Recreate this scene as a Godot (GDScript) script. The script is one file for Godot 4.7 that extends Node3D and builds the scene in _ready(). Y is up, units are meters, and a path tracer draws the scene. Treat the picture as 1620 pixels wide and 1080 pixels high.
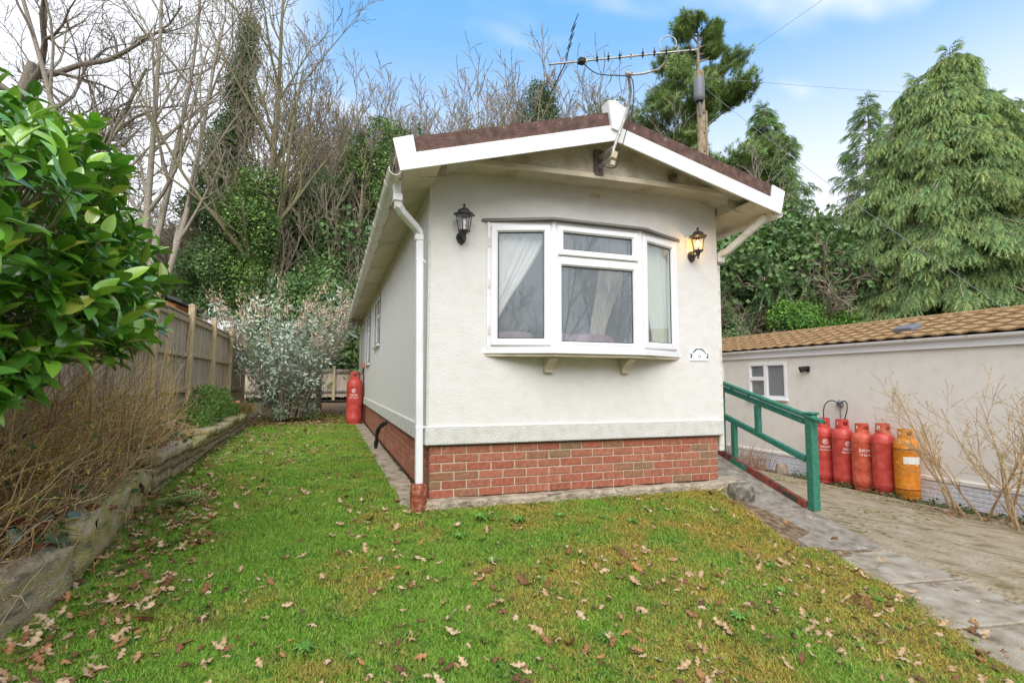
extends Node3D

# ------------------------------------------------------------------ mesh builder
class MB:
	var v := PackedVector3Array()
	var n := PackedVector3Array()
	var uv := PackedVector2Array()
	var c := PackedColorArray()
	var idx := PackedInt32Array()
	var col := Color(1, 1, 1)
	func vert(p: Vector3, nn: Vector3, t := Vector2.ZERO) -> int:
		v.push_back(p)
		n.push_back(nn)
		uv.push_back(t)
		c.push_back(col)
		return v.size() - 1
	# a, b, c counter-clockwise as seen from the front (emitted clockwise for Godot)
	func tri(a: Vector3, b: Vector3, d: Vector3) -> void:
		var nn := (b - a).cross(d - a).normalized()
		var i := vert(a, nn)
		vert(b, nn)
		vert(d, nn)
		idx.append_array([i, i + 2, i + 1])
	func quad(a: Vector3, b: Vector3, d: Vector3, e: Vector3) -> void:
		var nn := (b - a).cross(d - a).normalized()
		var i := vert(a, nn, Vector2(0, 1))
		vert(b, nn, Vector2(1, 1))
		vert(d, nn, Vector2(1, 0))
		vert(e, nn, Vector2(0, 0))
		idx.append_array([i, i + 2, i + 1, i, i + 3, i + 2])
	func oquad(a: Vector3, b: Vector3, d: Vector3, e: Vector3, from: Vector3) -> void:
		if (b - a).cross(d - a).dot((a + b + d + e) * 0.25 - from) < 0.0:
			quad(e, d, b, a)
		else:
			quad(a, b, d, e)
	func otri(a: Vector3, b: Vector3, d: Vector3, from: Vector3) -> void:
		if (b - a).cross(d - a).dot((a + b + d) / 3.0 - from) < 0.0:
			tri(a, d, b)
		else:
			tri(a, b, d)
	func box(ce: Vector3, s: Vector3, bs := Basis.IDENTITY) -> void:
		var h := s * 0.5
		var p := []
		for i in 8:
			p.append(ce + bs * Vector3(h.x * (1 if i & 1 else -1), h.y * (1 if i & 2 else -1), h.z * (1 if i & 4 else -1)))
		for f in [[0, 1, 3, 2], [4, 5, 7, 6], [0, 1, 5, 4], [2, 3, 7, 6], [0, 2, 6, 4], [1, 3, 7, 5]]:
			oquad(p[f[0]], p[f[1]], p[f[2]], p[f[3]], ce)
	func bbox(ce: Vector3, s: Vector3, b: float, bs := Basis.IDENTITY) -> void:
		var h := s * 0.5
		b = minf(b, minf(h.x, minf(h.y, h.z)) * 0.9)
		var q := []
		for i in 8:
			var sg := Vector3(1 if i & 1 else -1, 1 if i & 2 else -1, 1 if i & 4 else -1)
			var three := []
			for ax in 3:
				var w := h - Vector3(b, b, b)
				w[ax] = h[ax]
				three.append(ce + bs * (w * sg))
			q.append(three)
		for ax in 3:
			var u := (ax + 1) % 3
			var w := (ax + 2) % 3
			for sg in 2:
				var base: int = sg << ax
				oquad(q[base][ax], q[base | (1 << u)][ax], q[base | (1 << u) | (1 << w)][ax], q[base | (1 << w)][ax], ce)
			for su in 2:
				for sw in 2:
					var e0: int = (su << u) | (sw << w)
					var e1: int = e0 | (1 << ax)
					oquad(q[e0][u], q[e1][u], q[e1][w], q[e0][w], ce)
		for i in 8:
			otri(q[i][0], q[i][1], q[i][2], ce)
	func beam(a: Vector3, b: Vector3, w: float, h: float, bev := 0.0, up := Vector3.UP) -> void:
		var z := (b - a).normalized()
		var x := up.cross(z).normalized()
		if x.length() < 0.5:
			x = Vector3.RIGHT
		var y := z.cross(x)
		if bev > 0.0:
			bbox((a + b) * 0.5, Vector3(w, h, a.distance_to(b)), bev, Basis(x, y, z))
		else:
			box((a + b) * 0.5, Vector3(w, h, a.distance_to(b)), Basis(x, y, z))
	func tube(pts: Array, rad: Array, sides := 6, cap := true, twist := 0.0) -> void:
		var m := pts.size()
		if m < 2:
			return
		var t: Vector3 = (pts[1] - pts[0]).normalized()
		var u := t.cross(Vector3.UP)
		if u.length() < 0.1:
			u = t.cross(Vector3.RIGHT)
		u = u.normalized()
		var first := v.size()
		var along := 0.0
		for i in m:
			var tt: Vector3
			if i == 0:
				tt = t
			elif i == m - 1:
				tt = (pts[i] - pts[i - 1]).normalized()
			else:
				tt = (pts[i + 1] - pts[i - 1]).normalized()
			u = (u - tt * u.dot(tt)).normalized()
			var w := tt.cross(u)
			if i > 0:
				along += (pts[i] as Vector3).distance_to(pts[i - 1])
			for k in sides + 1:
				var a := TAU * k / sides + twist
				var d := u * cos(a) + w * sin(a)
				vert(pts[i] + d * rad[i], d, Vector2(float(k) / sides, along))
		var st := sides + 1
		for i in m - 1:
			for k in sides:
				var a := first + i * st + k
				idx.append_array([a, a + st + 1, a + 1, a, a + st, a + st + 1])
		if cap:
			for e in [0, m - 1]:
				var nn: Vector3 = (pts[0] - pts[1]).normalized() if e == 0 else (pts[m - 1] - pts[m - 2]).normalized()
				var ce := vert(pts[e], nn)
				var r0 := v.size()
				for k in sides + 1:
					vert(v[first + e * st + k], nn)
				for k in sides:
					if e == 0:
						idx.append_array([ce, r0 + k, r0 + k + 1])
					else:
						idx.append_array([ce, r0 + k + 1, r0 + k])
	func lathe(prof: Array, segs: int, xf := Transform3D.IDENTITY, sharp := 40.0, a0 := 0.0, a1 := TAU) -> void:
		var m := prof.size()
		var nr := []
		for i in m - 1:
			var d: Vector2 = prof[i + 1] - prof[i]
			nr.append(Vector2(d.y, -d.x).normalized())
		for i in m - 1:
			var n0: Vector2 = nr[i]
			var n1: Vector2 = nr[i]
			if i > 0 and absf(rad_to_deg(nr[i].angle_to(nr[i - 1]))) < sharp:
				n0 = (nr[i] + nr[i - 1]).normalized()
			if i < m - 2 and absf(rad_to_deg(nr[i].angle_to(nr[i + 1]))) < sharp:
				n1 = (nr[i] + nr[i + 1]).normalized()
			var first := v.size()
			for k in segs + 1:
				var a := lerpf(a0, a1, float(k) / segs)
				var d := Vector3(cos(a), 0, sin(a))
				vert(xf * (d * prof[i].x + Vector3.UP * prof[i].y), (xf.basis * (d * n0.x + Vector3.UP * n0.y)).normalized(), Vector2(float(k) / segs, float(i) / m))
				vert(xf * (d * prof[i + 1].x + Vector3.UP * prof[i + 1].y), (xf.basis * (d * n1.x + Vector3.UP * n1.y)).normalized(), Vector2(float(k) / segs, float(i + 1) / m))
			for k in segs:
				var a := first + k * 2
				idx.append_array([a, a + 3, a + 1, a, a + 2, a + 3])
	func lathe_flat(prof: Array, segs: int, xf := Transform3D.IDENTITY) -> void:
		for i in prof.size() - 1:
			for k in segs:
				var a := TAU * k / segs
				var b := TAU * (k + 1) / segs
				var p := []
				for e in [[a, i], [a, i + 1], [b, i + 1], [b, i]]:
					p.append(xf * Vector3(cos(e[0]) * prof[e[1]].x, prof[e[1]].y, sin(e[0]) * prof[e[1]].x))
				if prof[i].x < 1e-5:
					tri(p[0], p[1], p[2])
				elif prof[i + 1].x < 1e-5:
					tri(p[0], p[1], p[3])
				else:
					quad(p[0], p[1], p[2], p[3])
	func ntri(a: Vector3, b: Vector3, d: Vector3, nn: Vector3) -> void:
		if (b - a).cross(d - a).dot(nn) < 0.0:
			tri(a, d, b)
		else:
			tri(a, b, d)
	# a polygon in the xy plane of xf, extruded from z0 to z1
	func prism(poly: Array, z0: float, z1: float, xf := Transform3D.IDENTITY) -> void:
		var pp := PackedVector2Array(poly)
		if Geometry2D.is_polygon_clockwise(pp):
			pp.reverse()
		var t := Geometry2D.triangulate_polygon(pp)
		for i in t.size() / 3:
			var a := pp[t[i * 3]]
			var b := pp[t[i * 3 + 1]]
			var d := pp[t[i * 3 + 2]]
			ntri(xf * Vector3(a.x, a.y, z1), xf * Vector3(b.x, b.y, z1), xf * Vector3(d.x, d.y, z1), xf.basis.z)
			ntri(xf * Vector3(a.x, a.y, z0), xf * Vector3(b.x, b.y, z0), xf * Vector3(d.x, d.y, z0), -xf.basis.z)
		for i in pp.size():
			var a := pp[i]
			var b := pp[(i + 1) % pp.size()]
			quad(xf * Vector3(a.x, a.y, z0), xf * Vector3(b.x, b.y, z0), xf * Vector3(b.x, b.y, z1), xf * Vector3(a.x, a.y, z1))
	# a wall panel with rectangular openings; local x right, y up, front at z = 0, back at z = -th
	func panel(x0: float, x1: float, y0: float, y1: float, th: float, holes: Array, xf: Transform3D) -> void:
		var xs := [x0, x1]
		var ys := [y0, y1]
		for h in holes:
			xs.append_array([h.position.x, h.end.x])
			ys.append_array([h.position.y, h.end.y])
		xs.sort()
		ys.sort()
		for i in xs.size() - 1:
			for j in ys.size() - 1:
				var mid := Vector2((xs[i] + xs[i + 1]) * 0.5, (ys[j] + ys[j + 1]) * 0.5)
				if xs[i + 1] - xs[i] < 1e-5 or ys[j + 1] - ys[j] < 1e-5:
					continue
				var open := false
				for h in holes:
					open = open or h.has_point(mid)
				if open:
					continue
				for f in 2:
					var z := 0.0 if f == 0 else -th
					oquad(xf * Vector3(xs[i], ys[j], z), xf * Vector3(xs[i + 1], ys[j], z), xf * Vector3(xs[i + 1], ys[j + 1], z), xf * Vector3(xs[i], ys[j + 1], z), xf * Vector3(mid.x, mid.y, -th * 0.5))
		var outer := Rect2(x0, y0, x1 - x0, y1 - y0)
		for k in holes.size() + 1:
			var r: Rect2 = outer if k == 0 else holes[k - 1]
			var cs := [r.position, Vector2(r.end.x, r.position.y), r.end, Vector2(r.position.x, r.end.y)]
			for e in 4:
				var a: Vector2 = cs[e]
				var b: Vector2 = cs[(e + 1) % 4]
				var q := [xf * Vector3(a.x, a.y, -th), xf * Vector3(b.x, b.y, -th), xf * Vector3(b.x, b.y, 0), xf * Vector3(a.x, a.y, 0)]
				if k == 0:
					quad(q[0], q[1], q[2], q[3])
				else:
					quad(q[3], q[2], q[1], q[0])
	# regular grid of points -> smooth sheet (rows x cols)
	func sheet(pts: Array, cols: int, rows: int, flip := false) -> void:
		var first := v.size()
		for r in rows:
			for k in cols:
				var a: Vector3 = pts[r * cols + maxi(k - 1, 0)]
				var b: Vector3 = pts[r * cols + mini(k + 1, cols - 1)]
				var d: Vector3 = pts[maxi(r - 1, 0) * cols + k]
				var e: Vector3 = pts[mini(r + 1, rows - 1) * cols + k]
				var nn := (e - d).cross(b - a).normalized()
				vert(pts[r * cols + k], -nn if flip else nn, Vector2(float(k) / (cols - 1), float(r) / (rows - 1)))
		for r in rows - 1:
			for k in cols - 1:
				var a := first + r * cols + k
				if flip:
					idx.append_array([a, a + cols + 1, a + 1, a, a + cols, a + cols + 1])
				else:
					idx.append_array([a, a + 1, a + cols + 1, a, a + cols + 1, a + cols])
	func commit() -> ArrayMesh:
		var arr := []
		arr.resize(Mesh.ARRAY_MAX)
		arr[Mesh.ARRAY_VERTEX] = v
		arr[Mesh.ARRAY_NORMAL] = n
		arr[Mesh.ARRAY_TEX_UV] = uv
		arr[Mesh.ARRAY_COLOR] = c
		arr[Mesh.ARRAY_INDEX] = idx
		var m := ArrayMesh.new()
		m.add_surface_from_arrays(Mesh.PRIMITIVE_TRIANGLES, arr)
		return m

# ------------------------------------------------------------------ scene helpers
var M := {}
var texs := {}
var used := {}
var rng := RandomNumberGenerator.new()

func numbered(called: String) -> String:
	if not used.has(called):
		used[called] = 0
		return called
	used[called] += 1
	return "%s_%03d" % [called, used[called]]

func tag(o: Node, label := "", category := "", group := "", kind := "") -> Node:
	if label: o.set_meta("label", label)
	if category: o.set_meta("category", category)
	if group: o.set_meta("group", group)
	if kind: o.set_meta("kind", kind)
	return o

func thing(called: String, at: Vector3, label: String, category: String, group := "") -> Node3D:
	var o := Node3D.new()
	o.name = numbered(called)
	add_child(o)
	o.position = at
	tag(o, label, category, group)
	return o

func origin_of(p: Node) -> Vector3:
	var at := Vector3.ZERO
	while p != self and p != null:
		at += (p as Node3D).position
		p = p.get_parent()
	return at

# a mesh laid out in world coordinates becomes a part of parent
func part(called: String, mb: MB, m: Material, parent: Node3D, label := "") -> MeshInstance3D:
	var at := origin_of(parent)
	if at != Vector3.ZERO:
		for i in mb.v.size():
			mb.v[i] -= at
	return local(called, mb.commit(), m, parent, Transform3D.IDENTITY, label)

# a mesh in the parent's own coordinates
func local(called: String, mesh: Mesh, m: Material, parent: Node, xf := Transform3D.IDENTITY, label := "") -> MeshInstance3D:
	var o := MeshInstance3D.new()
	o.name = called
	o.mesh = mesh
	o.material_override = m
	parent.add_child(o, true)
	o.transform = xf
	if label: o.set_meta("label", label)
	return o

# one mesh that is a whole thing, laid out in world coordinates
func solid(called: String, mb: MB, m: Material, label: String, category: String, group := "", kind := "", at := Vector3.ZERO) -> MeshInstance3D:
	for i in mb.v.size():
		mb.v[i] -= at
	var o := local(numbered(called), mb.commit(), m, self, Transform3D(Basis.IDENTITY, at))
	tag(o, label, category, group, kind)
	return o

func struct(called: String, mb: MB, m: Material) -> MeshInstance3D:
	var o := local(numbered(called), mb.commit(), m, self)
	o.set_meta("kind", "structure")
	return o

func swarm(called: String, mesh: Mesh, m: Material, parent: Node, xfs: Array, cols: Array = []) -> MultiMeshInstance3D:
	var mm := MultiMesh.new()
	mm.transform_format = MultiMesh.TRANSFORM_3D
	mm.use_colors = true
	mm.mesh = mesh
	mm.instance_count = xfs.size()
	var b := PackedFloat32Array()
	b.resize(xfs.size() * 16)
	var j := 0
	for i in xfs.size():
		var t: Transform3D = xfs[i]
		var x := t.basis.x
		var y := t.basis.y
		var z := t.basis.z
		var o := t.origin
		b[j] = x.x; b[j + 1] = y.x; b[j + 2] = z.x; b[j + 3] = o.x
		b[j + 4] = x.y; b[j + 5] = y.y; b[j + 6] = z.y; b[j + 7] = o.y
		b[j + 8] = x.z; b[j + 9] = y.z; b[j + 10] = z.z; b[j + 11] = o.z
		var c: Color = cols[i] if cols.size() else Color.WHITE
		b[j + 12] = c.r; b[j + 13] = c.g; b[j + 14] = c.b; b[j + 15] = 1.0
		j += 16
	mm.buffer = b
	var o2 := MultiMeshInstance3D.new()
	o2.name = called
	o2.multimesh = mm
	o2.material_override = m
	parent.add_child(o2, true)
	o2.set_meta("kind", "stuff")
	return o2

func rot_to(dir: Vector3, spin := 0.0) -> Basis:   # local +y along dir
	var y := dir.normalized()
	var x := y.cross(Vector3(0.31, 0.2, 0.93))
	if x.length() < 0.05:
		x = y.cross(Vector3.RIGHT)
	x = x.normalized()
	return Basis(x, y, x.cross(y)) * Basis(Vector3.UP, spin)

func rv(s := 1.0) -> Vector3:
	return Vector3(rng.randf_range(-s, s), rng.randf_range(-s, s), rng.randf_range(-s, s))

func ss(a: float, b: float, x: float) -> float:
	return smoothstep(a, b, x)

# ------------------------------------------------------------------ textures and materials
func noise(seed_: int, freq: float, type := FastNoiseLite.TYPE_SIMPLEX_SMOOTH, oct := 4) -> FastNoiseLite:
	var f := FastNoiseLite.new()
	f.seed = seed_
	f.noise_type = type
	f.frequency = freq
	f.fractal_octaves = oct
	f.fractal_type = FastNoiseLite.FRACTAL_FBM if oct > 1 else FastNoiseLite.FRACTAL_NONE
	return f

func ramp_tex(seed_: int, freq: float, stops: Array, size := 512, oct := 5, type := FastNoiseLite.TYPE_SIMPLEX_SMOOTH) -> NoiseTexture2D:
	var t := NoiseTexture2D.new()
	t.width = size
	t.height = size
	t.seamless = true
	t.noise = noise(seed_, freq, type, oct)
	var g := Gradient.new()
	var offs := PackedFloat32Array()
	var cl := PackedColorArray()
	for s in stops:
		offs.append(s[0])
		cl.append(s[1])
	g.offsets = offs
	g.colors = cl
	t.color_ramp = g
	return t

func bump_tex(seed_: int, freq: float, strength: float, size := 512, oct := 3, type := FastNoiseLite.TYPE_SIMPLEX_SMOOTH) -> NoiseTexture2D:
	if size < 1024:   # fine relief is shared between materials
		var best := 0.025
		for f in [0.025, 0.06, 0.11, 0.2]:
			if absf(log(f / freq)) < absf(log(best / freq)):
				best = f
		var hard := 3.0 if strength < 3.5 else 7.0
		var key := "%.3f %.0f" % [best, hard]
		if texs.has(key):
			return texs[key]
		texs[key] = bump_make(int(best * 1000), best, hard, 512, 4, type)
		return texs[key]
	return bump_make(seed_, freq, strength, size, oct, type)

func bump_make(seed_: int, freq: float, strength: float, size: int, oct: int, type: int) -> NoiseTexture2D:
	var t := NoiseTexture2D.new()
	t.width = size
	t.height = size
	t.seamless = true
	t.as_normal_map = true
	t.bump_strength = strength
	t.noise = noise(seed_, freq, type, oct)
	return t

func K(r: int, g: int, b: int) -> Color:   # sRGB 0..255
	return Color(r / 255.0, g / 255.0, b / 255.0)

func L(c: Color) -> Color:                  # to linear, for vertex and copy colours
	return c.srgb_to_linear()

func mat(called: String, color: Color, rough := 0.8, tex: Texture2D = null, normal: Texture2D = null, scale := 1.0, nscale := 1.0, world := true) -> StandardMaterial3D:
	var m := StandardMaterial3D.new()
	m.resource_name = called
	m.albedo_color = color
	m.roughness = rough
	if tex or normal:
		m.uv1_triplanar = true
		m.uv1_world_triplanar = world
		m.uv1_scale = Vector3.ONE * scale
		m.uv1_triplanar_sharpness = 6.0
	if tex:
		m.albedo_texture = tex
	if normal:
		m.normal_enabled = true
		m.normal_texture = normal
		m.normal_scale = nscale
	M[called] = m
	return m

func leafmat(called: String, rough := 0.55, back := 0.35, spec := 0.4) -> StandardMaterial3D:
	var m := mat(called, Color.WHITE, rough)
	m.vertex_color_use_as_albedo = true
	m.metallic_specular = spec
	m.cull_mode = BaseMaterial3D.CULL_DISABLED
	if back > 0.0:
		m.backlight_enabled = true
		m.backlight = Color(back, back, back * 0.6)
	return m

func make_materials() -> void:
	var wh := Color.WHITE
	mat("stucco", wh, 0.9, ramp_tex(3, 0.004, [[0.0, K(219, 215, 210)], [0.4, K(225, 222, 218)], [1.0, K(229, 227, 224)]], 1024, 7), bump_tex(5, 0.038, 8.0, 1024, 3), 1.1, 0.6)
	M.stucco.uv1_scale = Vector3(0.95, 1.5, 0.95)
	mat("stucco_trim", wh, 0.85, ramp_tex(4, 0.01, [[0.0, K(206, 203, 196)], [0.5, K(221, 219, 213)], [1.0, K(226, 224, 219)]], 512, 5), bump_tex(6, 0.1, 5.0, 512, 3), 1.2, 0.7)
	mat("cream_board", wh, 0.7, ramp_tex(7, 0.006, [[0.0, K(176, 160, 134)], [0.4, K(206, 194, 170)], [1.0, K(214, 204, 184)]], 512, 6), bump_tex(8, 0.02, 1.5, 512, 4), 0.7, 0.5)
	mat("gable_board", wh, 0.75, ramp_tex(9, 0.006, [[0.0, K(176, 164, 142)], [0.45, K(202, 193, 174)], [1.0, K(210, 203, 187)]], 512, 6), bump_tex(10, 0.07, 4.0, 512, 3), 0.9, 0.7)
	mat("white_upvc", K(238, 238, 240), 0.3)
	mat("white_fascia", wh, 0.35, ramp_tex(11, 0.008, [[0.0, K(226, 225, 222)], [0.5, K(244, 244, 243)], [1.0, K(247, 247, 247)]], 512, 5), null, 0.8)
	mat("gutter_plastic", wh, 0.4, ramp_tex(12, 0.02, [[0.0, K(196, 190, 176)], [0.45, K(226, 222, 212)], [1.0, K(234, 232, 226)]], 512, 5), null, 1.0)
	mat("pipe_white", wh, 0.35, ramp_tex(13, 0.01, [[0.0, K(218, 217, 214)], [0.5, K(236, 236, 238)], [1.0, K(240, 240, 242)]], 256, 5), null, 0.7)
	mat("brown_verge", wh, 0.75, ramp_tex(14, 0.012, [[0.0, K(70, 50, 44)], [0.4, K(96, 70, 61)], [0.7, K(108, 80, 70)], [0.86, K(120, 96, 86)], [0.95, K(176, 164, 152)], [1.0, K(200, 190, 180)]], 512, 7), bump_tex(15, 0.05, 4.0, 512, 4), 1.6, 0.7)
	mat("roof_brown", wh, 0.85, ramp_tex(16, 0.02, [[0.0, K(74, 58, 50)], [0.5, K(104, 82, 70)], [1.0, K(130, 112, 96)]], 512, 5), bump_tex(17, 0.05, 5.0, 512, 3), 0.8, 0.8)
	mat("mortar", wh, 0.95, ramp_tex(18, 0.05, [[0.0, K(196, 178, 154)], [0.5, K(222, 206, 184)], [1.0, K(230, 218, 200)]], 256, 4), bump_tex(19, 0.12, 4.0, 256, 2), 2.0, 0.8)
	var bt := [[K(150, 92, 70), K(174, 111, 86), K(190, 131, 104)], [K(154, 86, 66), K(176, 104, 80), K(190, 123, 98)], [K(140, 94, 70), K(160, 113, 86), K(174, 131, 103)], [K(162, 96, 75), K(183, 117, 93), K(200, 141, 116)], [K(142, 80, 62), K(166, 100, 78), K(182, 117, 94)], [K(132, 98, 74), K(152, 118, 90), K(168, 136, 108)]]
	var bn := bump_tex(21, 0.09, 5.0, 256, 3)
	for i in bt.size():
		mat("brick_%d" % i, wh, 0.9, ramp_tex(30 + i, 0.03, [[0.0, bt[i][0]], [0.5, bt[i][1]], [1.0, bt[i][2]]], 256, 5), bn, 2.5, 0.9)
	mat("footing", wh, 0.95, ramp_tex(40, 0.012, [[0.0, K(120, 108, 92)], [0.4, K(166, 152, 132)], [0.65, K(186, 172, 152)], [1.0, K(198, 188, 170)]], 512, 6), bump_tex(41, 0.06, 7.0, 512, 4), 1.0, 1.0)
	mat("old_concrete", wh, 0.95, ramp_tex(39, 0.02, [[0.0, K(74, 76, 58)], [0.35, K(104, 102, 90)], [0.6, K(128, 124, 114)], [0.85, K(160, 154, 142)], [1.0, K(112, 112, 66)]], 256, 7), bump_tex(41, 0.06, 7.0, 512, 4), 2.0, 1.2)
	mat("terracotta", wh, 0.7, ramp_tex(42, 0.02, [[0.0, K(118, 56, 40)], [0.55, K(146, 74, 54)], [0.75, K(166, 104, 78)], [1.0, K(204, 176, 136)]], 256, 5), bump_tex(43, 0.04, 2.0, 256, 3), 3.0, 0.6)
	mat("glazing_black", K(40, 40, 42), 0.5)
	mat("lead", K(116, 112, 108), 0.6, null, bump_tex(44, 0.03, 2.0, 256, 3), 2.0, 0.5)
	var g := mat("window_glass", Color(0.86, 0.90, 0.93, 0.04), 0.02)
	g.metallic = 0.27
	g.transparency = BaseMaterial3D.TRANSPARENCY_ALPHA
	g.metallic_specular = 0.9
	var g2 := mat("lantern_glass", Color(0.95, 0.95, 0.95, 0.05), 0.05)
	g2.transparency = BaseMaterial3D.TRANSPARENCY_ALPHA
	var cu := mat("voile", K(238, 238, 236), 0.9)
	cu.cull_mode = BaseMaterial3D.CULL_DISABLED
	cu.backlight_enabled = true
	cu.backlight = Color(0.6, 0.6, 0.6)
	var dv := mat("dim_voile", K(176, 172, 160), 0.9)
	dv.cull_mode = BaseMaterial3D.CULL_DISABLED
	var cg := mat("green_voile", K(222, 230, 208), 0.9)
	cg.cull_mode = BaseMaterial3D.CULL_DISABLED
	cg.backlight_enabled = true
	cg.backlight = Color(0.6, 0.6, 0.6)
	mat("mauve_fabric", wh, 0.95, ramp_tex(45, 0.05, [[0.0, K(112, 78, 96)], [1.0, K(152, 116, 132)]], 256, 4), bump_tex(46, 0.2, 3.0, 256, 2), 3.0, 0.8)
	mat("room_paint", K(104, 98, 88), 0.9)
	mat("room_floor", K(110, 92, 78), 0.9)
	mat("black_iron", wh, 0.45, ramp_tex(47, 0.1, [[0.0, K(34, 34, 36)], [0.6, K(58, 58, 60)], [1.0, K(92, 88, 84)]], 256, 4), null, 6.0)
	mat("bronze_iron", wh, 0.45, ramp_tex(48, 0.1, [[0.0, K(44, 38, 36)], [0.6, K(72, 62, 58)], [1.0, K(112, 98, 90)]], 256, 4), null, 6.0)
	mat("black_plastic", K(30, 31, 34), 0.4)
	mat("grey_plastic", K(112, 116, 124), 0.5)
	mat("cable_black", K(32, 32, 34), 0.6)
	mat("cable_grey", K(132, 138, 146), 0.6)
	var al := mat("aluminium", wh, 0.45, ramp_tex(49, 0.03, [[0.0, K(120, 112, 102)], [0.5, K(176, 174, 170)], [1.0, K(206, 206, 206)]], 256, 5), null, 3.0)
	al.metallic = 0.6
	mat("box_beige", K(196, 180, 150), 0.6)
	mat("plaque_white", K(240, 242, 246), 0.25)
	mat("plaque_green", K(66, 96, 74), 0.4)
	mat("plaque_grey", K(112, 116, 128), 0.5)
	# green handrail, red kerb
	mat("rail_green", wh, 0.5, ramp_tex(50, 0.02, [[0.0, K(44, 108, 88)], [0.5, K(54, 124, 102)], [0.82, K(62, 134, 112)], [0.93, K(90, 156, 134)], [0.97, K(170, 196, 178)], [1.0, K(200, 206, 194)]], 512, 5), bump_tex(51, 0.04, 2.0, 256, 4), 1.6, 0.5)
	mat("kerb_red", wh, 0.65, ramp_tex(52, 0.012, [[0.0, K(34, 74, 62)], [0.3, K(60, 70, 58)], [0.4, K(126, 58, 46)], [0.65, K(152, 72, 58)], [0.9, K(142, 84, 66)], [1.0, K(170, 150, 124)]], 512, 5), bump_tex(53, 0.06, 4.0, 256, 4), 1.4, 0.8)
	# cylinders
	mat("gas_red", wh, 0.42, ramp_tex(54, 0.008, [[0.0, K(150, 58, 46)], [0.25, K(190, 68, 58)], [0.6, K(204, 78, 70)], [0.86, K(211, 96, 86)], [0.95, K(222, 140, 128)], [1.0, K(150, 90, 70)]], 512, 7), bump_tex(57, 0.03, 1.0, 256, 3), 1.0, 0.3)
	mat("gas_red_faded", wh, 0.5, ramp_tex(55, 0.01, [[0.0, K(160, 70, 48)], [0.3, K(200, 84, 62)], [0.6, K(208, 96, 72)], [0.85, K(216, 120, 94)], [0.95, K(196, 120, 84)], [1.0, K(130, 78, 54)]], 512, 7), null, 1.2)
	mat("gas_orange", wh, 0.5, ramp_tex(56, 0.012, [[0.0, K(150, 84, 20)], [0.3, K(204, 122, 28)], [0.7, K(222, 138, 36)], [1.0, K(230, 154, 60)]], 512, 6), null, 1.2)
	mat("rust", K(92, 56, 36), 0.9)
	mat("print_white", K(240, 236, 232), 0.6)
	mat("label_white", K(226, 224, 218), 0.6)
	mat("brass", K(150, 120, 70), 0.4).metallic = 0.8
	# ground
	mat("soil", wh, 1.0, ramp_tex(60, 0.02, [[0.0, K(70, 56, 42)], [0.4, K(110, 90, 68)], [0.7, K(140, 118, 92)], [1.0, K(166, 146, 116)]], 1024, 6), bump_tex(61, 0.06, 8.0, 512, 4), 0.6, 1.0)
	mat("lawn", wh, 1.0, ramp_tex(62, 0.006, [[0.0, K(104, 92, 60)], [0.3, K(118, 128, 58)], [0.5, K(118, 150, 54)], [0.7, K(146, 158, 62)], [1.0, K(160, 146, 80)]], 1024, 7), bump_tex(63, 0.07, 10.0, 512, 4), 0.35, 1.0)
	mat("concrete_drive", wh, 0.95, ramp_tex(64, 0.004, [[0.0, K(112, 100, 62)], [0.22, K(138, 122, 90)], [0.36, K(154, 138, 112)], [0.6, K(161, 146, 122)], [0.8, K(169, 155, 132)], [1.0, K(180, 167, 145)]], 1024, 7), bump_tex(65, 0.08, 6.0, 512, 4), 0.6, 1.0)
	mat("ramp_dark", wh, 0.95, ramp_tex(66, 0.012, [[0.0, K(112, 104, 94)], [0.4, K(148, 138, 126)], [0.75, K(162, 153, 141)], [0.9, K(186, 176, 160)], [1.0, K(206, 198, 184)]], 512, 7), bump_tex(67, 0.2, 5.0, 512, 3), 1.3, 0.9)
	mat("slab_grey", wh, 0.95, ramp_tex(68, 0.008, [[0.0, K(122, 110, 90)], [0.35, K(164, 152, 133)], [0.6, K(178, 167, 149)], [0.85, K(190, 180, 164)], [1.0, K(204, 196, 182)]], 512, 8), bump_tex(69, 0.2, 5.0, 512, 4), 1.1, 1.0)
	mat("strip_tan", wh, 0.95, ramp_tex(70, 0.012, [[0.0, K(150, 130, 102)], [0.5, K(186, 166, 136)], [1.0, K(202, 184, 156)]], 512, 6), bump_tex(71, 0.08, 6.0, 512, 4), 0.9, 1.0)
	mat("moss", wh, 1.0, ramp_tex(72, 0.05, [[0.0, K(70, 74, 26)], [0.5, K(104, 102, 38)], [1.0, K(132, 122, 56)]], 256, 5), bump_tex(73, 0.12, 8.0, 256, 3), 2.0, 1.0)
	# stone
	mat("sandstone", wh, 0.95, ramp_tex(74, 0.008, [[0.0, K(112, 104, 84)], [0.3, K(158, 146, 122)], [0.5, K(184, 168, 140)], [0.72, K(162, 154, 106)], [1.0, K(200, 186, 160)]], 512, 7), bump_tex(75, 0.06, 9.0, 512, 6), 1.1, 1.5)
	M.sandstone.uv1_scale = Vector3(0.8, 2.6, 0.8)
	mat("sandstone_mossy", wh, 0.95, ramp_tex(76, 0.008, [[0.0, K(118, 112, 86)], [0.3, K(152, 146, 102)], [0.5, K(172, 164, 96)], [0.7, K(184, 170, 138)], [1.0, K(200, 184, 154)]], 512, 7), bump_tex(77, 0.06, 10.0, 512, 6), 0.9, 1.5)
	M.sandstone_mossy.uv1_scale = Vector3(0.6, 2.2, 0.6)
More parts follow.
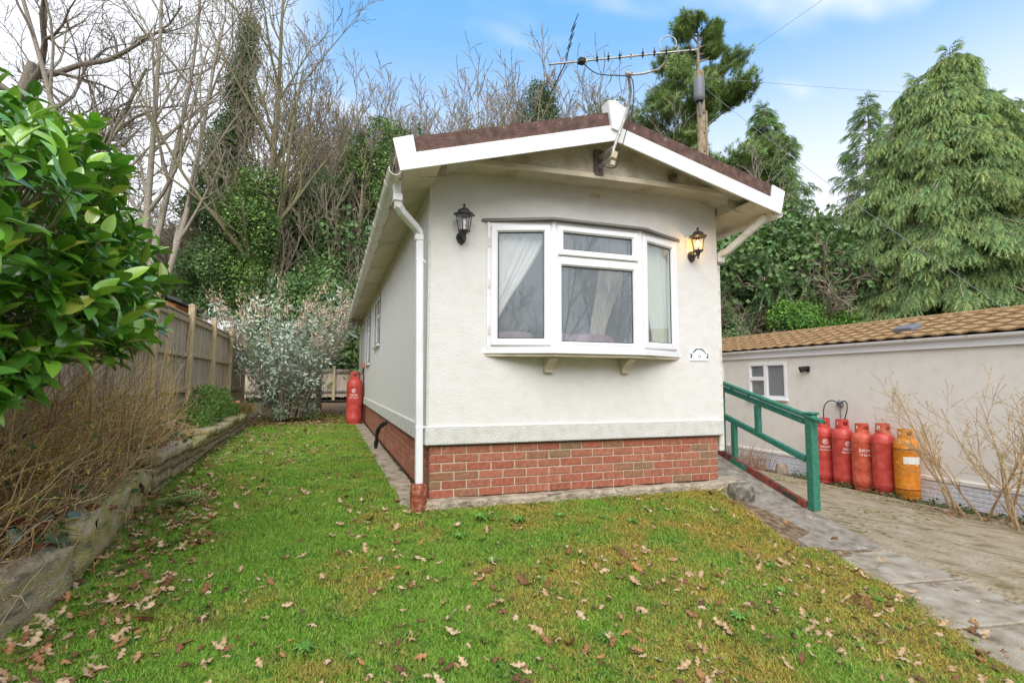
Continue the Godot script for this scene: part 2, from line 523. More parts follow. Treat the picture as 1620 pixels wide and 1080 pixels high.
	# timber
	for i in 4:
		var d: int = [16, 6, 24, 18][i]
		var e: int = [0, 2, -6, 8][i]
		var fm := mat("fence_board_%d" % i, wh, 0.95, ramp_tex(80 + i, 0.012, [[0.0, K(124 + d, 112 + d, 94 + d + e)], [0.5, K(162 + d, 148 + d, 128 + d + e)], [1.0, K(182 + d, 170 + d, 148 + d + e)]], 512, 6), bump_tex(84, 0.03, 4.0, 512, 4), 1.0, 0.7)
		fm.uv1_scale = Vector3(3.0, 0.35, 3.0)
	var fp := mat("fence_post", wh, 0.95, ramp_tex(85, 0.012, [[0.0, K(140, 122, 92)], [0.5, K(176, 158, 126)], [1.0, K(190, 176, 148)]], 512, 6), bump_tex(86, 0.03, 4.0, 512, 4), 1.0, 0.6)
	fp.uv1_scale = Vector3(3.0, 0.4, 3.0)
	mat("old_post", wh, 0.95, ramp_tex(87, 0.012, [[0.0, K(72, 66, 60)], [0.5, K(104, 96, 88)], [1.0, K(128, 122, 112)]], 256, 6), bump_tex(88, 0.03, 4.0, 256, 4), 2.0, 0.7)
	mat("orange_shed", wh, 0.9, ramp_tex(89, 0.02, [[0.0, K(150, 92, 52)], [0.5, K(176, 112, 66)], [1.0, K(190, 130, 84)]], 256, 5), null, 1.0)
	mat("orange_roof", wh, 0.9, ramp_tex(90, 0.03, [[0.0, K(150, 96, 70)], [0.5, K(186, 126, 96)], [1.0, K(200, 148, 118)]], 256, 5), null, 1.0)
	mat("felt", K(70, 70, 72), 0.9)
	# neighbour
	mat("neighbour_wall", wh, 0.9, ramp_tex(91, 0.004, [[0.0, K(226, 220, 210)], [0.4, K(232, 227, 218)], [1.0, K(236, 232, 225)]], 1024, 6), bump_tex(92, 0.11, 7.0, 512, 3), 0.7, 0.28)
	mat("painted_brick", wh, 0.8, ramp_tex(93, 0.03, [[0.0, K(204, 206, 214)], [0.5, K(226, 227, 232)], [1.0, K(232, 233, 237)]], 256, 5), bump_tex(94, 0.08, 3.0, 256, 3), 1.5, 0.6)
	mat("tile_tan", wh, 0.85, ramp_tex(95, 0.02, [[0.0, K(104, 80, 50)], [0.3, K(146, 114, 76)], [0.65, K(168, 138, 98)], [0.9, K(184, 158, 120)], [1.0, K(130, 124, 84)]], 512, 6), bump_tex(96, 0.06, 5.0, 512, 3), 0.8, 0.7)
	# plants
	leafmat("grass_blade", 0.6, 0.6, 0.3)
	leafmat("dead_leaf", 0.85, 0.15, 0.2)
	leafmat("laurel_leaf", 0.2, 0.4, 0.75)
	leafmat("small_leaf", 0.5, 0.55, 0.4)
	leafmat("needle", 0.6, 0.5, 0.3)
	leafmat("silver_leaf", 0.7, 0.3, 0.3)
	leafmat("dry_stem", 0.85, 0.0, 0.2)
	var bt2 := ramp_tex(97, 0.03, [[0.0, K(92, 84, 74)], [0.5, K(130, 120, 107)], [1.0, K(160, 150, 136)]], 512, 6)
	var bb := bump_tex(98, 0.05, 6.0, 512, 4)
	mat("bark_grey", wh, 0.95, bt2, bb, 0.8, 0.8, false)
	mat("bark_pale", wh, 0.9, ramp_tex(99, 0.03, [[0.0, K(120, 112, 98)], [0.5, K(158, 150, 134)], [1.0, K(184, 178, 162)]], 512, 6), bb, 0.8, 0.6, false)
	mat("bark_brown", wh, 0.95, ramp_tex(100, 0.03, [[0.0, K(118, 104, 90)], [0.5, K(156, 142, 124)], [1.0, K(184, 170, 152)]], 512, 6), bb, 0.8, 0.8, false)
	mat("bark_green", wh, 0.95, ramp_tex(101, 0.03, [[0.0, K(100, 98, 72)], [0.5, K(138, 132, 100)], [1.0, K(168, 160, 132)]], 512, 6), bb, 0.8, 0.8, false)
	mat("bark_tan", wh, 0.9, ramp_tex(103, 0.03, [[0.0, K(140, 110, 76)], [0.5, K(188, 158, 116)], [1.0, K(208, 182, 144)]], 256, 6), null, 2.0, 0.8, false)
	mat("pole_wood", wh, 0.95, ramp_tex(102, 0.02, [[0.0, K(120, 104, 82)], [0.5, K(160, 144, 118)], [1.0, K(178, 166, 140)]], 256, 6), bb, 1.0, 0.7)

# ------------------------------------------------------------------ camera, sky, sun
func make_sky() -> ImageTexture:
	var w := 1024
	var h := 512
	var a := PackedFloat32Array()
	a.resize(w * h * 4)
	var f1 := noise(7, 0.9, FastNoiseLite.TYPE_SIMPLEX_SMOOTH, 5)
	var f2 := noise(11, 1.6, FastNoiseLite.TYPE_SIMPLEX_SMOOTH, 5)
	var i := 0
	for y in h:
		var el := (0.5 - (y + 0.5) / h) * PI
		var s := sin(el)
		for x in w:
			var az := wrapf((x + 0.5) / w * TAU, -PI, PI)
			var c: Vector3
			if el < 0.0:
				c = Vector3(0.25, 0.25, 0.24)
			else:
				var d := Vector3(sin(az) * cos(el), s, -cos(az) * cos(el))
				var p := d / (s + 0.28)
				var wisp := f1.get_noise_3d(p.x * 0.55 + p.z * 0.5, p.z * 1.5 - p.x * 0.9, 3.0) * 0.6 + f2.get_noise_3d(p.x * 1.2, p.z * 2.8, 9.0) * 0.4
				var big := f1.get_noise_3d(d.x * 1.3, d.y * 1.3 + 4.0, d.z * 1.3)
				# a bank of thin white cloud fills the sky except for the opening to the north-east
				var azd := rad_to_deg(az)
				var bank := 1.0 - ss(-8.0, 4.0, azd + big * 9.0) * (1.0 - ss(88.0, 125.0, azd + big * 15.0))
				var low := 1.0 - ss(0.22, 0.60, s + big * 0.03)
				var cloud := clampf(maxf(bank * 0.96, low * 0.97), 0.0, 1.0)
				cloud = maxf(cloud, ss(-0.12, 0.36, wisp) * 0.9)
				var blue := Vector3(0.095, 0.255, 0.51).lerp(Vector3(0.24, 0.39, 0.55), pow(1.0 - s, 2.2))
				var white := Vector3(0.585, 0.60, 0.635).lerp(Vector3(0.50, 0.52, 0.57), clampf(0.5 + wisp * 1.2, 0.0, 1.0) * ss(0.2, 0.8, s))
				c = blue.lerp(white, cloud)
			a[i] = c.x
			a[i + 1] = c.y
			a[i + 2] = c.z
			a[i + 3] = 1.0
			i += 4
	return ImageTexture.create_from_image(Image.create_from_data(w, h, false, Image.FORMAT_RGBAF, a.to_byte_array()))

func setup() -> void:
	var cam := Camera3D.new()
	cam.name = "camera"
	cam.fov = 65.6
	cam.near = 0.05
	cam.far = 900.0
	add_child(cam)
	cam.position = Vector3(-0.818, 1.004, 4.601)
	cam.rotation = Vector3(0.0766, -0.3285, 0.003)
	cam.current = true
	var we := WorldEnvironment.new()
	we.name = "environment"
	var e := Environment.new()
	e.background_mode = Environment.BG_SKY
	var sky := Sky.new()
	var pm := PanoramaSkyMaterial.new()
	pm.panorama = make_sky()
	sky.sky_material = pm
	e.sky = sky
	e.tonemap_mode = Environment.TONE_MAPPER_LINEAR
	e.tonemap_exposure = 2.05
	e.sdfgi_enabled = true
	e.ssao_enabled = true
	e.ssil_enabled = true
	we.environment = e
	add_child(we)
	var sun := DirectionalLight3D.new()
	sun.name = "sun"
	sun.light_energy = 0.5
	sun.light_color = Color(1.0, 0.99, 0.975)
	sun.light_angular_distance = 50.0
	sun.shadow_enabled = true
	add_child(sun)
	sun.look_at_from_position(Vector3(-2.2, 6.4, 6.8), Vector3.ZERO)

# ------------------------------------------------------------------ ground
func gy(x: float, z: float) -> float:
	var y := -0.03
	y -= 0.09 * clampf(z + 0.4, 0.0, 7.0)
	y -= 0.2 * ss(1.0, 3.1, x) * ss(0.1, 1.2, z)
	if x > 3.3:
		var drive := maxf(-0.42 - 0.117 * (x - 3.8), -1.0) - 0.03 * maxf(0.0, z - 1.1)
		y = lerpf(y, drive, ss(3.3, 3.8, x))
	if z < -10.0:
		y += (0.2 + maxf(0.0, 1.0 - absf(x - 3.0) / 30.0) * 0.1) * ss(-10.0, -14.0, z)
	if z < -19.0:
		y += minf(0.10 * (-19.0 - z), 4.5)
	if x > 11.0 and z < 4.0:
		y += 0.6 * ss(11.0, 14.0, x)
	return y

func axis(stops: Array) -> Array:   # [[from, to, step], ...]
	var a := []
	for s in stops:
		var k: float = s[0]
		while k < s[1] - 1e-4:
			a.append(k)
			k += s[2]
	a.append(stops[-1][1])
	return a

func ground_sheet(xs: Array, zs: Array, lift: float, bumpy := 0.0) -> MB:
	var mb := MB.new()
	var f := noise(77, 0.9, FastNoiseLite.TYPE_SIMPLEX_SMOOTH, 3)
	var pts := []
	for z in zs:
		for x in xs:
			pts.append(Vector3(x, gy(x, z) + lift + bumpy * f.get_noise_2d(x, z), z))
	mb.sheet(pts, xs.size(), zs.size(), false)
	return mb

func lawn_right(z: float) -> float:
	if z < -0.3:
		return -0.2
	if z < 0.12:
		return lerpf(-0.2, 3.0, ss(0.02, 0.10, z))
	if z < 1.15:
		return 2.88
	return 3.08 - 0.2 * (z - 1.15)

func lawn_left(z: float) -> float:
	if z > 0.9:
		return -2.1 - 0.22 * (z - 0.9)
	if z > -1.3:
		return lerpf(-2.35, -2.1, (z + 1.3) / 2.2)
	return lerpf(-2.62, -2.35, clampf((z + 9.0) / 7.7, 0.0, 1.0))

func make_ground() -> void:
	var xs := axis([[-320.0, -60.0, 40.0], [-60.0, -12.0, 4.0], [-12.0, 14.0, 0.5], [14.0, 60.0, 4.0], [60.0, 320.0, 40.0]])
	var zs := axis([[-320.0, -60.0, 40.0], [-60.0, -14.0, 2.0], [-14.0, 8.0, 0.5], [8.0, 60.0, 4.0], [60.0, 320.0, 40.0]])
	struct("ground", ground_sheet(xs, zs, -0.05, 0.02), M.soil)
	# lawn: rows along z, each from the wall to the path
	var mb := MB.new()
	var pts := []
	var rows := axis([[-11.6, -0.3, 0.25], [-0.3, 6.5, 0.1]])
	var f := noise(78, 1.3, FastNoiseLite.TYPE_SIMPLEX_SMOOTH, 3)
	for z in rows:
		var l := lawn_left(z) - 0.06
		var r := lawn_right(z)
		for k in 31:
			var x := lerpf(l, r, k / 30.0)
			pts.append(Vector3(x, gy(x, z) + 0.014 * f.get_noise_2d(x, z), z))
	mb.sheet(pts, 31, rows.size())
	struct("lawn", mb, M.lawn)
	# concrete drive to the right of the path
	mb = MB.new()
	pts = []
	var zr := axis([[-9.0, 7.0, 0.4]])
	for z in zr:
		for k in 21:
			var x0 := 3.78 - 0.165 * maxf(0.0, z - 1.2)
			var x := lerpf(x0, 8.3, (k - 1) / 19.0) if k > 0 else x0 - 0.14
			pts.append(Vector3(x, gy(x, z) + (0.006 if k > 0 else -0.05), z))
	mb.sheet(pts, 21, zr.size())
	struct("driveway", mb, M.concrete_drive)
	# moss that creeps over the drive: low uneven cushions
	mb = MB.new()
	rng.seed = 21
	for k in 5200:
		var x := rng.randf_range(3.85, 8.2)
		var z := rng.randf_range(-6.0, 2.2)
		var band := exp(-pow((x - 8.1 - 0.15 * z) / 0.5, 2)) + 0.9 * exp(-pow((x - 4.3) / 0.35, 2)) * ss(1.4, 0.2, z) + 0.8 * exp(-pow((z + 0.1 + 0.25 * (x - 5.0)) / 0.35, 2)) + ss(-2.0, -4.0, z) * 0.7
		if rng.randf() > band * 0.8:
			continue
		var s := rng.randf_range(0.012, 0.05)
		moss_pad(mb, Vector3(x, gy(x, z) + 0.006, z), s)
	var mo := struct("ground_moss", mb, M.moss)
	mo.set_meta("kind", "stuff")
	tag(mo, "olive green moss spreading over the concrete drive", "moss")
	# the ramp beside the house and the slabs that carry it on
	var prof := [Vector2(-8.0, 0.2), Vector2(-1.08, 0.2), Vector2(0.37, -0.235)]
	mb = MB.new()
	ribbon(mb, prof, 3.1, 3.74, 0.7)
	struct("ramp", mb, M.ramp_dark)
	mb = MB.new()
	ribbon(mb, [Vector2(0.375, -0.242), Vector2(1.16, -0.415)], 3.08, 3.76, 0.5)
	struct("ramp_slab", mb, M.ramp_dark)
	mb = MB.new()
	ribbon(mb, [Vector2(0.2, -0.21), Vector2(0.7, -0.31), Vector2(1.14, -0.43)], 2.84, 3.075, 0.4)
	struct("path_edging", mb, M.strip_tan)
	var z0 := 1.175
	for k in 6:
		mb = MB.new()
		var ln := 0.62
		var y := -0.425 - 0.022 * (z0 + ln * 0.5 - 1.2) * 1.0
		var xr := 3.74 - 0.18 * (z0 + 0.3 - 1.2)
		mb.bbox(Vector3(xr - 0.45 - 0.02 * (k % 2), y - 0.04 - 0.004 * (k % 3), z0 + ln * 0.5), Vector3(0.9, 0.1, ln - 0.012), 0.008, Basis(Vector3.UP, -0.16 + 0.01 * (k % 3)) * Basis(Vector3.RIGHT, 0.02))
		struct("paving_slab", mb, M.slab_grey)
		z0 += ln

func ribbon(mb: MB, prof: Array, x0: float, x1: float, deep: float) -> void:
	for i in prof.size() - 1:
		var a: Vector2 = prof[i]
		var b: Vector2 = prof[i + 1]
		mb.quad(Vector3(x0, b.y, b.x), Vector3(x1, b.y, b.x), Vector3(x1, a.y, a.x), Vector3(x0, a.y, a.x))
		mb.quad(Vector3(x0, a.y - deep, a.x), Vector3(x0, b.y - deep, b.x), Vector3(x0, b.y, b.x), Vector3(x0, a.y, a.x))
		mb.quad(Vector3(x1, b.y - deep, b.x), Vector3(x1, a.y - deep, a.x), Vector3(x1, a.y, a.x), Vector3(x1, b.y, b.x))
	var e: Vector2 = prof[-1]
	mb.quad(Vector3(x0, e.y - deep, e.x), Vector3(x1, e.y - deep, e.x), Vector3(x1, e.y, e.x), Vector3(x0, e.y, e.x))

func moss_pad(mb: MB, at: Vector3, s: float) -> void:
	var n := 7
	var a0 := rng.randf() * TAU
	var top := mb.vert(at + Vector3(0, s * 0.12, 0), Vector3.UP)
	for k in n + 1:
		var a := a0 + TAU * (k % n) / n
		var r := s * (0.75 + 0.5 * absf(sin(a * 1.7 + at.x * 9.0)))
		mb.vert(at + Vector3(cos(a) * r, -0.002, sin(a) * r * 0.7), Vector3(cos(a), 1.4, sin(a)).normalized())
	for k in n:
		mb.idx.append_array([top, top + 1 + k, top + 2 + k])

# ------------------------------------------------------------------ the white park home
func ry(x: float) -> float:
	return 0.016 * (x - 1.52)

const BAY_Z := 0.25
const HL := -12.0

func gather(n0: Vector3, n1: Vector3) -> Transform3D:   # frame of a window face: x along the sill, z outward
	var x := (n1 - n0).normalized()
	return Transform3D(Basis(x, Vector3.UP, x.cross(Vector3.UP)), n0)

# a frame of four mitred bars: outer rectangle, bar width, depth from z0 to z1
func frame_bars(mb: MB, r: Rect2, w: float, z0: float, z1: float, xf: Transform3D, cham := 0.006) -> void:
	var o := [r.position, Vector2(r.end.x, r.position.y), r.end, Vector2(r.position.x, r.end.y)]
	var ri := r.grow(-w)
	var i := [ri.position, Vector2(ri.end.x, ri.position.y), ri.end, Vector2(ri.position.x, ri.end.y)]
	var rc := r.grow(-cham)
	var oc := [rc.position, Vector2(rc.end.x, rc.position.y), rc.end, Vector2(rc.position.x, rc.end.y)]
	var rk := ri.grow(cham * 1.6)
	var ic := [rk.position, Vector2(rk.end.x, rk.position.y), rk.end, Vector2(rk.position.x, rk.end.y)]
	for e in 4:
		var f := (e + 1) % 4
		var P := func(q: Vector2, z: float) -> Vector3: return xf * Vector3(q.x, q.y, z)
		mb.quad(P.call(oc[e], z1), P.call(oc[f], z1), P.call(ic[f], z1), P.call(ic[e], z1))
		mb.quad(P.call(o[e], z1 - cham), P.call(o[f], z1 - cham), P.call(oc[f], z1), P.call(oc[e], z1))
		mb.quad(P.call(o[e], z0), P.call(o[f], z0), P.call(o[f], z1 - cham), P.call(o[e], z1 - cham))
		mb.quad(P.call(ic[e], z1), P.call(ic[f], z1), P.call(i[f], z1 - cham * 2.0), P.call(i[e], z1 - cham * 2.0))
		mb.quad(P.call(i[e], z1 - cham * 2.0), P.call(i[f], z1 - cham * 2.0), P.call(i[f], z0), P.call(i[e], z0))
		mb.quad(P.call(i[e], z0), P.call(i[f], z0), P.call(o[f], z0), P.call(o[e], z0))

func glass_pane(r: Rect2, z: float, xf: Transform3D) -> MB:
	var mb := MB.new()
	mb.quad(xf * Vector3(r.position.x, r.position.y, z), xf * Vector3(r.end.x, r.position.y, z), xf * Vector3(r.end.x, r.end.y, z), xf * Vector3(r.position.x, r.end.y, z))
	return mb

func gasket(r: Rect2, z: float, xf: Transform3D) -> MB:
	var mb := MB.new()
	frame_bars(mb, r, 0.008, z, z + 0.004, xf, 0.001)
	return mb

# a sash (frame + gasket + pane) as a part of the window
func sash(parent: Node3D, called: String, r: Rect2, w: float, z1: float, xf: Transform3D) -> void:
	var mb := MB.new()
	frame_bars(mb, r, w, z1 - 0.05, z1, xf, 0.008)
	var f := part(called, mb, M.white_upvc, parent)
	var ri := r.grow(-w)
	part("gasket", gasket(ri, z1 - 0.032, xf), M.glazing_black, f)
	part("pane", glass_pane(ri.grow(0.004), z1 - 0.034, xf), M.window_glass, f)

func make_house() -> void:
	var h := thing("park_home", Vector3(1.52, 0, -6), "white rendered park home on a brick plinth with a bay window in front", "mobile home")
	var mb := MB.new()
	# --- brick plinth
	mb.box(Vector3(1.52, 0.225, (HL) * 0.5), Vector3(3.04 - 0.024, 0.442, -HL - 0.024))
	var pl := part("brick_plinth", mb, M.mortar, h)
	var base := MB.new()
	base.bbox(Vector3.ZERO, Vector3(0.213, 0.0635, 0.1), 0.004)
	var whole := base.commit()
	base = MB.new()
	base.bbox(Vector3.ZERO, Vector3(0.1, 0.0635, 0.1), 0.004)
	var half := base.commit()
	rng.seed = 5
	var left := []   # the side face, nearest first
	for row in 6:
		var y := 0.0375 + row * 0.075 + 0.001
		var header := row % 2 == 1
		var x := 0.1125 if header else 0.0
		while x < 2.99:
			var ln := 0.215 if x + 0.21 < 3.05 else 0.1025
			put_brick(pl, whole if ln > 0.2 else half, Vector3(x + ln * 0.5, y, -0.0513), 0.0)
			x += 0.225
		var z := 0.0 if header else 0.1125
		var first := true
		while z < 11.9:
			left.append([z, y, header and first])
			first = false
			z += 0.225
	left.sort_custom(func(a, b): return a[0] < b[0])
	var rest := MB.new()
	for k in left.size():
		var e: Array = left[k]
		if k < 210:
			put_brick(pl, whole, Vector3(0.0513, e[1], -e[0] - 0.1075), PI / 2)
		else:
			rest.box(Vector3(0.0513, e[1], -e[0] - 0.1075), Vector3(0.1, 0.0635, 0.213))
	tag(part("brick_course", rest, M.brick_0, pl), "", "", "", "stuff")
	# --- concrete footing below the bricks, and the strip along the side
	mb = MB.new()
	uneven_box(mb, Vector3(1.62, -0.12, -0.02), Vector3(3.36, 0.235, 0.24), 24, 0.012, 3)
	uneven_box(mb, Vector3(-0.12, -0.1, -6.1), Vector3(0.23, 0.17, 12.0), 40, 0.01, 4)
	part("footing", mb, M.footing, h)
	rng.seed = 77
	stone(h, Vector3(3.04, 0, 0.10), Vector3(3.29, 0, 0.13), -0.30, -0.005, 0.27, M.old_concrete, 0.03)
	# --- rendered walls
	mb = MB.new()
	var bay := Rect2(0.52, 1.3, 2.0, 1.16)
	mb.panel(-0.03, 3.06, 0.458, 3.0, 0.07, [bay], Transform3D(Basis.IDENTITY, Vector3(0, 0, 0.02)))
	part("front_wall", mb, M.stucco, h)
	mb = MB.new()
	var lx := Transform3D(Basis(Vector3(0, 0, 1), Vector3.UP, Vector3(-1, 0, 0)), Vector3(-0.03, 0, 0))
	mb.panel(-12.0, -0.052, 0.458, 2.76, 0.07, [Rect2(-6.05, 1.66, 1.15, 0.86), Rect2(-8.5, 1.4, 1.2, 1.12)], lx)
	part("side_wall", mb, M.stucco, h)
	mb = MB.new()
	var rx := Transform3D(Basis(Vector3(0, 0, -1), Vector3.UP, Vector3(1, 0, 0)), Vector3(3.06, 0, 0))
	mb.panel(0.052, 12.0, 0.458, 2.76, 0.07, [], rx)
	part("side_wall", mb, M.stucco, h)
	mb = MB.new()
	mb.panel(0.042, 2.988, 0.458, 2.9, 0.06, [], Transform3D(Basis.IDENTITY, Vector3(0, 0, -11.9)))
	part("rear_wall", mb, M.stucco, h)
	# --- projecting band at the foot of the wall
	mb = MB.new()
	mb.bbox(Vector3(1.515, 0.543, 0.03), Vector3(3.124, 0.166, 0.03), 0.01)
	mb.bbox(Vector3(-0.037, 0.543, -6.0), Vector3(0.03, 0.164, 12.026), 0.01)
	mb.bbox(Vector3(3.067, 0.543, -6.0), Vector3(0.03, 0.164, 12.026), 0.01)
	part("base_trim", mb, M.stucco_trim, h)
	mb = MB.new()
	mb.box(Vector3(1.515, 0.4545, -0.01), Vector3(3.07, 0.007, 0.05))
	mb.box(Vector3(-0.012, 0.4545, -6.0), Vector3(0.03, 0.007, 11.93))
	part("damp_course", mb, M.black_plastic, h)
	# --- corner bead
	mb = MB.new()
	mb.bbox(Vector3(-0.028, 1.69, 0.018), Vector3(0.02, 2.12, 0.02), 0.006)
	part("corner_bead", mb, M.stucco_trim, h)
	# --- inside: floor, ceiling, a cross wall, so that the window looks into a room
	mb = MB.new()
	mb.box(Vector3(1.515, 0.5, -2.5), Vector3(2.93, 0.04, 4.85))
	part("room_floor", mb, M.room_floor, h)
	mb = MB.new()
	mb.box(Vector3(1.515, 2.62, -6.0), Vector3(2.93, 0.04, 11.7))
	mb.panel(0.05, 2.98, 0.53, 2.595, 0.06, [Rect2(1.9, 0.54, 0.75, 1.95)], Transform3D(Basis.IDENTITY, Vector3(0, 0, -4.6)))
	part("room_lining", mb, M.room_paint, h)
	make_roof(h)
	make_bay(h)
	for w in [Rect2(-6.05, 1.66, 1.15, 0.86), Rect2(-8.5, 1.4, 1.2, 1.12)]:
		mb = MB.new()
		frame_bars(mb, w.grow(0.012), 0.05, -0.05, 0.016, lx)
		mb.bbox(lx * Vector3(w.get_center().x, w.position.y - 0.015, 0.03), Vector3(0.06, 0.03, w.size.x + 0.06), 0.006)
		mb.bbox(lx * Vector3(w.get_center().x - 0.08, w.get_center().y, -0.008), Vector3(0.04, w.size.y - 0.075, 0.05), 0.004)
		mb.bbox(lx * Vector3(w.get_center().x + 0.24, w.end.y - 0.34, -0.008), Vector3(0.04, 0.05, w.size.x * 0.5 - 0.1), 0.004)
		var wf := part("window", mb, M.white_upvc, h)
		mb = MB.new()
		frame_bars(mb, w.grow(-0.036), 0.022, 0.002, 0.007, lx, 0.001)
		part("gasket", mb, M.glazing_black, wf)
		part("pane", glass_pane(w.grow(-0.036), 0.001, lx), M.window_glass, wf)
		mb = MB.new()
		frame_bars(mb, w.grow(0.024), 0.016, 0.0, 0.012, lx, 0.001)
		part("seal", mb, M.glazing_black, wf)
	# --- vent slot high on the side wall, scar of an old vent on the front, waste pipe
	mb = MB.new()
	mb.bbox(Vector3(-0.034, 2.62, -5.05), Vector3(0.012, 0.2, 0.1), 0.003)
	part("vent", mb, M.box_beige, h)
	mb = MB.new()
	mb.bbox(Vector3(1.61, 2.845, 0.021), Vector3(0.1, 0.036, 0.006), 0.002)
	part("vent_cover", mb, M.cream_board, h)
	mb = MB.new()
	mb.tube([Vector3(0.02, 0.40, -3.62), Vector3(-0.05, 0.37, -3.66), Vector3(-0.1, 0.32, -3.72), Vector3(-0.13, 0.22, -3.78), Vector3(-0.145, -0.06, -3.84)], [0.024, 0.024, 0.024, 0.024, 0.024], 10)
	for t in [[Vector3(-0.045, 0.372, -3.655), Vector3(-0.085, 0.335, -3.70)], [Vector3(-0.112, 0.29, -3.74), Vector3(-0.13, 0.23, -3.775)], [Vector3(-0.138, 0.1, -3.81), Vector3(-0.142, 0.03, -3.825)]]:
		mb.tube([t[0], t[1]], [0.034, 0.034], 10)
	part("waste_pipe", mb, M.black_plastic, h)

func put_brick(parent: Node, mesh: Mesh, at: Vector3, turn: float) -> void:
	var tone := [0, 1, 3, 3, 0, 4, 1, 2, 5, 1][rng.randi() % 10] as int
	var o := MeshInstance3D.new()
	o.name = "brick"
	o.mesh = mesh
	o.material_override = M["brick_%d" % tone]
	parent.add_child(o, true)
	o.position = at - origin_of(parent) + Vector3(0, rng.randf_range(-0.001, 0.001), 0)
	o.rotation = Vector3(rng.randf_range(-0.006, 0.006), turn + rng.randf_range(-0.006, 0.006), rng.randf_range(-0.004, 0.004))

# a long box whose upper and outer edges wander a little
func uneven_box(mb: MB, ce: Vector3, s: Vector3, n: int, amp: float, seed_: int) -> void:
	var f := noise(seed_, 2.2, FastNoiseLite.TYPE_SIMPLEX_SMOOTH, 3)
	var along_x := s.x > s.z
	var ring := 8
	var pts := []
	for i in n + 1:
		var t := float(i) / n - 0.5
		var h := Vector2(s.z if along_x else s.x, s.y) * 0.5
		var r := [Vector2(-h.x, -h.y), Vector2(-h.x, h.y - 0.02), Vector2(-h.x + 0.02, h.y), Vector2(0, h.y), Vector2(h.x - 0.02, h.y), Vector2(h.x, h.y - 0.02), Vector2(h.x, 0), Vector2(h.x, -h.y)]
		for k in ring:
			var q: Vector2 = r[k]
			var p := Vector3(t * s.x, q.y, -q.x) if along_x else Vector3(q.x, q.y, t * s.z)
			p += ce
			var d := Vector3(0, f.get_noise_3d(p.x * 1.5, p.z * 1.5, k * 0.4), f.get_noise_3d(p.x * 1.5 + 20.0, p.z * 1.5, k * 0.4)) * amp * 2.0
			pts.append(p + (d if along_x else Vector3(d.z, d.y, 0)))
	for i in n:
		for k in ring - 1:
			var a: Vector3 = pts[i * ring + k]
			mb.oquad(a, pts[i * ring + k + 1], pts[(i + 1) * ring + k + 1], pts[(i + 1) * ring + k], ce if n < 2 else (a + pts[(i + 1) * ring + k]) * 0.5 * (Vector3(1, 0, 0) if along_x else Vector3(0, 0, 1)) + ce * (Vector3(0, 1, 1) if along_x else Vector3(1, 1, 0)))
	for e in [0, n]:
		for k in ring - 2:
			mb.otri(pts[e * ring], pts[e * ring + k + 1], pts[e * ring + k + 2], ce)

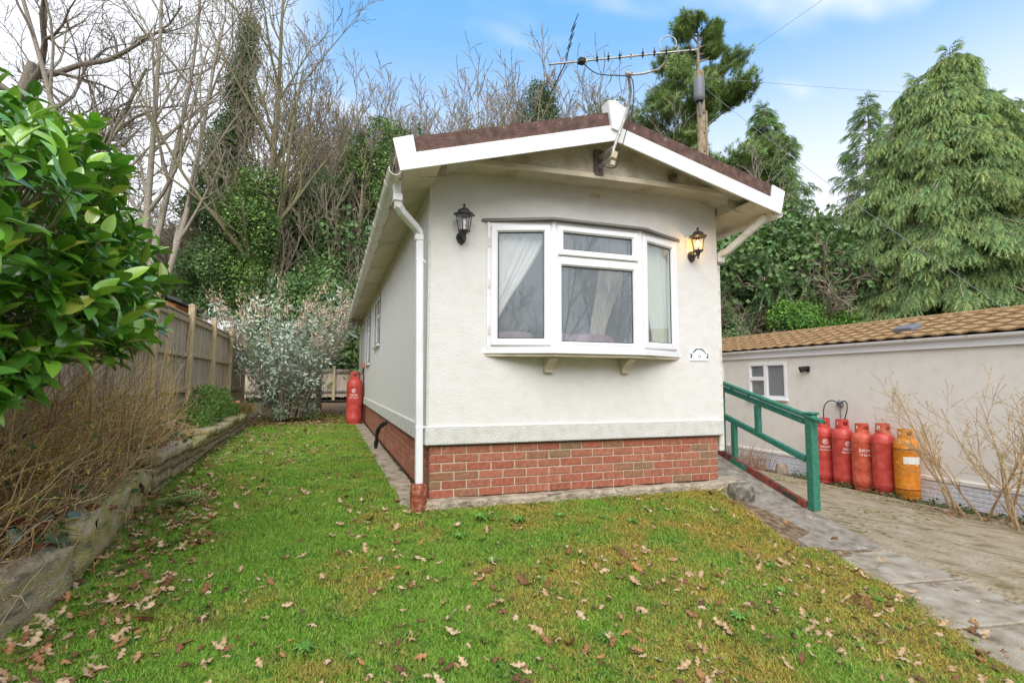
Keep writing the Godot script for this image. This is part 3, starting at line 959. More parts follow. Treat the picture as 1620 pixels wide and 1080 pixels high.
func make_roof(h: Node3D) -> void:
	var zf := 0.55
	var mb: MB
	# outline lines in the plane of the fascia: bottom of the white board over x
	var bl := func(x: float) -> float: return 2.665 + 0.2656 * (x + 0.354) if x < 1.53 else 2.665 + 0.2656 * (3.414 - x)
	var lift := func(x: float, d: float) -> Vector2: return Vector2(x, bl.call(x) + d + ry(x))
	var xa := -0.354
	var xb := 3.414
	var mid := 1.53
	# white boards with their raised ends
	mb = MB.new()
	mb.prism([lift.call(xa, 0.0), lift.call(mid, 0.0), lift.call(mid, 0.145), lift.call(-0.235, 0.13), Vector2(-0.262, bl.call(-0.262) + 0.27 + ry(0)), Vector2(-0.415, bl.call(-0.40) + 0.255 + ry(0))], zf - 0.02, zf)
	part("fascia_board", mb, M.white_fascia, h)
	mb = MB.new()
	mb.prism([lift.call(mid + 0.001, 0.0), lift.call(xb, 0.0), Vector2(3.475, bl.call(3.46) + 0.255 + ry(3)), Vector2(3.322, bl.call(3.322) + 0.27 + ry(3)), lift.call(3.295, 0.13), lift.call(mid + 0.001, 0.145)], zf - 0.02, zf)
	part("fascia_board", mb, M.white_fascia, h)
	# weathered brown verge strips in short lengths, each a little out of line
	for sd in [[-0.24, 1.49], [1.57, 3.3]]:
		mb = MB.new()
		mb.prism([lift.call(sd[0], 0.128), lift.call(sd[1], 0.143), lift.call(sd[1], 0.272), lift.call(sd[0], 0.262)], zf - 0.16, zf - 0.012)
		part("verge_strip", mb, M.brown_verge, h)
	# ridge cap
	mb = MB.new()
	var cy: float = bl.call(mid) + ry(mid)
	mb.prism([Vector2(mid + 0.03, cy + 0.085), Vector2(mid + 0.105, cy + 0.26), Vector2(mid + 0.125, cy + 0.3), Vector2(mid - 0.0, cy + 0.365), Vector2(mid - 0.075, cy + 0.35), Vector2(mid - 0.035, cy + 0.1)], zf - 0.1, zf + 0.022)
	part("ridge_cap", mb, M.white_fascia, h)
	# roof slabs
	for sg in [-1.0, 1.0]:
		mb = MB.new()
		var xe := -0.33 if sg < 0.0 else 3.39
		var pr := [lift.call(mid + 0.001 * sg, 0.10), lift.call(mid + 0.001 * sg, 0.25), Vector2(xe, bl.call(xe) + 0.23 + ry(xe)), Vector2(xe, bl.call(xe) + 0.10 + ry(xe))]
		mb.prism(pr, -12.35, zf - 0.165)
		part("roof", mb, M.roof_brown, h)
		mb = MB.new()
		mb.prism([lift.call(mid + 0.002 * sg, 0.085), lift.call(mid + 0.002 * sg, 0.098), Vector2(xe, bl.call(xe) + 0.098 + ry(xe)), Vector2(xe, bl.call(xe) + 0.085 + ry(xe))], 0.024, zf - 0.022)
		part("soffit_lining", mb, M.gable_board, h)
	# soffit in front of the wall, gable panel above it, its bottom trim
	mb = MB.new()
	mb.box(Vector3(1.52, 2.93, 0.17), Vector3(3.75, 0.02, 0.3), Basis(Vector3(0, 0, 1), 0.016))
	part("soffit", mb, M.cream_board, h)
	mb = MB.new()
	mb.prism([Vector2(0.0, 2.9 + ry(0)), Vector2(3.04, 2.9 + ry(3.04)), Vector2(3.0, bl.call(3.0) + 0.14 + ry(3)), Vector2(mid, bl.call(mid) + 0.12), Vector2(0.04, bl.call(0.04) + 0.14 + ry(0))], 0.30, 0.33)
	for sg in [-1.0, 1.0]:   # cheeks that close the ends of the gable above the eaves
		var x0 := 0.06 if sg < 0.0 else 2.98
		var x1 := -0.297 if sg < 0.0 else 3.337
		mb.prism([Vector2(x0, 2.745 + ry(x0)), Vector2(x1, 2.71 + ry(x1)), Vector2(x1, bl.call(x1) + 0.12 + ry(x1)), Vector2(x0, bl.call(x0) + 0.12 + ry(x0))], 0.285, 0.298)
	part("gable_panel", mb, M.gable_board, h)
	mb = MB.new()
	mb.bbox(Vector3(1.55, 2.905, 0.342), Vector3(2.9, 0.05, 0.022), 0.004, Basis(Vector3(0, 0, 1), 0.016))
	part("gable_trim", mb, M.cream_board, h)
	mb = MB.new()
	mb.bbox(Vector3(2.28, 2.995, 0.36), Vector3(0.07, 0.06, 0.05), 0.006)
	part("bracket", mb, M.old_post, h)
	# eaves: sloping soffit boards, inner fascia
	for sg in [-1.0, 1.0]:
		mb = MB.new()
		var xw := -0.031 if sg < 0.0 else 3.061
		var xo := -0.31 if sg < 0.0 else 3.35
		mb.prism([Vector2(xw, 2.75 + ry(xw)), Vector2(xo, 2.70 + ry(xo)), Vector2(xo, 2.715 + ry(xo)), Vector2(xw, 2.77 + ry(xw))], -12.2, 0.525)
		mb.prism([Vector2(xw, 2.772 + ry(xw)), Vector2(xw + 0.02 * sg, 2.80 + ry(xw)), Vector2(xw + 0.02 * sg, 2.93 + ry(xw)), Vector2(xw, 2.93 + ry(xw))], 0.035, 0.29)
		part("eave_soffit", mb, M.cream_board, h)
		mb = MB.new()
		mb.prism([Vector2(xo, 2.655 + ry(xo)), Vector2(xo + 0.018 * sg, 2.655 + ry(xo)), Vector2(xo + 0.018 * sg, 2.80 + ry(xo)), Vector2(xo, 2.80 + ry(xo))], -12.2, 0.50)
		part("eave_board", mb, M.cream_board, h)
		# gutter: half round with joints and brackets
		var gx: float = xo + 0.078 * sg
		var gyy: float = 2.69 + ry(xo)
		mb = MB.new()
		gutter(mb, gx, gyy, 0.052, -12.45, 0.51)
		var gt := part("gutter", mb, M.gutter_plastic, h)
		var z := 0.2
		while z > -12.3:
			mb = MB.new()
			gutter(mb, gx, gyy, 0.058, z - 0.03, z + 0.03)
			part("gutter_bracket", mb, M.gutter_plastic, gt)
			z -= 0.62
	# downpipe at the left corner
	mb = MB.new()
	var path := [Vector3(-0.36, 2.64, 0.33), Vector3(-0.345, 2.50, 0.30), Vector3(-0.335, 2.44, 0.285), Vector3(-0.30, 2.40, 0.25), Vector3(-0.17, 2.335, 0.10), Vector3(-0.13, 2.30, 0.062), Vector3(-0.122, 2.24, 0.058), Vector3(-0.095, 0.16, 0.058)]
	square_pipe(mb, path, 0.062)
	mb.bbox(Vector3(-0.343, 2.5, 0.3), Vector3(0.074, 0.06, 0.074), 0.006)
	mb.bbox(Vector3(-0.127, 2.25, 0.058), Vector3(0.074, 0.05, 0.074), 0.006)
	var dp := part("downpipe", mb, M.pipe_white, h)
	for y in [2.05, 0.62]:
		mb = MB.new()
		mb.bbox(Vector3(-0.098 - 0.012 * (y - 0.5), y, 0.045), Vector3(0.07, 0.022, 0.09), 0.004)
		mb.box(Vector3(-0.055 - 0.012 * (y - 0.5), y, 0.03), Vector3(0.03, 0.016, 0.02))
		part("pipe_clip", mb, M.pipe_white, dp)
	mb = MB.new()
	mb.lathe([Vector2(0.068, -0.1), Vector2(0.072, 0.0), Vector2(0.07, 0.1), Vector2(0.062, 0.13), Vector2(0.042, 0.135)], 18, Transform3D(Basis.IDENTITY, Vector3(-0.095, 0.02, 0.06)))
	part("drain_collar", mb, M.terracotta, dp)
	# swan neck at the right corner
	mb = MB.new()
	square_pipe(mb, [Vector3(3.36, 2.70, 0.40), Vector3(3.33, 2.655, 0.36), Vector3(3.16, 2.41, 0.08), Vector3(3.11, 2.36, -0.05), Vector3(3.11, 2.30, -0.06), Vector3(3.11, 0.3, -0.06)], 0.065)
	mb.bbox(Vector3(3.125, 2.34, -0.02), Vector3(0.09, 0.1, 0.09), 0.01)
	part("downpipe", mb, M.gutter_plastic, h)
	# far gutter end cap and branch
	mb = MB.new()
	square_pipe(mb, [Vector3(-0.4, 2.62, -12.3), Vector3(-0.36, 2.5, -12.25), Vector3(-0.08, 2.33, -11.9)], 0.065)
	mb.bbox(Vector3(-0.42, 2.66, -12.3), Vector3(0.13, 0.13, 0.16), 0.01)
	part("downpipe", mb, M.pipe_white, h)

func gutter(mb: MB, x: float, y: float, r: float, z0: float, z1: float) -> void:
	var n := 10
	for k in n:
		var a := PI + PI * k / n
		var b := PI + PI * (k + 1) / n
		for e in [[r, 1.0], [r - 0.006, -1.0]]:
			var p := [Vector3(x + cos(a) * e[0], y + sin(a) * e[0], z0), Vector3(x + cos(b) * e[0], y + sin(b) * e[0], z0), Vector3(x + cos(b) * e[0], y + sin(b) * e[0], z1), Vector3(x + cos(a) * e[0], y + sin(a) * e[0], z1)]
			if e[1] > 0.0:
				mb.quad(p[0], p[3], p[2], p[1])
			else:
				mb.quad(p[0], p[1], p[2], p[3])
		for z in [z0, z1]:
			mb.quad(Vector3(x + cos(a) * r, y + sin(a) * r, z), Vector3(x + cos(b) * r, y + sin(b) * r, z), Vector3(x + cos(b) * (r - 0.006), y + sin(b) * (r - 0.006), z), Vector3(x + cos(a) * (r - 0.006), y + sin(a) * (r - 0.006), z))
	for s in [-1.0, 1.0]:
		mb.box(Vector3(x + s * (r - 0.003), y + 0.004, (z0 + z1) * 0.5), Vector3(0.012, 0.01, z1 - z0))

func square_pipe(mb: MB, path: Array, w: float) -> void:
	for i in path.size() - 1:
		var a: Vector3 = path[i]
		var b: Vector3 = path[i + 1]
		var e := (b - a).normalized() * 0.012
		mb.beam(a - e, b + e, w, w, 0.008, Vector3(0, 0, 1) if absf((b - a).normalized().y) > 0.9 else Vector3.UP)

func make_bay(h: Node3D) -> void:
	var a := Vector3(0.5, 1.3, 0.03)
	var b := Vector3(1.07, 1.3, BAY_Z)
	var c := Vector3(1.965, 1.3, BAY_Z)
	var d := Vector3(2.535, 1.3, 0.03)
	var ht := 1.165
	var mb := MB.new()
	var faces := [gather(a, b), gather(b, c), gather(c, d)]
	var lens := [a.distance_to(b), b.distance_to(c), c.distance_to(d)]
	for i in 3:
		frame_bars(mb, Rect2(0.004, 0, lens[i] - 0.008, ht), 0.055, -0.07, 0.0, faces[i], 0.004)
	for p in [b, c]:   # corner posts
		mb.lathe([Vector2(0.036, 1.302), Vector2(0.036, 1.3 + ht - 0.002)], 12, Transform3D(Basis.IDENTITY, Vector3(p.x, 0, p.z - 0.026)))
	for p in [a, d]:   # where the frame meets the wall
		mb.bbox(p + Vector3(0.012 if p == a else -0.012, ht * 0.5, -0.012), Vector3(0.03, ht, 0.05), 0.004)
	var win := part("bay_window", mb, M.white_upvc, h)
	sash(win, "casement", Rect2(0.035, 0.03, lens[0] - 0.07, ht - 0.065), 0.062, 0.022, faces[0])
	sash(win, "casement", Rect2(0.035, 0.03, lens[2] - 0.07, ht - 0.065), 0.062, 0.022, faces[2])
	sash(win, "top_light", Rect2(0.03, 0.855, lens[1] - 0.06, ht - 0.89), 0.058, 0.022, faces[1])
	mb = MB.new()
	mb.bbox(faces[1] * Vector3(lens[1] * 0.5, 0.815, -0.03), Vector3(lens[1] - 0.1, 0.07, 0.07), 0.006)
	part("transom", mb, M.white_upvc, win)
	var fx := Rect2(0.045, 0.04, lens[1] - 0.09, 0.755)
	sash(win, "fixed_light", fx, 0.03, 0.006, faces[1])
	# hinges on the left edge
	for y in [1.48, 1.9, 2.28]:
		mb = MB.new()
		mb.bbox(faces[0] * Vector3(0.018, y - 1.3, 0.014), Vector3(0.014, 0.07, 0.016), 0.003)
		mb.box(faces[0] * Vector3(0.016, y - 1.3 - 0.04, 0.012), Vector3(0.013, 0.012, 0.016))
		part("hinge", mb, M.gutter_plastic, win)
	# sill and its underside, on two brackets
	var outl := func(g: float) -> Array: return [Vector2(0.47 - g, -0.02), Vector2(3.035 - 0.47 + g, -0.02), Vector2(1.985 + g * 0.6, -(BAY_Z + 0.03 + g)), Vector2(1.05 - g * 0.6, -(BAY_Z + 0.03 + g))]
	var up := Transform3D(Basis(Vector3.RIGHT, Vector3(0, 0, -1), Vector3.UP), Vector3.ZERO)
	mb = MB.new()
	mb.prism(outl.call(0.012), 1.262, 1.298, up)
	part("sill", mb, M.white_upvc, win)
	mb = MB.new()
	mb.prism(outl.call(-0.012), 1.236, 1.2615, up)
	part("sill_board", mb, M.cream_board, win)
	mb = MB.new()
	mb.prism(outl.call(0.028), 1.3 + ht + 0.001, 1.3 + ht + 0.02, up)
	mb.prism([Vector2(0.45, -0.025), Vector2(2.585, -0.025), Vector2(1.99, -0.28), Vector2(1.045, -0.28)], 1.3 + ht + 0.021, 1.3 + ht + 0.03, up)
	part("flashing", mb, M.lead, win)
	for x in [1.09, 1.9]:
		mb = MB.new()
		var xf := Transform3D(Basis(Vector3(0, 0, 1), Vector3.UP, Vector3(-1, 0, 0)), Vector3(x, 0, 0))
		mb.prism([Vector2(0.021, 1.235), Vector2(0.2, 1.235), Vector2(0.195, 1.215), Vector2(0.15, 1.195), Vector2(0.10, 1.16), Vector2(0.075, 1.12), Vector2(0.07, 1.095), Vector2(0.021, 1.095)], -0.04, 0.04, xf)
		part("sill_bracket", mb, M.cream_board, win)
	# --- curtains, cushions (things of their own inside the room)
	mb = MB.new()
	drape(mb, Vector3(0.50, 2.43, -0.02), Vector3(1.06, 2.43, 0.14), Vector3(0.50, 1.36, -0.04), Vector3(0.57, 1.36, -0.02), 0.75)
	solid("curtain", mb, M.voile, "white voile curtain swept to the left behind the bay window's left pane", "curtain", "", "", Vector3(0.6, 1.36, 0))
	mb = MB.new()
	drape(mb, Vector3(2.50, 2.43, -0.03), Vector3(1.99, 2.43, 0.13), Vector3(2.50, 1.36, -0.05), Vector3(2.26, 1.36, 0.0), 0.9)
	solid("curtain", mb, M.green_voile, "pale green curtain swept to the right behind the bay window's right pane", "curtain", "", "", Vector3(2.4, 1.36, 0))
	mb = MB.new()
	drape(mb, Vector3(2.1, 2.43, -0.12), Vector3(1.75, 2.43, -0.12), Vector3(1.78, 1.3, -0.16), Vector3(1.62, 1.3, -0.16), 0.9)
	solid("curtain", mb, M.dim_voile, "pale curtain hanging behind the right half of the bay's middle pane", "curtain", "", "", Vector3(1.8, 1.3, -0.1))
	rng.seed = 31
	for q in [[0.78, 0.42, "mauve cushion on the sill behind the left pane"], [1.22, 0.28, "small mauve cushion at the left end of the middle pane"], [1.58, 0.5, "long mauve cushion behind the middle pane"]]:
		mb = MB.new()
		pillow(mb, Vector3(q[0], 1.40, -0.06), Vector3(q[1], 0.15, 0.16))
		solid("cushion", mb, M.mauve_fabric, q[2], "cushion", "cushions along the bay window", "", Vector3(q[0], 1.32, -0.06))
	mb = MB.new()
	mb.bbox(Vector3(1.4, 1.1, -0.22), Vector3(2.3, 0.44, 0.16), 0.05)
	mb.bbox(Vector3(1.4, 0.78, -0.5), Vector3(2.3, 0.3, 0.7), 0.06)
	solid("sofa", mb, M.mauve_fabric, "mauve sofa back just below the bay window sill", "sofa", "", "", Vector3(1.4, 0.52, -0.4))

func drape(mb: MB, a: Vector3, b: Vector3, c: Vector3, d: Vector3, sweep: float) -> void:
	var cols := 64
	var rows := 26
	var pts := []
	for r in rows:
		var t := float(r) / (rows - 1)
		var g := pow(ss(0.0, 1.0, t), sweep)
		for k in cols:
			var s := float(k) / (cols - 1)
			var top := a.lerp(b, s)
			var bot := c.lerp(d, s)
			var p := Vector3(lerpf(top.x, bot.x, g), lerpf(top.y, bot.y, t) - 0.05 * s * sin(t * PI), lerpf(top.z, bot.z, g))
			p.z += (0.009 * sin(s * 37.0 + 2.2 * sin(s * 9.0 + a.x * 5.0) + 1.5 * sin(t * 3.0)) + 0.006 * sin(s * 71.0 + 3.0 * sin(s * 5.0))) * (0.45 + 0.55 * (1.0 - g)) - 0.01
			pts.append(p)
	mb.sheet(pts, cols, rows)

func pillow(mb: MB, ce: Vector3, s: Vector3) -> void:
	var cols := 20
	var rows := 12
	var pts := []
	var f := noise(rng.randi() % 100, 6.0, FastNoiseLite.TYPE_SIMPLEX_SMOOTH, 2)
	for r in rows:
		var th := PI * r / (rows - 1)
		for k in cols:
			var ph := TAU * k / (cols - 1)
			var d := Vector3(sin(th) * cos(ph), cos(th), sin(th) * sin(ph))
			var q := Vector3(signf(d.x) * pow(absf(d.x), 0.55), signf(d.y) * pow(absf(d.y), 0.7), signf(d.z) * pow(absf(d.z), 0.7))
			pts.append(ce + q * s * 0.5 + d * 0.01 * f.get_noise_3dv(d))
	mb.sheet(pts, cols, rows, true)

# ------------------------------------------------------------------ lettering
# text as a mesh builder: cap height h, centred on x; bent round a vertical cylinder when radius > 0
func letters(mb: MB, txt: String, h: float, xf: Transform3D, radius := 0.0, bold := true) -> void:
	var tm := TextMesh.new()
	var f := SystemFont.new()
	f.font_names = PackedStringArray(["Droid Sans"])
	f.font_weight = 700 if bold else 400
	tm.font = f
	tm.text = txt
	tm.font_size = 64
	tm.pixel_size = h / 46.0
	tm.depth = h * 0.06
	tm.curve_step = 2.0
	var arr := tm.get_mesh_arrays()
	var vs: PackedVector3Array = arr[Mesh.ARRAY_VERTEX]
	var ns: PackedVector3Array = arr[Mesh.ARRAY_NORMAL]
	var ix = arr[Mesh.ARRAY_INDEX]
	var first := mb.v.size()
	for i in vs.size():
		mb.vert(xf * bend(vs[i], radius), (xf.basis * bend_n(ns[i], vs[i].x, radius)).normalized())
	if ix == null:
		for i in vs.size():
			mb.idx.append(first + i)
	else:
		for i in ix:
			mb.idx.append(first + i)

func bend(p: Vector3, r: float) -> Vector3:
	if r <= 0.0:
		return p
	var a := p.x / r
	return Vector3(sin(a) * (r + p.z), p.y, cos(a) * (r + p.z))

func bend_n(n: Vector3, x: float, r: float) -> Vector3:
	return n if r <= 0.0 else Basis(Vector3.UP, x / r) * n

# a thin bent strip through points (x, y) on the cylinder
func bent_strip(mb: MB, pts: Array, w: float, r: float) -> void:
	for i in pts.size() - 1:
		var a: Vector2 = pts[i]
		var b: Vector2 = pts[i + 1]
		var s := (b - a).normalized().orthogonal() * w * 0.5
		var q := []
		for e in [a - s, b - s, b + s, a + s]:
			q.append(bend(Vector3(e.x, e.y, 0.0015), r))
		mb.oquad(q[0], q[1], q[2], q[3], Vector3(0, a.y, 0))

func arc(ce: Vector2, r: float, a0: float, a1: float, n := 16) -> Array:
	var o := []
	for i in n + 1:
		var a := lerpf(a0, a1, float(i) / n)
		o.append(ce + Vector2(cos(a), sin(a)) * r)
	return o

# ------------------------------------------------------------------ gas cylinders
func gas_cylinder(at: Vector3, turn: float, m: Material, h: float, r: float, print_kind: int, label: String, group: String) -> Node3D:
	var t := thing("gas_cylinder", at, label, "gas cylinder", group)
	t.rotation.y = turn
	var k := h / 1.29
	var mb := MB.new()
	mb.lathe([Vector2(r * 0.86, 0.0), Vector2(r * 0.9, 0.0), Vector2(r * 0.9, 0.055 * k), Vector2(r * 0.86, 0.06 * k)], 36)
	local("foot_ring", mb.commit(), m, t)
	var sh := h - 0.36 * k
	mb = MB.new()
	var pf := [Vector2(r * 0.7, 0.05 * k), Vector2(r * 0.9, 0.06 * k), Vector2(r * 0.985, 0.1 * k), Vector2(r, 0.13 * k), Vector2(r, 0.155 * k), Vector2(r * 1.008, 0.16 * k), Vector2(r * 1.008, 0.172 * k), Vector2(r, 0.177 * k), Vector2(r, sh)]
	pf.append_array([Vector2(r * 1.008, sh + 0.004), Vector2(r * 1.008, sh + 0.016), Vector2(r, sh + 0.02)])
	for i in 9:
		var a := PI * 0.5 * (i + 1) / 9.0
		pf.append(Vector2(lerpf(r * 0.30, r, pow(cos(a), 0.72)), sh + 0.02 + sin(a) * (0.36 * k - 0.17 * k - 0.02)))
	mb.lathe(pf, 40)
	local("body", mb.commit(), m, t)
	# the guard: a rolled collar with two hand holes, open at the back
	mb = MB.new()
	var y0 := h - 0.185 * k
	var rg := r * 0.60
	var n := 40
	for i in n:
		var a := TAU * i / n
		var b := TAU * (i + 1) / n
		var deg := rad_to_deg((a + b) * 0.5)
		var hole := (deg > 62.0 and deg < 104.0) or (deg > 150.0 and deg < 186.0) or (deg > 240.0 and deg < 300.0)
		var bands := [[0.0, 1.0]]
		if hole:
			bands = [[0.0, 0.38], [0.78, 1.0]]
		for bd in bands:
			var ya := lerpf(y0, h, bd[0])
			var yb := lerpf(y0, h, bd[1])
			var ra := lerpf(rg * 1.04, rg, bd[0])
			var rb := lerpf(rg * 1.04, rg, bd[1])
			for e in [1.0, -1.0]:
				var dr := 0.0 if e > 0.0 else -0.006
				var q := [Vector3(cos(a) * (ra + dr), ya, sin(a) * (ra + dr)), Vector3(cos(b) * (ra + dr), ya, sin(b) * (ra + dr)), Vector3(cos(b) * (rb + dr), yb, sin(b) * (rb + dr)), Vector3(cos(a) * (rb + dr), yb, sin(a) * (rb + dr))]
				if e > 0.0:
					mb.quad(q[3], q[2], q[1], q[0])
				else:
					mb.quad(q[0], q[1], q[2], q[3])
			mb.quad(Vector3(cos(a) * rb, yb, sin(a) * rb), Vector3(cos(a) * (rb - 0.006), yb, sin(a) * (rb - 0.006)), Vector3(cos(b) * (rb - 0.006), yb, sin(b) * (rb - 0.006)), Vector3(cos(b) * rb, yb, sin(b) * rb))
	local("valve_guard", mb.commit(), m, t)
	mb = MB.new()
	mb.lathe([Vector2(0.025, y0 - 0.01), Vector2(0.025, y0 + 0.05), Vector2(0.016, y0 + 0.055), Vector2(0.016, y0 + 0.085)], 12)
	mb.lathe([Vector2(0.034, y0 + 0.085), Vector2(0.036, y0 + 0.1), Vector2(0.01, y0 + 0.105)], 10)
	mb.tube([Vector3(0, y0 + 0.03, 0), Vector3(0, y0 + 0.03, 0.055)], [0.014, 0.016], 10)
	local("valve", mb.commit(), M.brass, t)
	mb = MB.new()
	mb.tube([Vector3(0, y0 + 0.03, 0.05), Vector3(0, y0 + 0.03, 0.085)], [0.022, 0.022], 12)
	local("valve_cap", mb.commit(), M.black_plastic if print_kind != 3 else M.print_white, t)
	# print
	var face := Transform3D.IDENTITY
	mb = MB.new()
	if print_kind == 1 or print_kind == 4:
		var c := Vector2(0, 0.83 * k)
		bent_strip(mb, arc(c, 0.043, 0.3, TAU - 0.2, 26), 0.012, r)
		bent_strip(mb, arc(c, 0.021, -0.4, 4.6, 16), 0.011, r)
		bent_strip(mb, [c + Vector2(-0.006, 0), c + Vector2(0.006, 0)], 0.012, r)
		letters(mb, "CALOR", 0.042, Transform3D(Basis.IDENTITY, Vector3(0, 0.725 * k, 0)), r + 0.001)
		letters(mb, "47kg Propane", 0.025, Transform3D(Basis.IDENTITY, Vector3(0, 0.665 * k, 0)), r + 0.001)
	elif print_kind == 2:
		bent_strip(mb, [Vector2(-0.15, 0.79), Vector2(-0.05, 0.79), Vector2(0.05, 0.79), Vector2(0.15, 0.79)], 0.007, r)
		bent_strip(mb, [Vector2(-0.15, 0.71), Vector2(-0.05, 0.71), Vector2(0.05, 0.71), Vector2(0.15, 0.71)], 0.007, r)
		bent_strip(mb, [Vector2(-0.15, 0.707), Vector2(-0.15, 0.793)], 0.007, r)
		bent_strip(mb, [Vector2(0.15, 0.707), Vector2(0.15, 0.793)], 0.007, r)
		letters(mb, "CALOR GAS", 0.04, Transform3D(Basis.IDENTITY, Vector3(0, 0.75, 0)), r + 0.001)
		letters(mb, "47 kg Propane", 0.03, Transform3D(Basis.IDENTITY, Vector3(0, 0.665, 0)), r + 0.001)
	if print_kind == 3:
		for i in 12:
			var x0 := lerpf(-0.14, 0.15, i / 12.0)
			var x1 := lerpf(-0.14, 0.15, (i + 1) / 12.0)
			var low := 0.60 + (0.012 if i % 5 == 2 else 0.0) - (0.03 if i == 8 else 0.0)
			mb.oquad(bend(Vector3(x0, low, 0.002), r), bend(Vector3(x1, low, 0.002), r), bend(Vector3(x1, 0.725, 0.002), r), bend(Vector3(x0, 0.725, 0.002), r), Vector3(0, 0.66, 0))
		local("paper_label", mb.commit(), M.label_white, t)
		mb = MB.new()
		mb.lathe([Vector2(r * 1.004, 0.15), Vector2(r * 1.012, 0.155), Vector2(r * 1.012, 0.165), Vector2(r * 1.004, 0.17)], 36)
		mb.lathe([Vector2(r * 1.004, sh - 0.02), Vector2(r * 1.014, sh - 0.015), Vector2(r * 1.014, sh - 0.003), Vector2(r * 1.004, sh)], 36)
		local("rust_band", mb.commit(), M.rust, t)
	elif mb.v.size():
		local("lettering", mb.commit(), M.print_white, t)
	return t

func make_cylinders() -> void:
	var g := "gas cylinders along the neighbour's wall"
	gas_cylinder(Vector3(8.79, -1.0, -3.72), -0.75, M.gas_red, 1.29, 0.188, 1, "red gas cylinder farthest along the wall, half behind the green post", g)
	gas_cylinder(Vector3(8.79, -1.0, -3.30), -0.42, M.gas_red, 1.29, 0.188, 1, "red gas cylinder with round white logo, second from the green post", g)
	gas_cylinder(Vector3(8.78, -1.0, -2.88), -0.40, M.gas_red_faded, 1.24, 0.188, 2, "faded red gas cylinder with a white boxed name, in the middle of the row", g)
	gas_cylinder(Vector3(8.80, -1.0, -2.49), -0.2, M.gas_red, 1.27, 0.19, 0, "plain red gas cylinder beside the orange one", g)
	gas_cylinder(Vector3(8.79, -0.99, -2.085), -0.45, M.gas_orange, 1.19, 0.186, 3, "orange gas cylinder with a torn white label at the near end of the row", g)
	gas_cylinder(Vector3(-0.26, -0.045, -9.0), -0.15, M.gas_red, 1.29, 0.188, 4, "lone red gas cylinder standing at the far corner of the white park home", "")
	# regulator and hoses on the neighbour's wall
	var t := thing("gas_regulator", Vector3(9.0, 0.5, -3.5), "gas regulator on the neighbour's wall with two black hoses to the cylinders", "gas regulator")
	var mb := MB.new()
	mb.bbox(Vector3(9.0, 0.58, -3.5), Vector3(0.07, 0.1, 0.12), 0.012)
	mb.lathe([Vector2(0.05, 0.6), Vector2(0.055, 0.62), Vector2(0.02, 0.65), Vector2(0.012, 0.66)], 14, Transform3D(Basis.IDENTITY, Vector3(8.98, 0, -3.5)))
	part("regulator_body", mb, M.grey_plastic, t)
	mb = MB.new()
	mb.tube([Vector3(9.0, 0.55, -3.5), Vector3(9.0, -0.1, -3.5)], [0.012, 0.012], 8)
	part("pipe", mb, M.grey_plastic, t)
	for s in [-1.0, 1.0]:
		mb = MB.new()
		var e := Vector3(8.8, 0.17, -3.5 + s * 0.2)
		var pts := []
		for i in 15:
			var u := i / 14.0
			pts.append(Vector3(8.97, 0.62, -3.5 + s * 0.05).bezier_interpolate(Vector3(8.93, 0.72, -3.5 + s * 0.26), Vector3(8.85, 0.5, -3.5 + s * 0.32), e, u))
		var rad := []
		rad.resize(15)
		rad.fill(0.011)
		mb.tube(pts, rad, 8)
		part("hose", mb, M.cable_black, t)
	t = thing("gas_tap", Vector3(-0.06, 1.0, -9.0), "small red gas regulator fixed to the side wall above the lone cylinder", "gas regulator")
	mb = MB.new()
	mb.bbox(Vector3(-0.06, 1.38, -9.0), Vector3(0.07, 0.1, 0.07), 0.012)
	mb.tube([Vector3(-0.1, 1.42, -9.0), Vector3(-0.02, 1.46, -9.0)], [0.02, 0.02], 8)
	part("regulator_body", mb, M.gas_red_faded, t)
	mb = MB.new()
	mb.tube([Vector3(-0.06, 1.35, -9.0), Vector3(-0.06, 0.1, -8.98)], [0.012, 0.012], 8)
	mb.tube([Vector3(-0.07, 1.36, -9.0), Vector3(-0.1, 1.2, -8.9), Vector3(-0.2, 1.18, -8.94)], [0.012, 0.012, 0.012], 8)
	part("pipe", mb, M.cable_black, t)

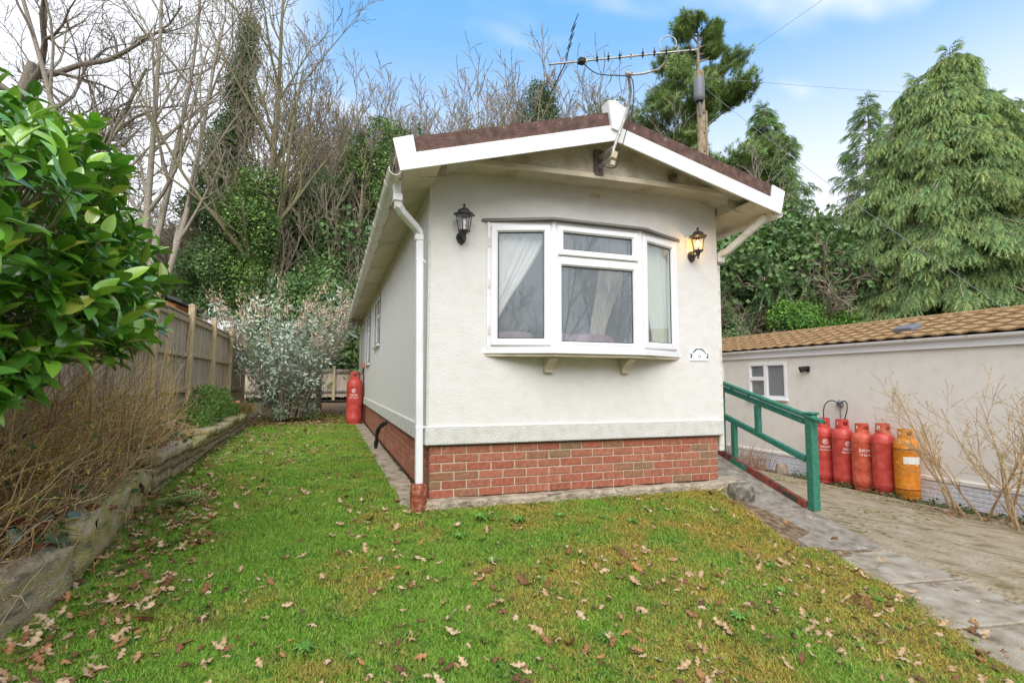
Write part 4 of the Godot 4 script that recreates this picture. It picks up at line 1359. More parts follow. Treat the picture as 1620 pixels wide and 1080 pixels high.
# ------------------------------------------------------------------ lanterns, plaque, aerial
func lantern(at: Vector3, lit: bool, label: String) -> void:
	var m: Material = M.bronze_iron if lit else M.black_iron
	var t := thing("wall_lantern", at, label, "wall lantern", "pair of lanterns beside the bay window")
	var ax := Vector3(0, 0, 0.115)      # lantern axis, out from the wall
	var mb := MB.new()                  # back plate: pointed shield
	var sh := []
	for i in 17:
		var a := PI * i / 16.0
		sh.append(Vector2(cos(a) * 0.046, sin(a) * 0.052))
	sh.append_array([Vector2(-0.042, -0.02), Vector2(-0.026, -0.046), Vector2(0.0, -0.068), Vector2(0.026, -0.046), Vector2(0.042, -0.02)])
	mb.prism(sh, 0.0, 0.012)
	var sm := []
	for p in sh:
		sm.append(p * 0.72)
	mb.prism(sm, 0.012, 0.02)
	mb.lathe([Vector2(0.024, 0.0), Vector2(0.022, 0.012), Vector2(0.012, 0.02), Vector2(0.001, 0.023)], 12, Transform3D(Basis(Vector3.RIGHT, Vector3(0, 0, 1), Vector3(0, -1, 0)), Vector3(0, 0.01, 0.019)))
	local("back_plate", mb.commit(), m, t)
	mb = MB.new()
	mb.tube([Vector3(0, 0.0, 0.02), Vector3(0, -0.012, 0.06), Vector3(0, -0.005, 0.095), ax + Vector3(0, 0.02, 0)], [0.011, 0.011, 0.011, 0.012], 8)
	mb.lathe([Vector2(0.001, -0.05), Vector2(0.01, -0.045), Vector2(0.012, -0.035), Vector2(0.007, -0.026), Vector2(0.016, -0.015), Vector2(0.02, 0.0), Vector2(0.03, 0.02), Vector2(0.048, 0.03)], 14, Transform3D(Basis.IDENTITY, ax))
	local("arm", mb.commit(), m, t)
	var yb := 0.03
	var yt := 0.175
	var rb := 0.046
	var rt := 0.07
	mb = MB.new()
	mb.lathe_flat([Vector2(rb + 0.008, yb - 0.004), Vector2(rb + 0.01, yb + 0.006), Vector2(0.0, yb + 0.008)], 6, Transform3D(Basis.IDENTITY, ax))
	for i in 6:
		var a := TAU * i / 6.0
		var b := TAU * (i + 1) / 6.0
		mb.tube([ax + Vector3(cos(a) * rb, yb, sin(a) * rb), ax + Vector3(cos(a) * rt, yt, sin(a) * rt)], [0.0042, 0.0042], 5)
		for e in [[rb, yb + 0.008], [rt - 0.001, yt - 0.004]]:
			mb.tube([ax + Vector3(cos(a) * e[0], e[1], sin(a) * e[0]), ax + Vector3(cos(b) * e[0], e[1], sin(b) * e[0])], [0.004, 0.004], 5)
	local("cage", mb.commit(), m, t)
	mb = MB.new()
	mb.lathe_flat([Vector2(0.07, yt - 0.006), Vector2(0.098, yt + 0.002), Vector2(0.098, yt + 0.01), Vector2(0.066, yt + 0.022), Vector2(0.054, yt + 0.045), Vector2(0.028, yt + 0.062), Vector2(0.012, yt + 0.068), Vector2(0.0, yt + 0.07)], 6, Transform3D(Basis.IDENTITY, ax))
	mb.lathe([Vector2(0.012, yt + 0.066), Vector2(0.008, yt + 0.078), Vector2(0.013, yt + 0.088), Vector2(0.012, yt + 0.098), Vector2(0.001, yt + 0.106)], 10, Transform3D(Basis.IDENTITY, ax))
	local("roof_cap", mb.commit(), m, t)
	for i in 6:
		var a := TAU * i / 6.0
		var b := TAU * (i + 1) / 6.0
		mb = MB.new()
		mb.quad(ax + Vector3(cos(b) * rb, yb + 0.01, sin(b) * rb) * Vector3(0.98, 1, 0.98), ax + Vector3(cos(a) * rb, yb + 0.01, sin(a) * rb), ax + Vector3(cos(a) * rt, yt - 0.006, sin(a) * rt), ax + Vector3(cos(b) * rt, yt - 0.006, sin(b) * rt))
		local("pane", mb.commit(), M.lantern_glass, t)
	mb = MB.new()
	mb.lathe([Vector2(0.013, yb + 0.008), Vector2(0.014, yb + 0.04), Vector2(0.01, yb + 0.045)], 10, Transform3D(Basis.IDENTITY, ax))
	local("lamp_holder", mb.commit(), M.print_white, t)
	mb = MB.new()
	mb.lathe([Vector2(0.009, yb + 0.045), Vector2(0.018, yb + 0.062), Vector2(0.02, yb + 0.08), Vector2(0.014, yb + 0.1), Vector2(0.004, yb + 0.115), Vector2(0.0005, yb + 0.118)], 12, Transform3D(Basis.IDENTITY, ax))
	if lit:
		var bm := mat("lamp_bulb_glow", K(255, 226, 160), 0.4)
		bm.emission_enabled = true
		bm.emission = K(255, 206, 120)
		bm.emission_energy_multiplier = 4.0
		local("light_bulb", mb.commit(), bm, t)
		var o := OmniLight3D.new()
		o.name = "lantern_light"
		o.light_color = K(255, 196, 110)
		o.light_energy = 0.012
		o.light_size = 0.015
		o.omni_range = 12.0
		o.omni_attenuation = 2.0
		o.shadow_enabled = true
		t.add_child(o)
		o.position = ax + Vector3(0, yb + 0.08, 0)
	else:
		local("light_bulb", mb.commit(), M.print_white, t)

func make_fittings() -> void:
	lantern(Vector3(0.255, 2.295, 0.02), false, "unlit black wall lantern left of the bay window")
	lantern(Vector3(2.73, 2.325, 0.02), true, "lit bronze wall lantern right of the bay window")
	# house number plaque
	var p := thing("house_plaque", Vector3(2.798, 1.23, 0.02), "white house number plaque reading 24 with a green leaf border", "plaque")
	var mb := MB.new()
	var ol := [Vector2(-0.114, 0.0), Vector2(0.114, 0.0), Vector2(0.114, 0.086)]
	for i in 13:
		var a := lerpf(0.12, 0.88, i / 12.0) * PI
		ol.append(Vector2(cos(a) * 0.085, 0.066 + sin(a) * 0.072))
	ol.append(Vector2(-0.114, 0.086))
	mb.prism(ol, 0.0, 0.009)
	local("board", mb.commit(), M.plaque_white, p)
	mb = MB.new()
	rng.seed = 3
	for i in 30:
		var u := i / 29.0
		var q: Vector2
		if u < 0.2: q = Vector2(-0.1, 0.03 + u * 0.25)
		elif u > 0.8: q = Vector2(0.1, 0.03 + (1.0 - u) * 0.25)
		else:
			var a := lerpf(0.86, 0.14, (u - 0.2) / 0.6) * PI
			q = Vector2(cos(a) * 0.078, 0.06 + sin(a) * 0.062)
		q += Vector2(rng.randf_range(-0.006, 0.006), rng.randf_range(-0.006, 0.006))
		var an := rng.randf() * TAU
		var l := Vector2(cos(an), sin(an)) * 0.013
		var w := l.orthogonal() * 0.5
		mb.prism([q - l, q + w, q + l, q - w], 0.009, 0.0105)
	local("leaf_border", mb.commit(), M.plaque_green, p)
	mb = MB.new()
	letters(mb, "24", 0.03, Transform3D(Basis.IDENTITY, Vector3(0, 0.045, 0.0095)), 0.0, false)
	local("house_number", mb.commit(), M.plaque_grey, p)
	# television aerial
	var t := thing("tv_aerial", Vector3(1.47, 2.9, 0.36), "weathered television aerial on a bent mast fixed to the gable", "aerial")
	mb = MB.new()
	mb.bbox(Vector3(1.475, 3.03, 0.345), Vector3(0.09, 0.25, 0.03), 0.004)
	part("mounting_board", mb, M.old_post, t)
	mb = MB.new()
	mb.beam(Vector3(1.47, 2.98, 0.36), Vector3(1.47, 2.98, 0.60), 0.03, 0.03, 0.003)
	mb.beam(Vector3(1.47, 3.07, 0.36), Vector3(1.49, 3.07, 0.60), 0.03, 0.03, 0.003)
	part("wall_bracket", mb, M.aluminium, t)
	mb = MB.new()
	var mast := [Vector3(1.455, 2.90, 0.61), Vector3(1.485, 3.06, 0.61), Vector3(1.56, 3.26, 0.62), Vector3(1.61, 3.42, 0.65), Vector3(1.60, 3.55, 0.71), Vector3(1.545, 3.66, 0.77)]
	mb.tube(mast, [0.0135, 0.0135, 0.0135, 0.0135, 0.0135, 0.0135], 10)
	part("mast", mb, M.aluminium, t)
	mb = MB.new()
	mb.bbox(Vector3(1.475, 2.985, 0.63), Vector3(0.05, 0.07, 0.04), 0.006, Basis(Vector3(0, 0, 1), -0.3))
	mb.bbox(Vector3(1.468, 2.915, 0.62), Vector3(0.035, 0.05, 0.035), 0.006, Basis(Vector3(0, 0, 1), -0.2))
	part("junction_box", mb, M.box_beige, t)
	var b0 := Vector3(0.915, 3.785, 0.49)
	var b1 := Vector3(2.005, 3.775, 1.105)
	var bd := (b1 - b0).normalized()
	var across := bd.cross(Vector3.UP).normalized()
	mb = MB.new()
	mb.tube([b0, b1], [0.008, 0.008], 8)
	part("boom", mb, M.aluminium, t)
	mb = MB.new()
	var jn := b0.lerp(b1, 0.80)
	mb.tube([Vector3(1.545, 3.655, 0.77), Vector3(1.66, 3.66, 0.82), Vector3(1.77, 3.68, 0.89), Vector3(1.80, 3.72, 0.945), jn], [0.010, 0.010, 0.010, 0.010, 0.010], 8)
	mb.bbox(Vector3(1.545, 3.66, 0.775), Vector3(0.06, 0.03, 0.05), 0.004)
	part("support_arm", mb, M.aluminium, t)
	for i in 10:
		var u := lerpf(0.26, 0.95, i / 9.0)
		var q := b0.lerp(b1, u)
		mb = MB.new()
		mb.bbox(q + Vector3(0, 0.006, 0), Vector3(0.018, 0.04, 0.02), 0.003)
		for e in [Vector3(0, 0.05, 0), Vector3(0, -0.028, 0)]:
			mb.tube([q, q + e + across * 0.012], [0.004, 0.003], 5)
		mb.tube([q - across * 0.05, q + across * 0.05], [0.0035, 0.0035], 5)
		part("director", mb, M.cable_black if i % 4 else M.aluminium, t)
	mb = MB.new()   # dipole box and folded loop near the far end
	mb.bbox(b0.lerp(b1, 0.23), Vector3(0.06, 0.045, 0.06), 0.006)
	part("dipole_box", mb, M.cable_black, t)
	mb = MB.new()
	var lp := []
	for i in 17:
		var a := PI * i / 16.0 * 1.5 - 0.6
		lp.append(b1 - bd * 0.24 + bd * cos(a) * 0.07 + Vector3(0, 0.075 + sin(a) * 0.07, 0))
	var lr := []
	lr.resize(17)
	lr.fill(0.005)
	mb.tube(lp, lr, 6)
	part("loop", mb, M.aluminium, t)
	mb = MB.new()   # corner reflector: two arms with cross rods
	var rc := b0.lerp(b1, 0.12)
	for s in [-1.0, 1.0]:
		var arm: Vector3 = (Vector3(0, 0.30 * s + 0.06, 0) - bd * 0.02 + bd * 0.10 * s)
		mb.tube([rc, rc + arm], [0.005, 0.005], 5)
		for i in 4:
			var q := rc + arm * (0.3 + 0.23 * i)
			mb.tube([q - across * 0.11 - bd * 0.04, q + across * 0.11 + bd * 0.04], [0.0035, 0.0035], 5)
	part("reflector", mb, M.cable_black, t)
	mb = MB.new()
	var cb := [b0.lerp(b1, 0.23), Vector3(1.3, 3.68, 0.66), Vector3(1.5, 3.63, 0.78), Vector3(1.58, 3.6, 0.78), Vector3(1.63, 3.42, 0.70), Vector3(1.58, 3.2, 0.66), Vector3(1.52, 3.0, 0.66), Vector3(1.50, 2.90, 0.64), Vector3(1.46, 2.88, 0.6), Vector3(1.42, 2.95, 0.5), Vector3(1.45, 3.05, 0.40)]
	mb.tube(smooth_path(cb, 5), fill_r(smooth_path(cb, 5).size(), 0.0045), 6)
	part("cable", mb, M.cable_black, t)

func fill_r(n: int, r: float) -> Array:
	var a := []
	a.resize(n)
	a.fill(r)
	return a

func smooth_path(p: Array, n: int) -> Array:
	var o := []
	for i in p.size() - 1:
		var a: Vector3 = p[maxi(i - 1, 0)]
		var d: Vector3 = p[mini(i + 2, p.size() - 1)]
		for k in n:
			o.append((p[i] as Vector3).cubic_interpolate(p[i + 1], a, d, float(k) / n))
	o.append(p[-1])
	return o

# ------------------------------------------------------------------ handrail
func make_handrail() -> void:
	var x := 3.75
	var top := func(z: float) -> float: return 1.04 - 0.27 * (z + 0.9)
	var mid := func(z: float) -> float: return 0.627 - 0.309 * (z + 0.861)
	var ker := func(z: float) -> float: return 0.175 - 0.306 * (z + 0.9)
	var t := thing("handrail", Vector3(x, -0.2, -0.6), "green painted timber handrail beside the ramp", "handrail")
	var mb := MB.new()
	mb.tube([Vector3(x, top.call(-3.2) + 0.0, -3.2), Vector3(x, top.call(0.63), 0.63)], [0.026, 0.026], 12)
	part("top_rail", mb, M.rail_green, t)
	mb = MB.new()
	mb.beam(Vector3(x + 0.03, top.call(-3.2) - 0.075, -3.2), Vector3(x + 0.03, top.call(0.41) - 0.075, 0.41), 0.05, 0.055, 0.006)
	part("under_rail", mb, M.rail_green, t)
	mb = MB.new()
	mb.beam(Vector3(x + 0.02, mid.call(-3.2), -3.2), Vector3(x + 0.02, mid.call(0.415), 0.415), 0.05, 0.06, 0.006)
	part("middle_rail", mb, M.rail_green, t)
	for q in [[-0.80, 1, 1], [-0.80, 0, 1], [-0.22, 1, 0], [-0.6, 0, 1]]:
		mb = MB.new()
		var z: float = q[0]
		var ya: float = (mid.call(z) - 0.0) if q[1] else (ker.call(z) - 0.02)
		var yb: float = (top.call(z) - 0.1) if q[1] else (mid.call(z) - 0.02)
		mb.bbox(Vector3(x + 0.022, (ya + yb) * 0.5, z), Vector3(0.055, yb - ya, 0.065), 0.006)
		part("baluster", mb, M.rail_green, t)
	mb = MB.new()
	mb.bbox(Vector3(x + 0.03, 0.215, 0.475), Vector3(0.088, 0.95, 0.088), 0.008)
	part("end_post", mb, M.rail_green, t)
	mb = MB.new()
	mb.bbox(Vector3(x + 0.03, 0.70, 0.475), Vector3(0.118, 0.022, 0.118), 0.008)
	part("post_cap", mb, M.rail_green, t)
	for z in [-0.35, -0.62]:
		mb = MB.new()
		mb.tube([Vector3(x, top.call(z), z), Vector3(x + 0.025, top.call(z) - 0.05, z)], [0.01, 0.01], 6)
		part("rail_bracket", mb, M.rail_green, t)
	mb = MB.new()
	mb.beam(Vector3(x - 0.01, ker.call(-3.2), -3.2), Vector3(x - 0.01, ker.call(0.42), 0.42), 0.045, 0.1, 0.008)
	part("kerb_board", mb, M.kerb_red, t, "red kerb board with flaking paint")
	mb = MB.new()
	mb.bbox(Vector3(x, ker.call(-0.5) - 0.01, -0.5), Vector3(0.07, 0.1, 0.28), 0.008, Basis(Vector3.RIGHT, 0.29))
	part("kerb_block", mb, M.rail_green, t)
	mb = MB.new()
	mb.bbox(Vector3(4.0, 0.05, -1.55), Vector3(0.1, 1.3, 0.1), 0.006)
	solid("timber_post", mb, M.old_post, "short grey timber post just behind the green handrail", "post", "", "", Vector3(4.0, -0.4, -1.55))
	mb = MB.new()
	mb.lathe([Vector2(0.13, -0.98), Vector2(0.12, -0.85), Vector2(0.11, -0.78), Vector2(0.09, -0.76), Vector2(0.02, -0.77)], 11, Transform3D(Basis.IDENTITY, Vector3(8.6, 0, -4.65)))
	solid("tree_stump", mb, M.bark_brown, "low brown stump on the drive beyond the handrail", "stump", "", "", Vector3(8.6, -1, -4.65))

# ------------------------------------------------------------------ neighbour's home
func make_neighbour() -> void:
	var X := 9.04
	var h := thing("neighbouring_home", Vector3(X + 1.6, -1, -5), "long cream park home with a tan tiled roof behind the gas cylinders", "mobile home")
	var wx := Transform3D(Basis(Vector3(0, 0, 1), Vector3.UP, Vector3(-1, 0, 0)), Vector3(X, 0, 0))
	var w1 := Rect2(-6.0, 0.64, 1.14, 0.83)
	var w2 := Rect2(-8.05, 0.64, 1.14, 0.83)
	var mb := MB.new()
	mb.panel(-16.0, 7.0, -0.63, 1.72, 0.08, [w1, w2], wx)
	mb.panel(-3.2, 0.0, -0.63, 1.7, 0.08, [], Transform3D(Basis.IDENTITY, Vector3(X + 3.2, 0, 6.99)))
	part("wall", mb, M.neighbour_wall, h)
	mb = MB.new()
	mb.box(Vector3(X + 1.6, 0.5, -4.5), Vector3(2.9, 2.2, 22.6))
	mb.box(Vector3(X + 1.6, -0.9, -4.5), Vector3(3.1, 0.54, 22.8))
	# the interior is a closed dark body set back from the panes
	part("core", mb, M.room_floor, h)
	mb = MB.new()
	mb.bbox(Vector3(X - 0.012, -0.625, -4.5), Vector3(0.05, 0.07, 23.0), 0.008)
	part("base_trim", mb, M.neighbour_wall, h)
	mb = MB.new()
	rng.seed = 8
	for row in 5:
		var z := -11.0 + (0.11 if row % 2 else 0.0)
		while z < 5.0:
			mb.bbox(Vector3(X + 0.03 + rng.randf_range(-0.002, 0.002), -0.70 - row * 0.075, z), Vector3(0.1, 0.064, 0.214), 0.005)
			z += 0.225
	tag(part("painted_brick", mb, M.painted_brick, h), "", "", "", "stuff")
	mb = MB.new()
	mb.box(Vector3(X + 0.045, -0.86, -3.0), Vector3(0.1, 0.42, 16.2))
	part("skirting", mb, M.painted_brick, h)
	for w in [w1, w2]:
		mb = MB.new()
		frame_bars(mb, w.grow(0.015), 0.075, -0.04, 0.02, wx)
		mb.bbox(wx * Vector3(w.position.x + w.size.x * 0.47, w.get_center().y, -0.008), Vector3(0.055, w.size.y - 0.12, 0.1), 0.006)
		mb.bbox(wx * Vector3(w.position.x + w.size.x * 0.24, w.position.y + w.size.y * 0.56, -0.006), Vector3(0.05, 0.09, w.size.x * 0.44), 0.006)
		mb.bbox(wx * Vector3(w.get_center().x, w.position.y - 0.03, 0.04), Vector3(0.09, 0.035, w.size.x + 0.08), 0.006)
		var f := part("window", mb, M.white_upvc, h)
		part("pane", glass_pane(w.grow(-0.05), -0.03, wx), M.window_glass, f)
	# eaves and gutter
	mb = MB.new()
	mb.box(Vector3(X - 0.03, 1.68, -4.5), Vector3(0.05, 0.16, 23.2))
	part("fascia_board", mb, M.white_upvc, h)
	mb = MB.new()
	gutter(mb, X - 0.105, 1.775, 0.05, -16.1, 7.1)
	var gt := part("gutter", mb, M.white_upvc, h)
	var z := 6.5
	while z > -12.0:
		mb = MB.new()
		gutter(mb, X - 0.105, 1.775, 0.056, z - 0.03, z + 0.03)
		part("gutter_bracket", mb, M.gutter_plastic, gt)
		z -= 0.95
	# roof: a board below, wavy tiles on top
	var e0 := Vector3(X - 0.13, 1.80, 0)
	var sl := Vector3(1.70, 0.50, 0)
	var len_ := sl.length()
	var sd := sl.normalized()
	var nn := Vector3(-sd.y, sd.x, 0)
	mb = MB.new()
	mb.prism([Vector2(e0.x, e0.y - 0.02), Vector2(e0.x + sl.x, e0.y + sl.y - 0.02), Vector2(e0.x + sl.x * 2.0, e0.y - 0.02)], -16.0, 7.0)
	var rf := part("roof", mb, M.felt, h)
	var rows := 6
	var pitch := len_ / rows
	var tw := 0.33
	mb = MB.new()
	var pts := []
	for r in 3:
		for k in 9:
			var u := k / 8.0
			pts.append(Vector3(0, 0.012 + 0.013 * cos(u * TAU) + 0.028 * (1.0 - r / 2.0), -u * tw) + Vector3(r / 2.0 * (pitch + 0.03), 0, 0))
	mb.sheet(pts, 9, 3)
	for k in 8:
		var a: Vector3 = pts[k]
		var b: Vector3 = pts[k + 1]
		mb.quad(a - Vector3(0, 0.028, 0), a, b, b - Vector3(0, 0.028, 0))
	var tile := mb.commit()
	var tb := Basis(sd, nn, Vector3(0, 0, 1))
	rng.seed = 12
	var extra := []
	for r in rows:
		var zz := 3.6
		var k := 0
		while zz > -15.9:
			var at := e0 + sd * (pitch * r - 0.02) + nn * 0.012 + Vector3(0, 0, zz)
			var bs := tb * Basis(Vector3.UP, rng.randf_range(-0.012, 0.012)) * Basis(Vector3(0, 0, 1), rng.randf_range(-0.008, 0.008))
			if k < 49:
				local("roof_tile", tile, M.tile_tan, rf, Transform3D(bs, at - origin_of(rf)))
			else:
				extra.append(Transform3D(bs, at - origin_of(rf)))
			zz -= tw
			k += 1
	swarm("distant_tiles", tile, M.tile_tan, rf, extra)
	mb = MB.new()
	mb.tube([e0 + sl + Vector3(0, 0.01, -16.0), e0 + sl + Vector3(0, 0.01, 7.0)], [0.07, 0.07], 8)
	part("ridge", mb, M.tile_tan, rf)
	mb = MB.new()
	mb.bbox(e0 + sd * 0.62 + nn * 0.07 + Vector3(0, 0, -2.42), Vector3(0.3, 0.1, 0.36), 0.02, tb)
	part("roof_vent", mb, M.grey_plastic, h)
	# black floodlight
	var t := thing("wall_light", Vector3(X, 1.3, -4.26), "small black outdoor light on the neighbour's cream wall", "outdoor light")
	mb = MB.new()
	mb.bbox(Vector3(X - 0.02, 1.31, -4.26), Vector3(0.04, 0.12, 0.1), 0.01)
	part("mount", mb, M.black_plastic, t)
	mb = MB.new()
	mb.lathe([Vector2(0.03, 0.0), Vector2(0.05, 0.03), Vector2(0.07, 0.14), Vector2(0.075, 0.15)], 14, Transform3D(rot_to(Vector3(-0.75, -0.25, -0.5)), Vector3(X - 0.03, 1.33, -4.26)))
	part("shade", mb, M.black_plastic, t)

# ------------------------------------------------------------------ fences and walls at the left and the back
func make_fences() -> void:
	rng.seed = 41
	var fx := -3.2
	var t := thing("timber_fence", Vector3(fx, 0.3, -5.8), "weathered grey closeboard fence with square posts above the stone wall", "fence")
	var posts := [2.1, 0.1, -1.9, -3.83, -5.84, -7.73, -9.7, -11.8]
	var bm := MB.new()
	bm.bbox(Vector3.ZERO, Vector3(0.018, 1.42, 0.108), 0.003)
	var board := bm.commit()
	for i in posts.size():
		var z: float = posts[i]
		var hgt := 2.2 if i % 2 == 0 else 2.17
		var mb := MB.new()
		mb.bbox(Vector3(fx + 0.06, 0.25 + hgt * 0.5, z), Vector3(0.1, hgt - 0.3, 0.1), 0.006, Basis(Vector3(0, 0, 1), rng.randf_range(-0.012, 0.012)))
		mb.lathe_flat([Vector2(0.07, hgt + 0.1), Vector2(0.075, hgt + 0.115), Vector2(0.0, hgt + 0.15)], 4, Transform3D(Basis(Vector3.UP, PI / 4), Vector3(fx + 0.06, 0, z)))
		part("post", mb, M.fence_post, t)
		if i == posts.size() - 1:
			break
		var z2: float = posts[i + 1]
		var drop := [0.0, 0.0, 0.0, 0.0, 0.02, 0.0, -0.05][i] as float
		for y in [0.86, 1.45, 2.05]:
			mb = MB.new()
			mb.beam(Vector3(fx + 0.03, y + drop, z - 0.05), Vector3(fx + 0.03, y + drop + rng.randf_range(-0.012, 0.012), z2 + 0.05), 0.04, 0.075, 0.006)
			part("rail", mb, M.fence_post, t)
		mb = MB.new()
		mb.bbox(Vector3(fx + 0.005, 2.14 + drop, (z + z2) * 0.5), Vector3(0.06, 0.03, z - z2 - 0.1), 0.006)
		part("capping", mb, M.fence_post, t)
		mb = MB.new()
		mb.bbox(Vector3(fx + 0.02, 0.60, (z + z2) * 0.5), Vector3(0.025, 0.22, z - z2 - 0.09), 0.004)
		part("gravel_board", mb, M.fence_post, t)
		var zz := z - 0.08
		while zz > z2 + 0.06:
			var o := local("board", board, M["fence_board_%d" % (rng.randi() % 4)], t, Transform3D(Basis(Vector3.UP, rng.randf_range(0.06, 0.16)) * Basis(Vector3.RIGHT, rng.randf_range(-0.006, 0.006)), Vector3(fx + rng.randf_range(-0.004, 0.004), 1.42 + drop + rng.randf_range(-0.008, 0.008), zz - 0.05) - origin_of(t)))
			zz -= 0.1
	# low fence across the end of the garden
	t = thing("timber_fence", Vector3(0, 0.3, -16.6), "low grey board fence across the far end of the garden", "fence")
	var x := -4.0
	var short := MB.new()
	short.bbox(Vector3.ZERO, Vector3(0.13, 1.05, 0.018), 0.003)
	board = short.commit()
	while x < 3.5:
		local("board", board, M["fence_board_%d" % (rng.randi() % 4)], t, Transform3D(Basis(Vector3.UP, 0.08), Vector3(x, 0.95 + rng.randf_range(-0.01, 0.01), -16.6) - origin_of(t)))
		x += 0.128
	for px in [-2.6, -0.72, 1.2]:
		var mb := MB.new()
		mb.bbox(Vector3(px, 0.95, -16.53), Vector3(0.1, 1.3, 0.1), 0.006)
		part("post", mb, M.fence_post, t)
	for y in [1.35, 0.62]:
		var mb := MB.new()
		mb.bbox(Vector3(-0.25, y, -16.56), Vector3(7.5, 0.08, 0.04), 0.006)
		part("rail", mb, M.old_post, t)
	# old gate posts with a rail towards the house
	t = thing("gateway", Vector3(-1.5, 0.1, -12.3), "pair of dark old gate posts with a thin rail to the house", "gateway")
	for q in [Vector3(-1.98, 0, -13.0), Vector3(-1.16, 0, -12.4)]:
		var mb := MB.new()
		mb.bbox(q + Vector3(0, 0.92, 0), Vector3(0.16, 1.68, 0.14), 0.02, Basis(Vector3(0, 0, 1), 0.02))
		part("post", mb, M.old_post, t)
	var mb2 := MB.new()
	mb2.tube([Vector3(-1.15, 1.55, -12.4), Vector3(0.0, 1.5, -12.35)], [0.02, 0.02], 6)
	mb2.tube([Vector3(-1.15, 0.42, -12.4), Vector3(0.0, 0.42, -12.35)], [0.03, 0.03], 6)
	part("rail", mb2, M.old_post, t)
	mb2 = MB.new()
	mb2.tube([Vector3(-1.16, 1.7, -12.4), Vector3(-1.45, 2.55, -12.5)], [0.022, 0.022], 6)
	mb2.tube([Vector3(-1.9, 2.25, -12.8), Vector3(-1.5, 2.58, -12.5), Vector3(-1.05, 2.25, -12.3)], [0.025, 0.025, 0.025], 6)
	part("arch_pole", mb2, M.fence_post, t)
	# dry stone retaining wall: long cap stones over courses of smaller ones
	t = thing("stone_wall", Vector3(-2.3, 0, -3), "low old sandstone retaining wall along the left of the lawn", "wall")
	rng.seed = 17
	var z := 3.2
	var k := 0
	while z > -8.8:
		var ln := rng.randf_range(0.75, 1.0)
		if k == 0: ln = 1.25
		elif k == 1: ln = 1.0
		elif k == 2: ln = 2.05
		var z2 := z - ln
		var a := Vector3(lawn_left(z) - 0.13, 0, z)
		var b := Vector3(lawn_left(z2) - 0.13, 0, z2)
		var g := gy(b.x, (z + z2) * 0.5)
		var near := k < 3
		var topy := [0.08, 0.11, 0.21][k] as float if near else 0.31 + 0.03 * sin(k * 2.3)
		var lo := g - 0.06
		if near:
			stone(t, a, b, lo, topy, 0.24, M.sandstone_mossy if k == 2 else M.sandstone, 0.03)
		else:
			stone(t, a, b, topy - 0.11, topy, 0.36, M.sandstone_mossy if rng.randf() < 0.7 else M.sandstone, 0.018)
			var y := topy - 0.115
			while y > lo + 0.02:
				var hh := minf(rng.randf_range(0.075, 0.13), y - lo)
				var s := 0.0
				while s < 0.98:
					var e := minf(1.0, s + rng.randf_range(0.28, 0.5))
					if e > 0.85: e = 1.0
					stone(t, a.lerp(b, s), a.lerp(b, e), y - hh, y - 0.008, 0.28, M.sandstone, 0.012)
					s = e
				y -= hh
		z = z2 - 0.012
		k += 1

# one rough stone between a and b (ends of its centre line), with layered, uneven faces
func stone(parent: Node3D, a: Vector3, b: Vector3, y0: float, y1: float, depth: float, m: Material, amp: float) -> void:
	var d := (b - a)
	var ln := d.length()
	var nx := maxi(3, int(ln / 0.09))
	var ny := maxi(3, int((y1 - y0) / 0.045))
	var nz := 4
	var st := SurfaceTool.new()
	st.begin(Mesh.PRIMITIVE_TRIANGLES)
	st.set_smooth_group(0)
	var f := noise(rng.randi() % 1000, 3.2, FastNoiseLite.TYPE_SIMPLEX_SMOOTH, 4)
	var xf := Transform3D(Basis(d.normalized(), Vector3.UP, d.normalized().cross(Vector3.UP)), (a + b) * 0.5 + Vector3(0, (y0 + y1) * 0.5, 0) - origin_of(parent))
	var hs := Vector3(ln * 0.5 - 0.006, (y1 - y0) * 0.5, depth * 0.5)
	for face in 6:
		var ax := face / 2
		var sg := 1.0 if face % 2 else -1.0
		var u := (ax + 1) % 3
		var w := (ax + 2) % 3
		var cnt := [nx, ny, nz]
		for i in cnt[u]:
			for j in cnt[w]:
				var q := []
				for o in [[0, 0], [1, 0], [1, 1], [0, 1]]:
					var p := Vector3.ZERO
					p[ax] = sg
					p[u] = -1.0 + 2.0 * (i + o[0]) / cnt[u]
					p[w] = -1.0 + 2.0 * (j + o[1]) / cnt[w]
					var e := p
					# soften the corners, then layer and roughen
					var r := Vector3(p.x * hs.x, p.y * hs.y, p.z * hs.z)
					var edge := (1.0 if absf(p.x) > 0.99 else 0.0) + (1.0 if absf(p.y) > 0.99 else 0.0) + (1.0 if absf(p.z) > 0.99 else 0.0)
					if edge > 1.5:
						r -= Vector3(signf(p.x) if absf(p.x) > 0.99 else 0.0, signf(p.y) if absf(p.y) > 0.99 else 0.0, signf(p.z) if absf(p.z) > 0.99 else 0.0) * minf(0.014, hs.y * 0.3)
					var n1 := f.get_noise_3d(r.x * 0.8 + xf.origin.z, r.y * 5.0, r.z * 2.0)
					var n2 := f.get_noise_3d(r.x * 2.4 + 31.0, r.y * 9.0 + xf.origin.z, r.z * 4.0)
					r.z += amp * (n1 * 1.1 + n2 * 0.5)
					r.y += amp * f.get_noise_3d(r.x * 1.6 + 77.0, e.y * 3.0, r.z * 4.0 + xf.origin.z)
					q.append(xf * r)
				var flip: bool = (q[1] - q[0]).cross(q[2] - q[0]).dot(q[0] - xf.origin) > 0.0
				for tri in ([[0, 2, 1], [0, 3, 2]] if flip else [[0, 1, 2], [0, 2, 3]]):
					for v in tri:
						st.add_vertex(q[v])
	st.index()
	st.generate_normals()
	local("stone", st.commit(), m, parent)

